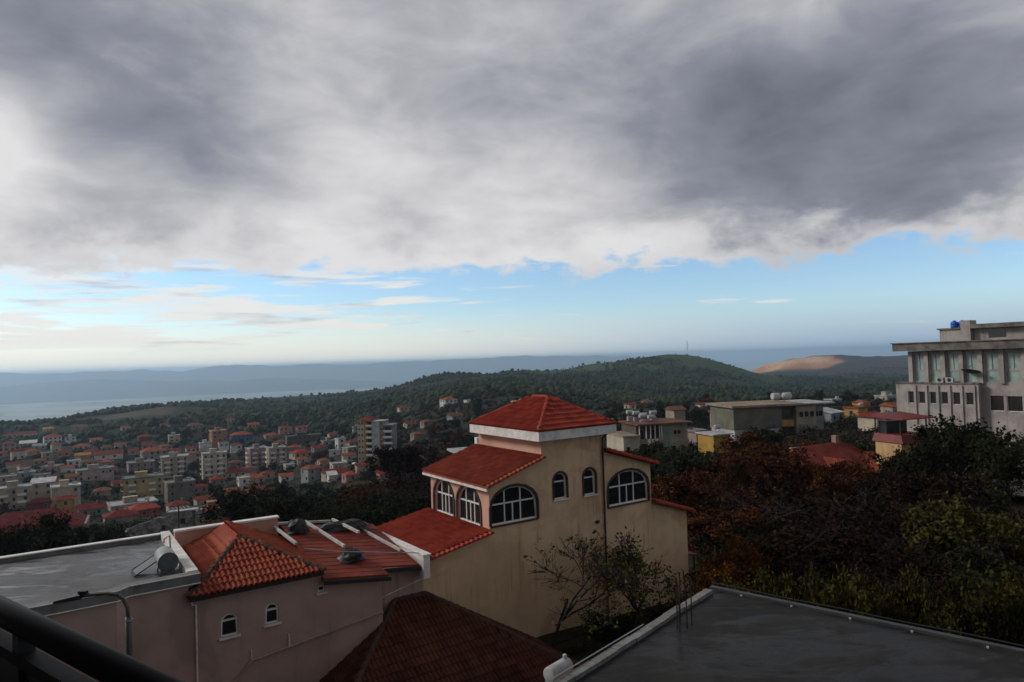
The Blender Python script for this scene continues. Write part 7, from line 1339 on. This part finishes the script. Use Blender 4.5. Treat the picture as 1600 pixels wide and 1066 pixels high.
NEAR_LABEL = [
 'rust brown tree at the right corner of the tan house roof', 'tall rust tree before the olive grey building', 'dark rust tree beside the small red canopy', 'glowing orange tree behind the corner of the wet roof', 'brown bare tree before the left half of the bright red roof',
 'brown tree below the middle of the bright red roof', 'brown thicket tree left of centre beyond the wet roof', 'broad low brown tree in the middle of the dark thicket', 'brown tree under the pavilion, right of the thicket', 'dark green tree in front of the hotel left corner',
 'tall dark green tree before the hotel middle', 'dark green tree under the pink house at right edge', 'brown tree midway between hotel and thicket', 'yellow green tree right of the thicket', 'yellow green tree at right edge below the pink house', 'dark tree low at right edge', 'low brown tree right of centre behind the yellow shrubs',
 'rust tree rising behind the bright red roof', 'rust tree left of the solar tank on the red roof', 'grey green olive tree below the long house, middle one', 'grey green olive tree below the yellow house', 'grey green olive tree at the tan house edge', 'dark round tree under the olive grey building wall', 'small dark cypress like tree before the white base wall',
 'slim rust tree left end of the bright red roof', 'brown tree at right end of the bright red roof', 'small brown tree close behind the yellow shrubs', 'small brown tree left of the thicket near the wet roof',
 'yellow green shrub at the kerb, first from the roof corner', 'yellow green shrub at the kerb, second from the roof corner', 'yellow green shrub at the kerb, third from the roof corner', 'yellow green shrub at the kerb, fourth from the roof corner', 'yellow green shrub at the kerb, fifth from the roof corner', 'yellow green shrub at the kerb, sixth from the roof corner', 'yellow green shrub at the kerb, seventh from the roof corner', 'large yellow green shrub by the kerb at right edge', 'small orange shrub tucked behind the roof corner',
 'dark tree at far left behind the terrace parapet', 'dark tree second from left behind the terrace parapet', 'dark tree third from left behind the terrace parapet', 'small olive tree before the dark red hipped roof', 'large dark tree behind the coping left of the pergola', 'dark tree behind the pergola left beam', 'dark tree behind the pergola right beam', 'dark tree touching the lower wing roof', 'brown tree right behind the black tarpaulin', 'rust tree below the orange roof of the town', 'dark low tree just beyond the pergola',
 'tall reddish brown tree below the tower block', 'reddish brown tree left of the tower eaves', 'wide brown tree left of the arched windows', 'brown tree touching the middle wing roof', 'brown tree left of the wide brown one', 'rust tree in the wood left of the brown trees', 'low dark tree at the foot of the wood', 'dark tree left of the lower wing roof edge', 'narrow dark tree beyond the sunken roof',
 'rust tree hiding the left end of the bright red roof', 'rust tree before the middle of the bright red roof', 'brown tree before the right end of the bright red roof', 'dark tree hiding the foot of the pavilion', 'dark tree left of the pavilion foot', 'rust tree in front of the red roof wall', 'brown tree far right in the thicket', 'reddish brown tree in the middle of the thicket', 'reddish brown tree at right end of the thicket']
for i, (kd, X, Y, z, h, w_) in enumerate(NEAR_TREES):
    lab = NEAR_LABEL[i]; rz = rnd.uniform(0, 6.28)
    if kd == 'yellow' and h < 6 and 'shrub' in lab or (kd == 'orange' and 'shrub' in lab): place(DETAIL[i % 6], ('trunk', 'crown'), (X, Y, z-.2), max(w_*1.25, h*.62), h*rnd.uniform(.96, 1.12), rz, kd, 'shrub', lab, 'shrub', 'shrubs along the wet roof')
    elif kd == 'brown' and i % 3: place(BARE[i % 3], ('trunk', 'crown'), (X, Y, z-.2), w_*1.2, h*1.08, rz, kd, 'tree', lab, 'tree', 'trees near the houses')
    else: place(DETAIL[i % 6], ('trunk', 'crown'), (X, Y, z-.2), w_*1.15, h*1.05, rz, kd, 'tree', lab, 'tree', 'trees near the houses')

# two sparse fig trees in front of the tan facade
def fig(seed, base, tall, wide, label):
    g = np.random.default_rng(seed); segs, tips = grow(g, 5, .5, .3, .015, (2, 5), .05)
    P = np.concatenate([np.array(s_[0]) for s_ in segs]); S = np.array([wide/2/np.percentile(np.hypot(P[:, 0], P[:, 1]), 98)]*2+[tall/P[:, 2].max()]); mb = MB()
    for pts, rs, lv in segs: mb.tube([Vector(np.array(q)*S) for q in pts], [max(.013, r_*tall*.9) for r_ in rs], 6 if lv < 2 else 3, caps=False)
    e_ = empty('fig_tree', base, R(34), label, 'tree', 'bare fig trees before the tan wall'); mb.build('trunk', BARK, e_)
    tp = tips*S; keep = tp[(tp[:, 2] < tall*.74) | (g.random(len(tp)) < .3)]
    cen = np.concatenate([c_+g.normal(0, 1, (g.integers(1, 6), 3))*.18 for c_ in keep]); V, Q = leaf_quads(cen, .11, g); _link('leaves', np_mesh('leaves', V, Q, LEAF['fig'], False), e_)
fig(411, W34(19.7, 27.0, -16.4), 7.6, 9.0, 'sparse fig tree left of the brown rain pipe on the tan wall')
fig(417, W34(24.6, 27.0, -16.6), 7.3, 8.2, 'sparse fig tree right of the brown rain pipe on the tan wall')
place(SHRUB[0], ('stem', 'foliage'), W34(23.7, 26.6, -16.3), 3.6, 3.0, .4, 'dark', 'shrub', 'low dark bush between the two fig trees', 'shrub'); place(SHRUB[1], ('stem', 'foliage'), W34(27.6, 26.6, -16.5), 3.8, 2.8, 1.4, 'dark', 'shrub', 'dark bush under the right fig tree by the kerb', 'shrub'); place(SHRUB[2], ('stem', 'foliage'), W34(20.8, 26.2, -16.5), 3.2, 2.2, 1.9, 'dark', 'shrub', 'dark bush under the left fig tree', 'shrub')

# town trees: crowns of leaf clumps, trunk in the same mesh, one object each
def small_tree(seed):
    g = np.random.default_rng(seed); cl = []
    for i in range(26):
        a, h = g.uniform(0, 6.28), g.uniform(.3, .93); rr = .4*math.sqrt(max(.05, 1-((h-.55)/.45)**2))*math.sqrt(g.random()); cl.append(np.array([math.cos(a)*rr, math.sin(a)*rr, h])+g.normal(0, 1, (34, 3))*.06)
    V, Q = leaf_quads(np.concatenate(cl), .05, g); mb = MB(); mb.tube([Vector((0, 0, -.1)), Vector((.01, 0, .35)), Vector((.03, .02, .6))], [.035, .025, .01], 5, caps=False)
    for a in (0, 2.1, 4.2): mb.tube([Vector((.01, 0, .3)), Vector((math.cos(a)*.2, math.sin(a)*.2, .6))], [.016, .006], 4, caps=False)
    tv = np.array(mb.v); tq = np.array(mb.f); return np_mesh('tree', np.concatenate([V, tv]), np.concatenate([Q, tq+len(V)]), [LEAF['green'], BARK], False, None, [0]*len(Q)+[1]*len(tq))
SMALL = [small_tree(500+i) for i in range(5)]
ADJ = dict(green='green leafy', olive='grey olive', rust='rust coloured autumn', dark='dark evergreen', brown='brown nearly bare')
for i, (X, Y, z, h, w_, kd, where) in enumerate(TOWN_TREES):
    o = bpy.data.objects.new('tree', SMALL[i % 5]); C.objects.link(o); o.location = (X, Y, z-.3); o.scale = (w_*1.1, w_*1.1, h); o.rotation_euler = (0, 0, rnd.uniform(0, 6.28))
    o.material_slots[0].link = 'OBJECT'; o.material_slots[0].material = LEAF[kd]
    tag(o, '%s tree %s' % (ADJ[kd], where), 'tree', '%s trees of town and slopes' % ADJ[kd])

# woods on the hills and scrub, too many to count
def blobs(name, X, Y, h, w_, m, g, sink=.15):
    n = len(X); Z = ground_z(X, Y); k_ = 6; ang = np.arange(k_)*2*np.pi/k_
    rings = ((.10, .62), (.45, 1.0), (.8, .6)); V = []
    for hh, rr in rings:
        r_ = rr*(w_/2)[:, None]*g.uniform(.65, 1.3, (n, k_)); a = ang[None]+g.uniform(-.3, .3, (n, k_))+g.uniform(0, 1, (n, 1))
        V.append(np.stack([X[:, None]+r_*np.cos(a), Y[:, None]+r_*np.sin(a), Z[:, None]+h[:, None]*(hh-sink+g.uniform(-.1, .1, (n, k_)))], -1))
    tp = np.stack([X+g.normal(0, .1, n)*w_, Y+g.normal(0, .1, n)*w_, Z+h*(1-sink)], -1)[:, None]
    VV = np.concatenate(V+[tp], 1); m_ = VV.shape[1]; F = []
    for r_ in (0, 1):
        for j in range(k_): a, b = r_*k_+j, r_*k_+(j+1) % k_; F += [(a, b, b+k_), (a, b+k_, a+k_)]
    for j in range(k_): F.append((2*k_+j, 2*k_+(j+1) % k_, 3*k_))
    F = np.array(F); Q = (F[None]+(np.arange(n)*m_)[:, None, None]).reshape(-1, 3)
    return np_mesh(name, VV.reshape(-1, 3), Q, m, False)
g = np.random.default_rng(77)
wood_m = mat('wood_foliage', (.016, .028, .009), (.032, .035, .012), rough=.85, scale=.012, spec=.1, island=.9)
scrub_m = mat('scrub_foliage', (.014, .017, .007), (.026, .017, .009), rough=.85, scale=.03, spec=.1, island=.9)
n = 140000; Y = np.exp(g.uniform(np.log(640), np.log(2600), n)); X = Y*g.uniform(-.82, .8, n)
sun_mask = np.exp(-(((X-380)/330)**2+((Y-1740)/210)**2))*1.5+vnoise(X/60, Y/60, 11)*.45  # extent of the painted sun patch, where the trees thin out
dens = .6+vnoise(X/150, Y/150, 51)*1.5+vnoise(X/45, Y/45, 54)*.9-np.where(sun_mask > .6, .22, 0)-np.exp(-(((X+520)/60)**2+((Y-930)/60)**2))*1.2
hx = np.array([r_[0] for r_ in TOWN]); hy = np.array([r_[1] for r_ in TOWN]); hw_ = np.array([r_[3] for r_ in TOWN])
def clear(X, Y, k_=.8, add=3): return (np.hypot(X[:, None]-hx, Y[:, None]-hy) > hw_*k_+add).all(1)
ok = (g.random(n) < dens) & clear(X, Y, 1.0, 8); X, Y = X[ok][:44000], Y[ok][:44000]
h = np.clip(g.lognormal(1.3, .42, len(X)), 1.8, 9); tag(link('woods', blobs('woods', X, Y, h, h*g.uniform(.8, 1.4, len(X)), wood_m, g)), 'dark green woods covering the ridge and hills', None, None, 'stuff')
n = 50000; Y = np.exp(g.uniform(np.log(34), np.log(760), n)); X = Y*g.uniform(-.85, .85, n)
ok = (g.random(n) < .55+vnoise(X/25, Y/25, 53)*1.2) & clear(X, Y, .7, 1.5) & ((Y > 58) | (X > 14)) & ~((np.hypot(X-36, Y-83) < 12)); X, Y = X[ok][:14000], Y[ok][:14000]
h = g.uniform(.5, 1.0, len(X))*np.interp(Y, [30, 300, 700], [1.2, 3.2, 4.6])
nearer = Y < 330; bx_, by_, bh = X[nearer], Y[nearer], h[nearer]; bz = ground_z(bx_, by_); m_ = 46
cen = np.stack([bx_, by_, bz], -1)[:, None]+g.normal(0, 1, (len(bx_), m_, 3))*(bh[:, None, None]*np.array([.42, .42, .2]))+np.array([0, 0, .4])*bh[:, None, None]
V, Q = leaf_quads(cen.reshape(-1, 3), np.repeat(bh*.16, m_), g)
tag(link('bushes', np_mesh('bushes', V, Q, scrub_m, False)), 'low leafy bushes between the nearer houses', None, None, 'stuff')
X, Y, h = X[~nearer], Y[~nearer], h[~nearer]
tag(link('scrub', blobs('scrub', X, Y, h, h*g.uniform(1.0, 1.9, len(X)), scrub_m, g)), 'low scrub and hedges between the far houses', None, None, 'stuff')

# ------------------------------------------------------------------ air: one even pale haze from the plain up to just above the roofs
def haze():
    q = MB(); q.box(-86000, 86000, -86000, 86000, -460, 76); m = bpy.data.materials.new('haze_air'); m.use_nodes = True; t = NT(m.node_tree)
    v_ = t.n('ShaderNodeVolumePrincipled'); v_.inputs['Color'].default_value = (.58, .79, 1.0, 1); v_.inputs['Density'].default_value = HAZE; v_.inputs['Anisotropy'].default_value = .45
    o = t.n('ShaderNodeOutputMaterial'); t.t.links.new(v_.outputs[0], o.inputs['Volume'])
    tag(q.build('haze', m), kind='stuff')
HAZE = 8.4e-5
haze()
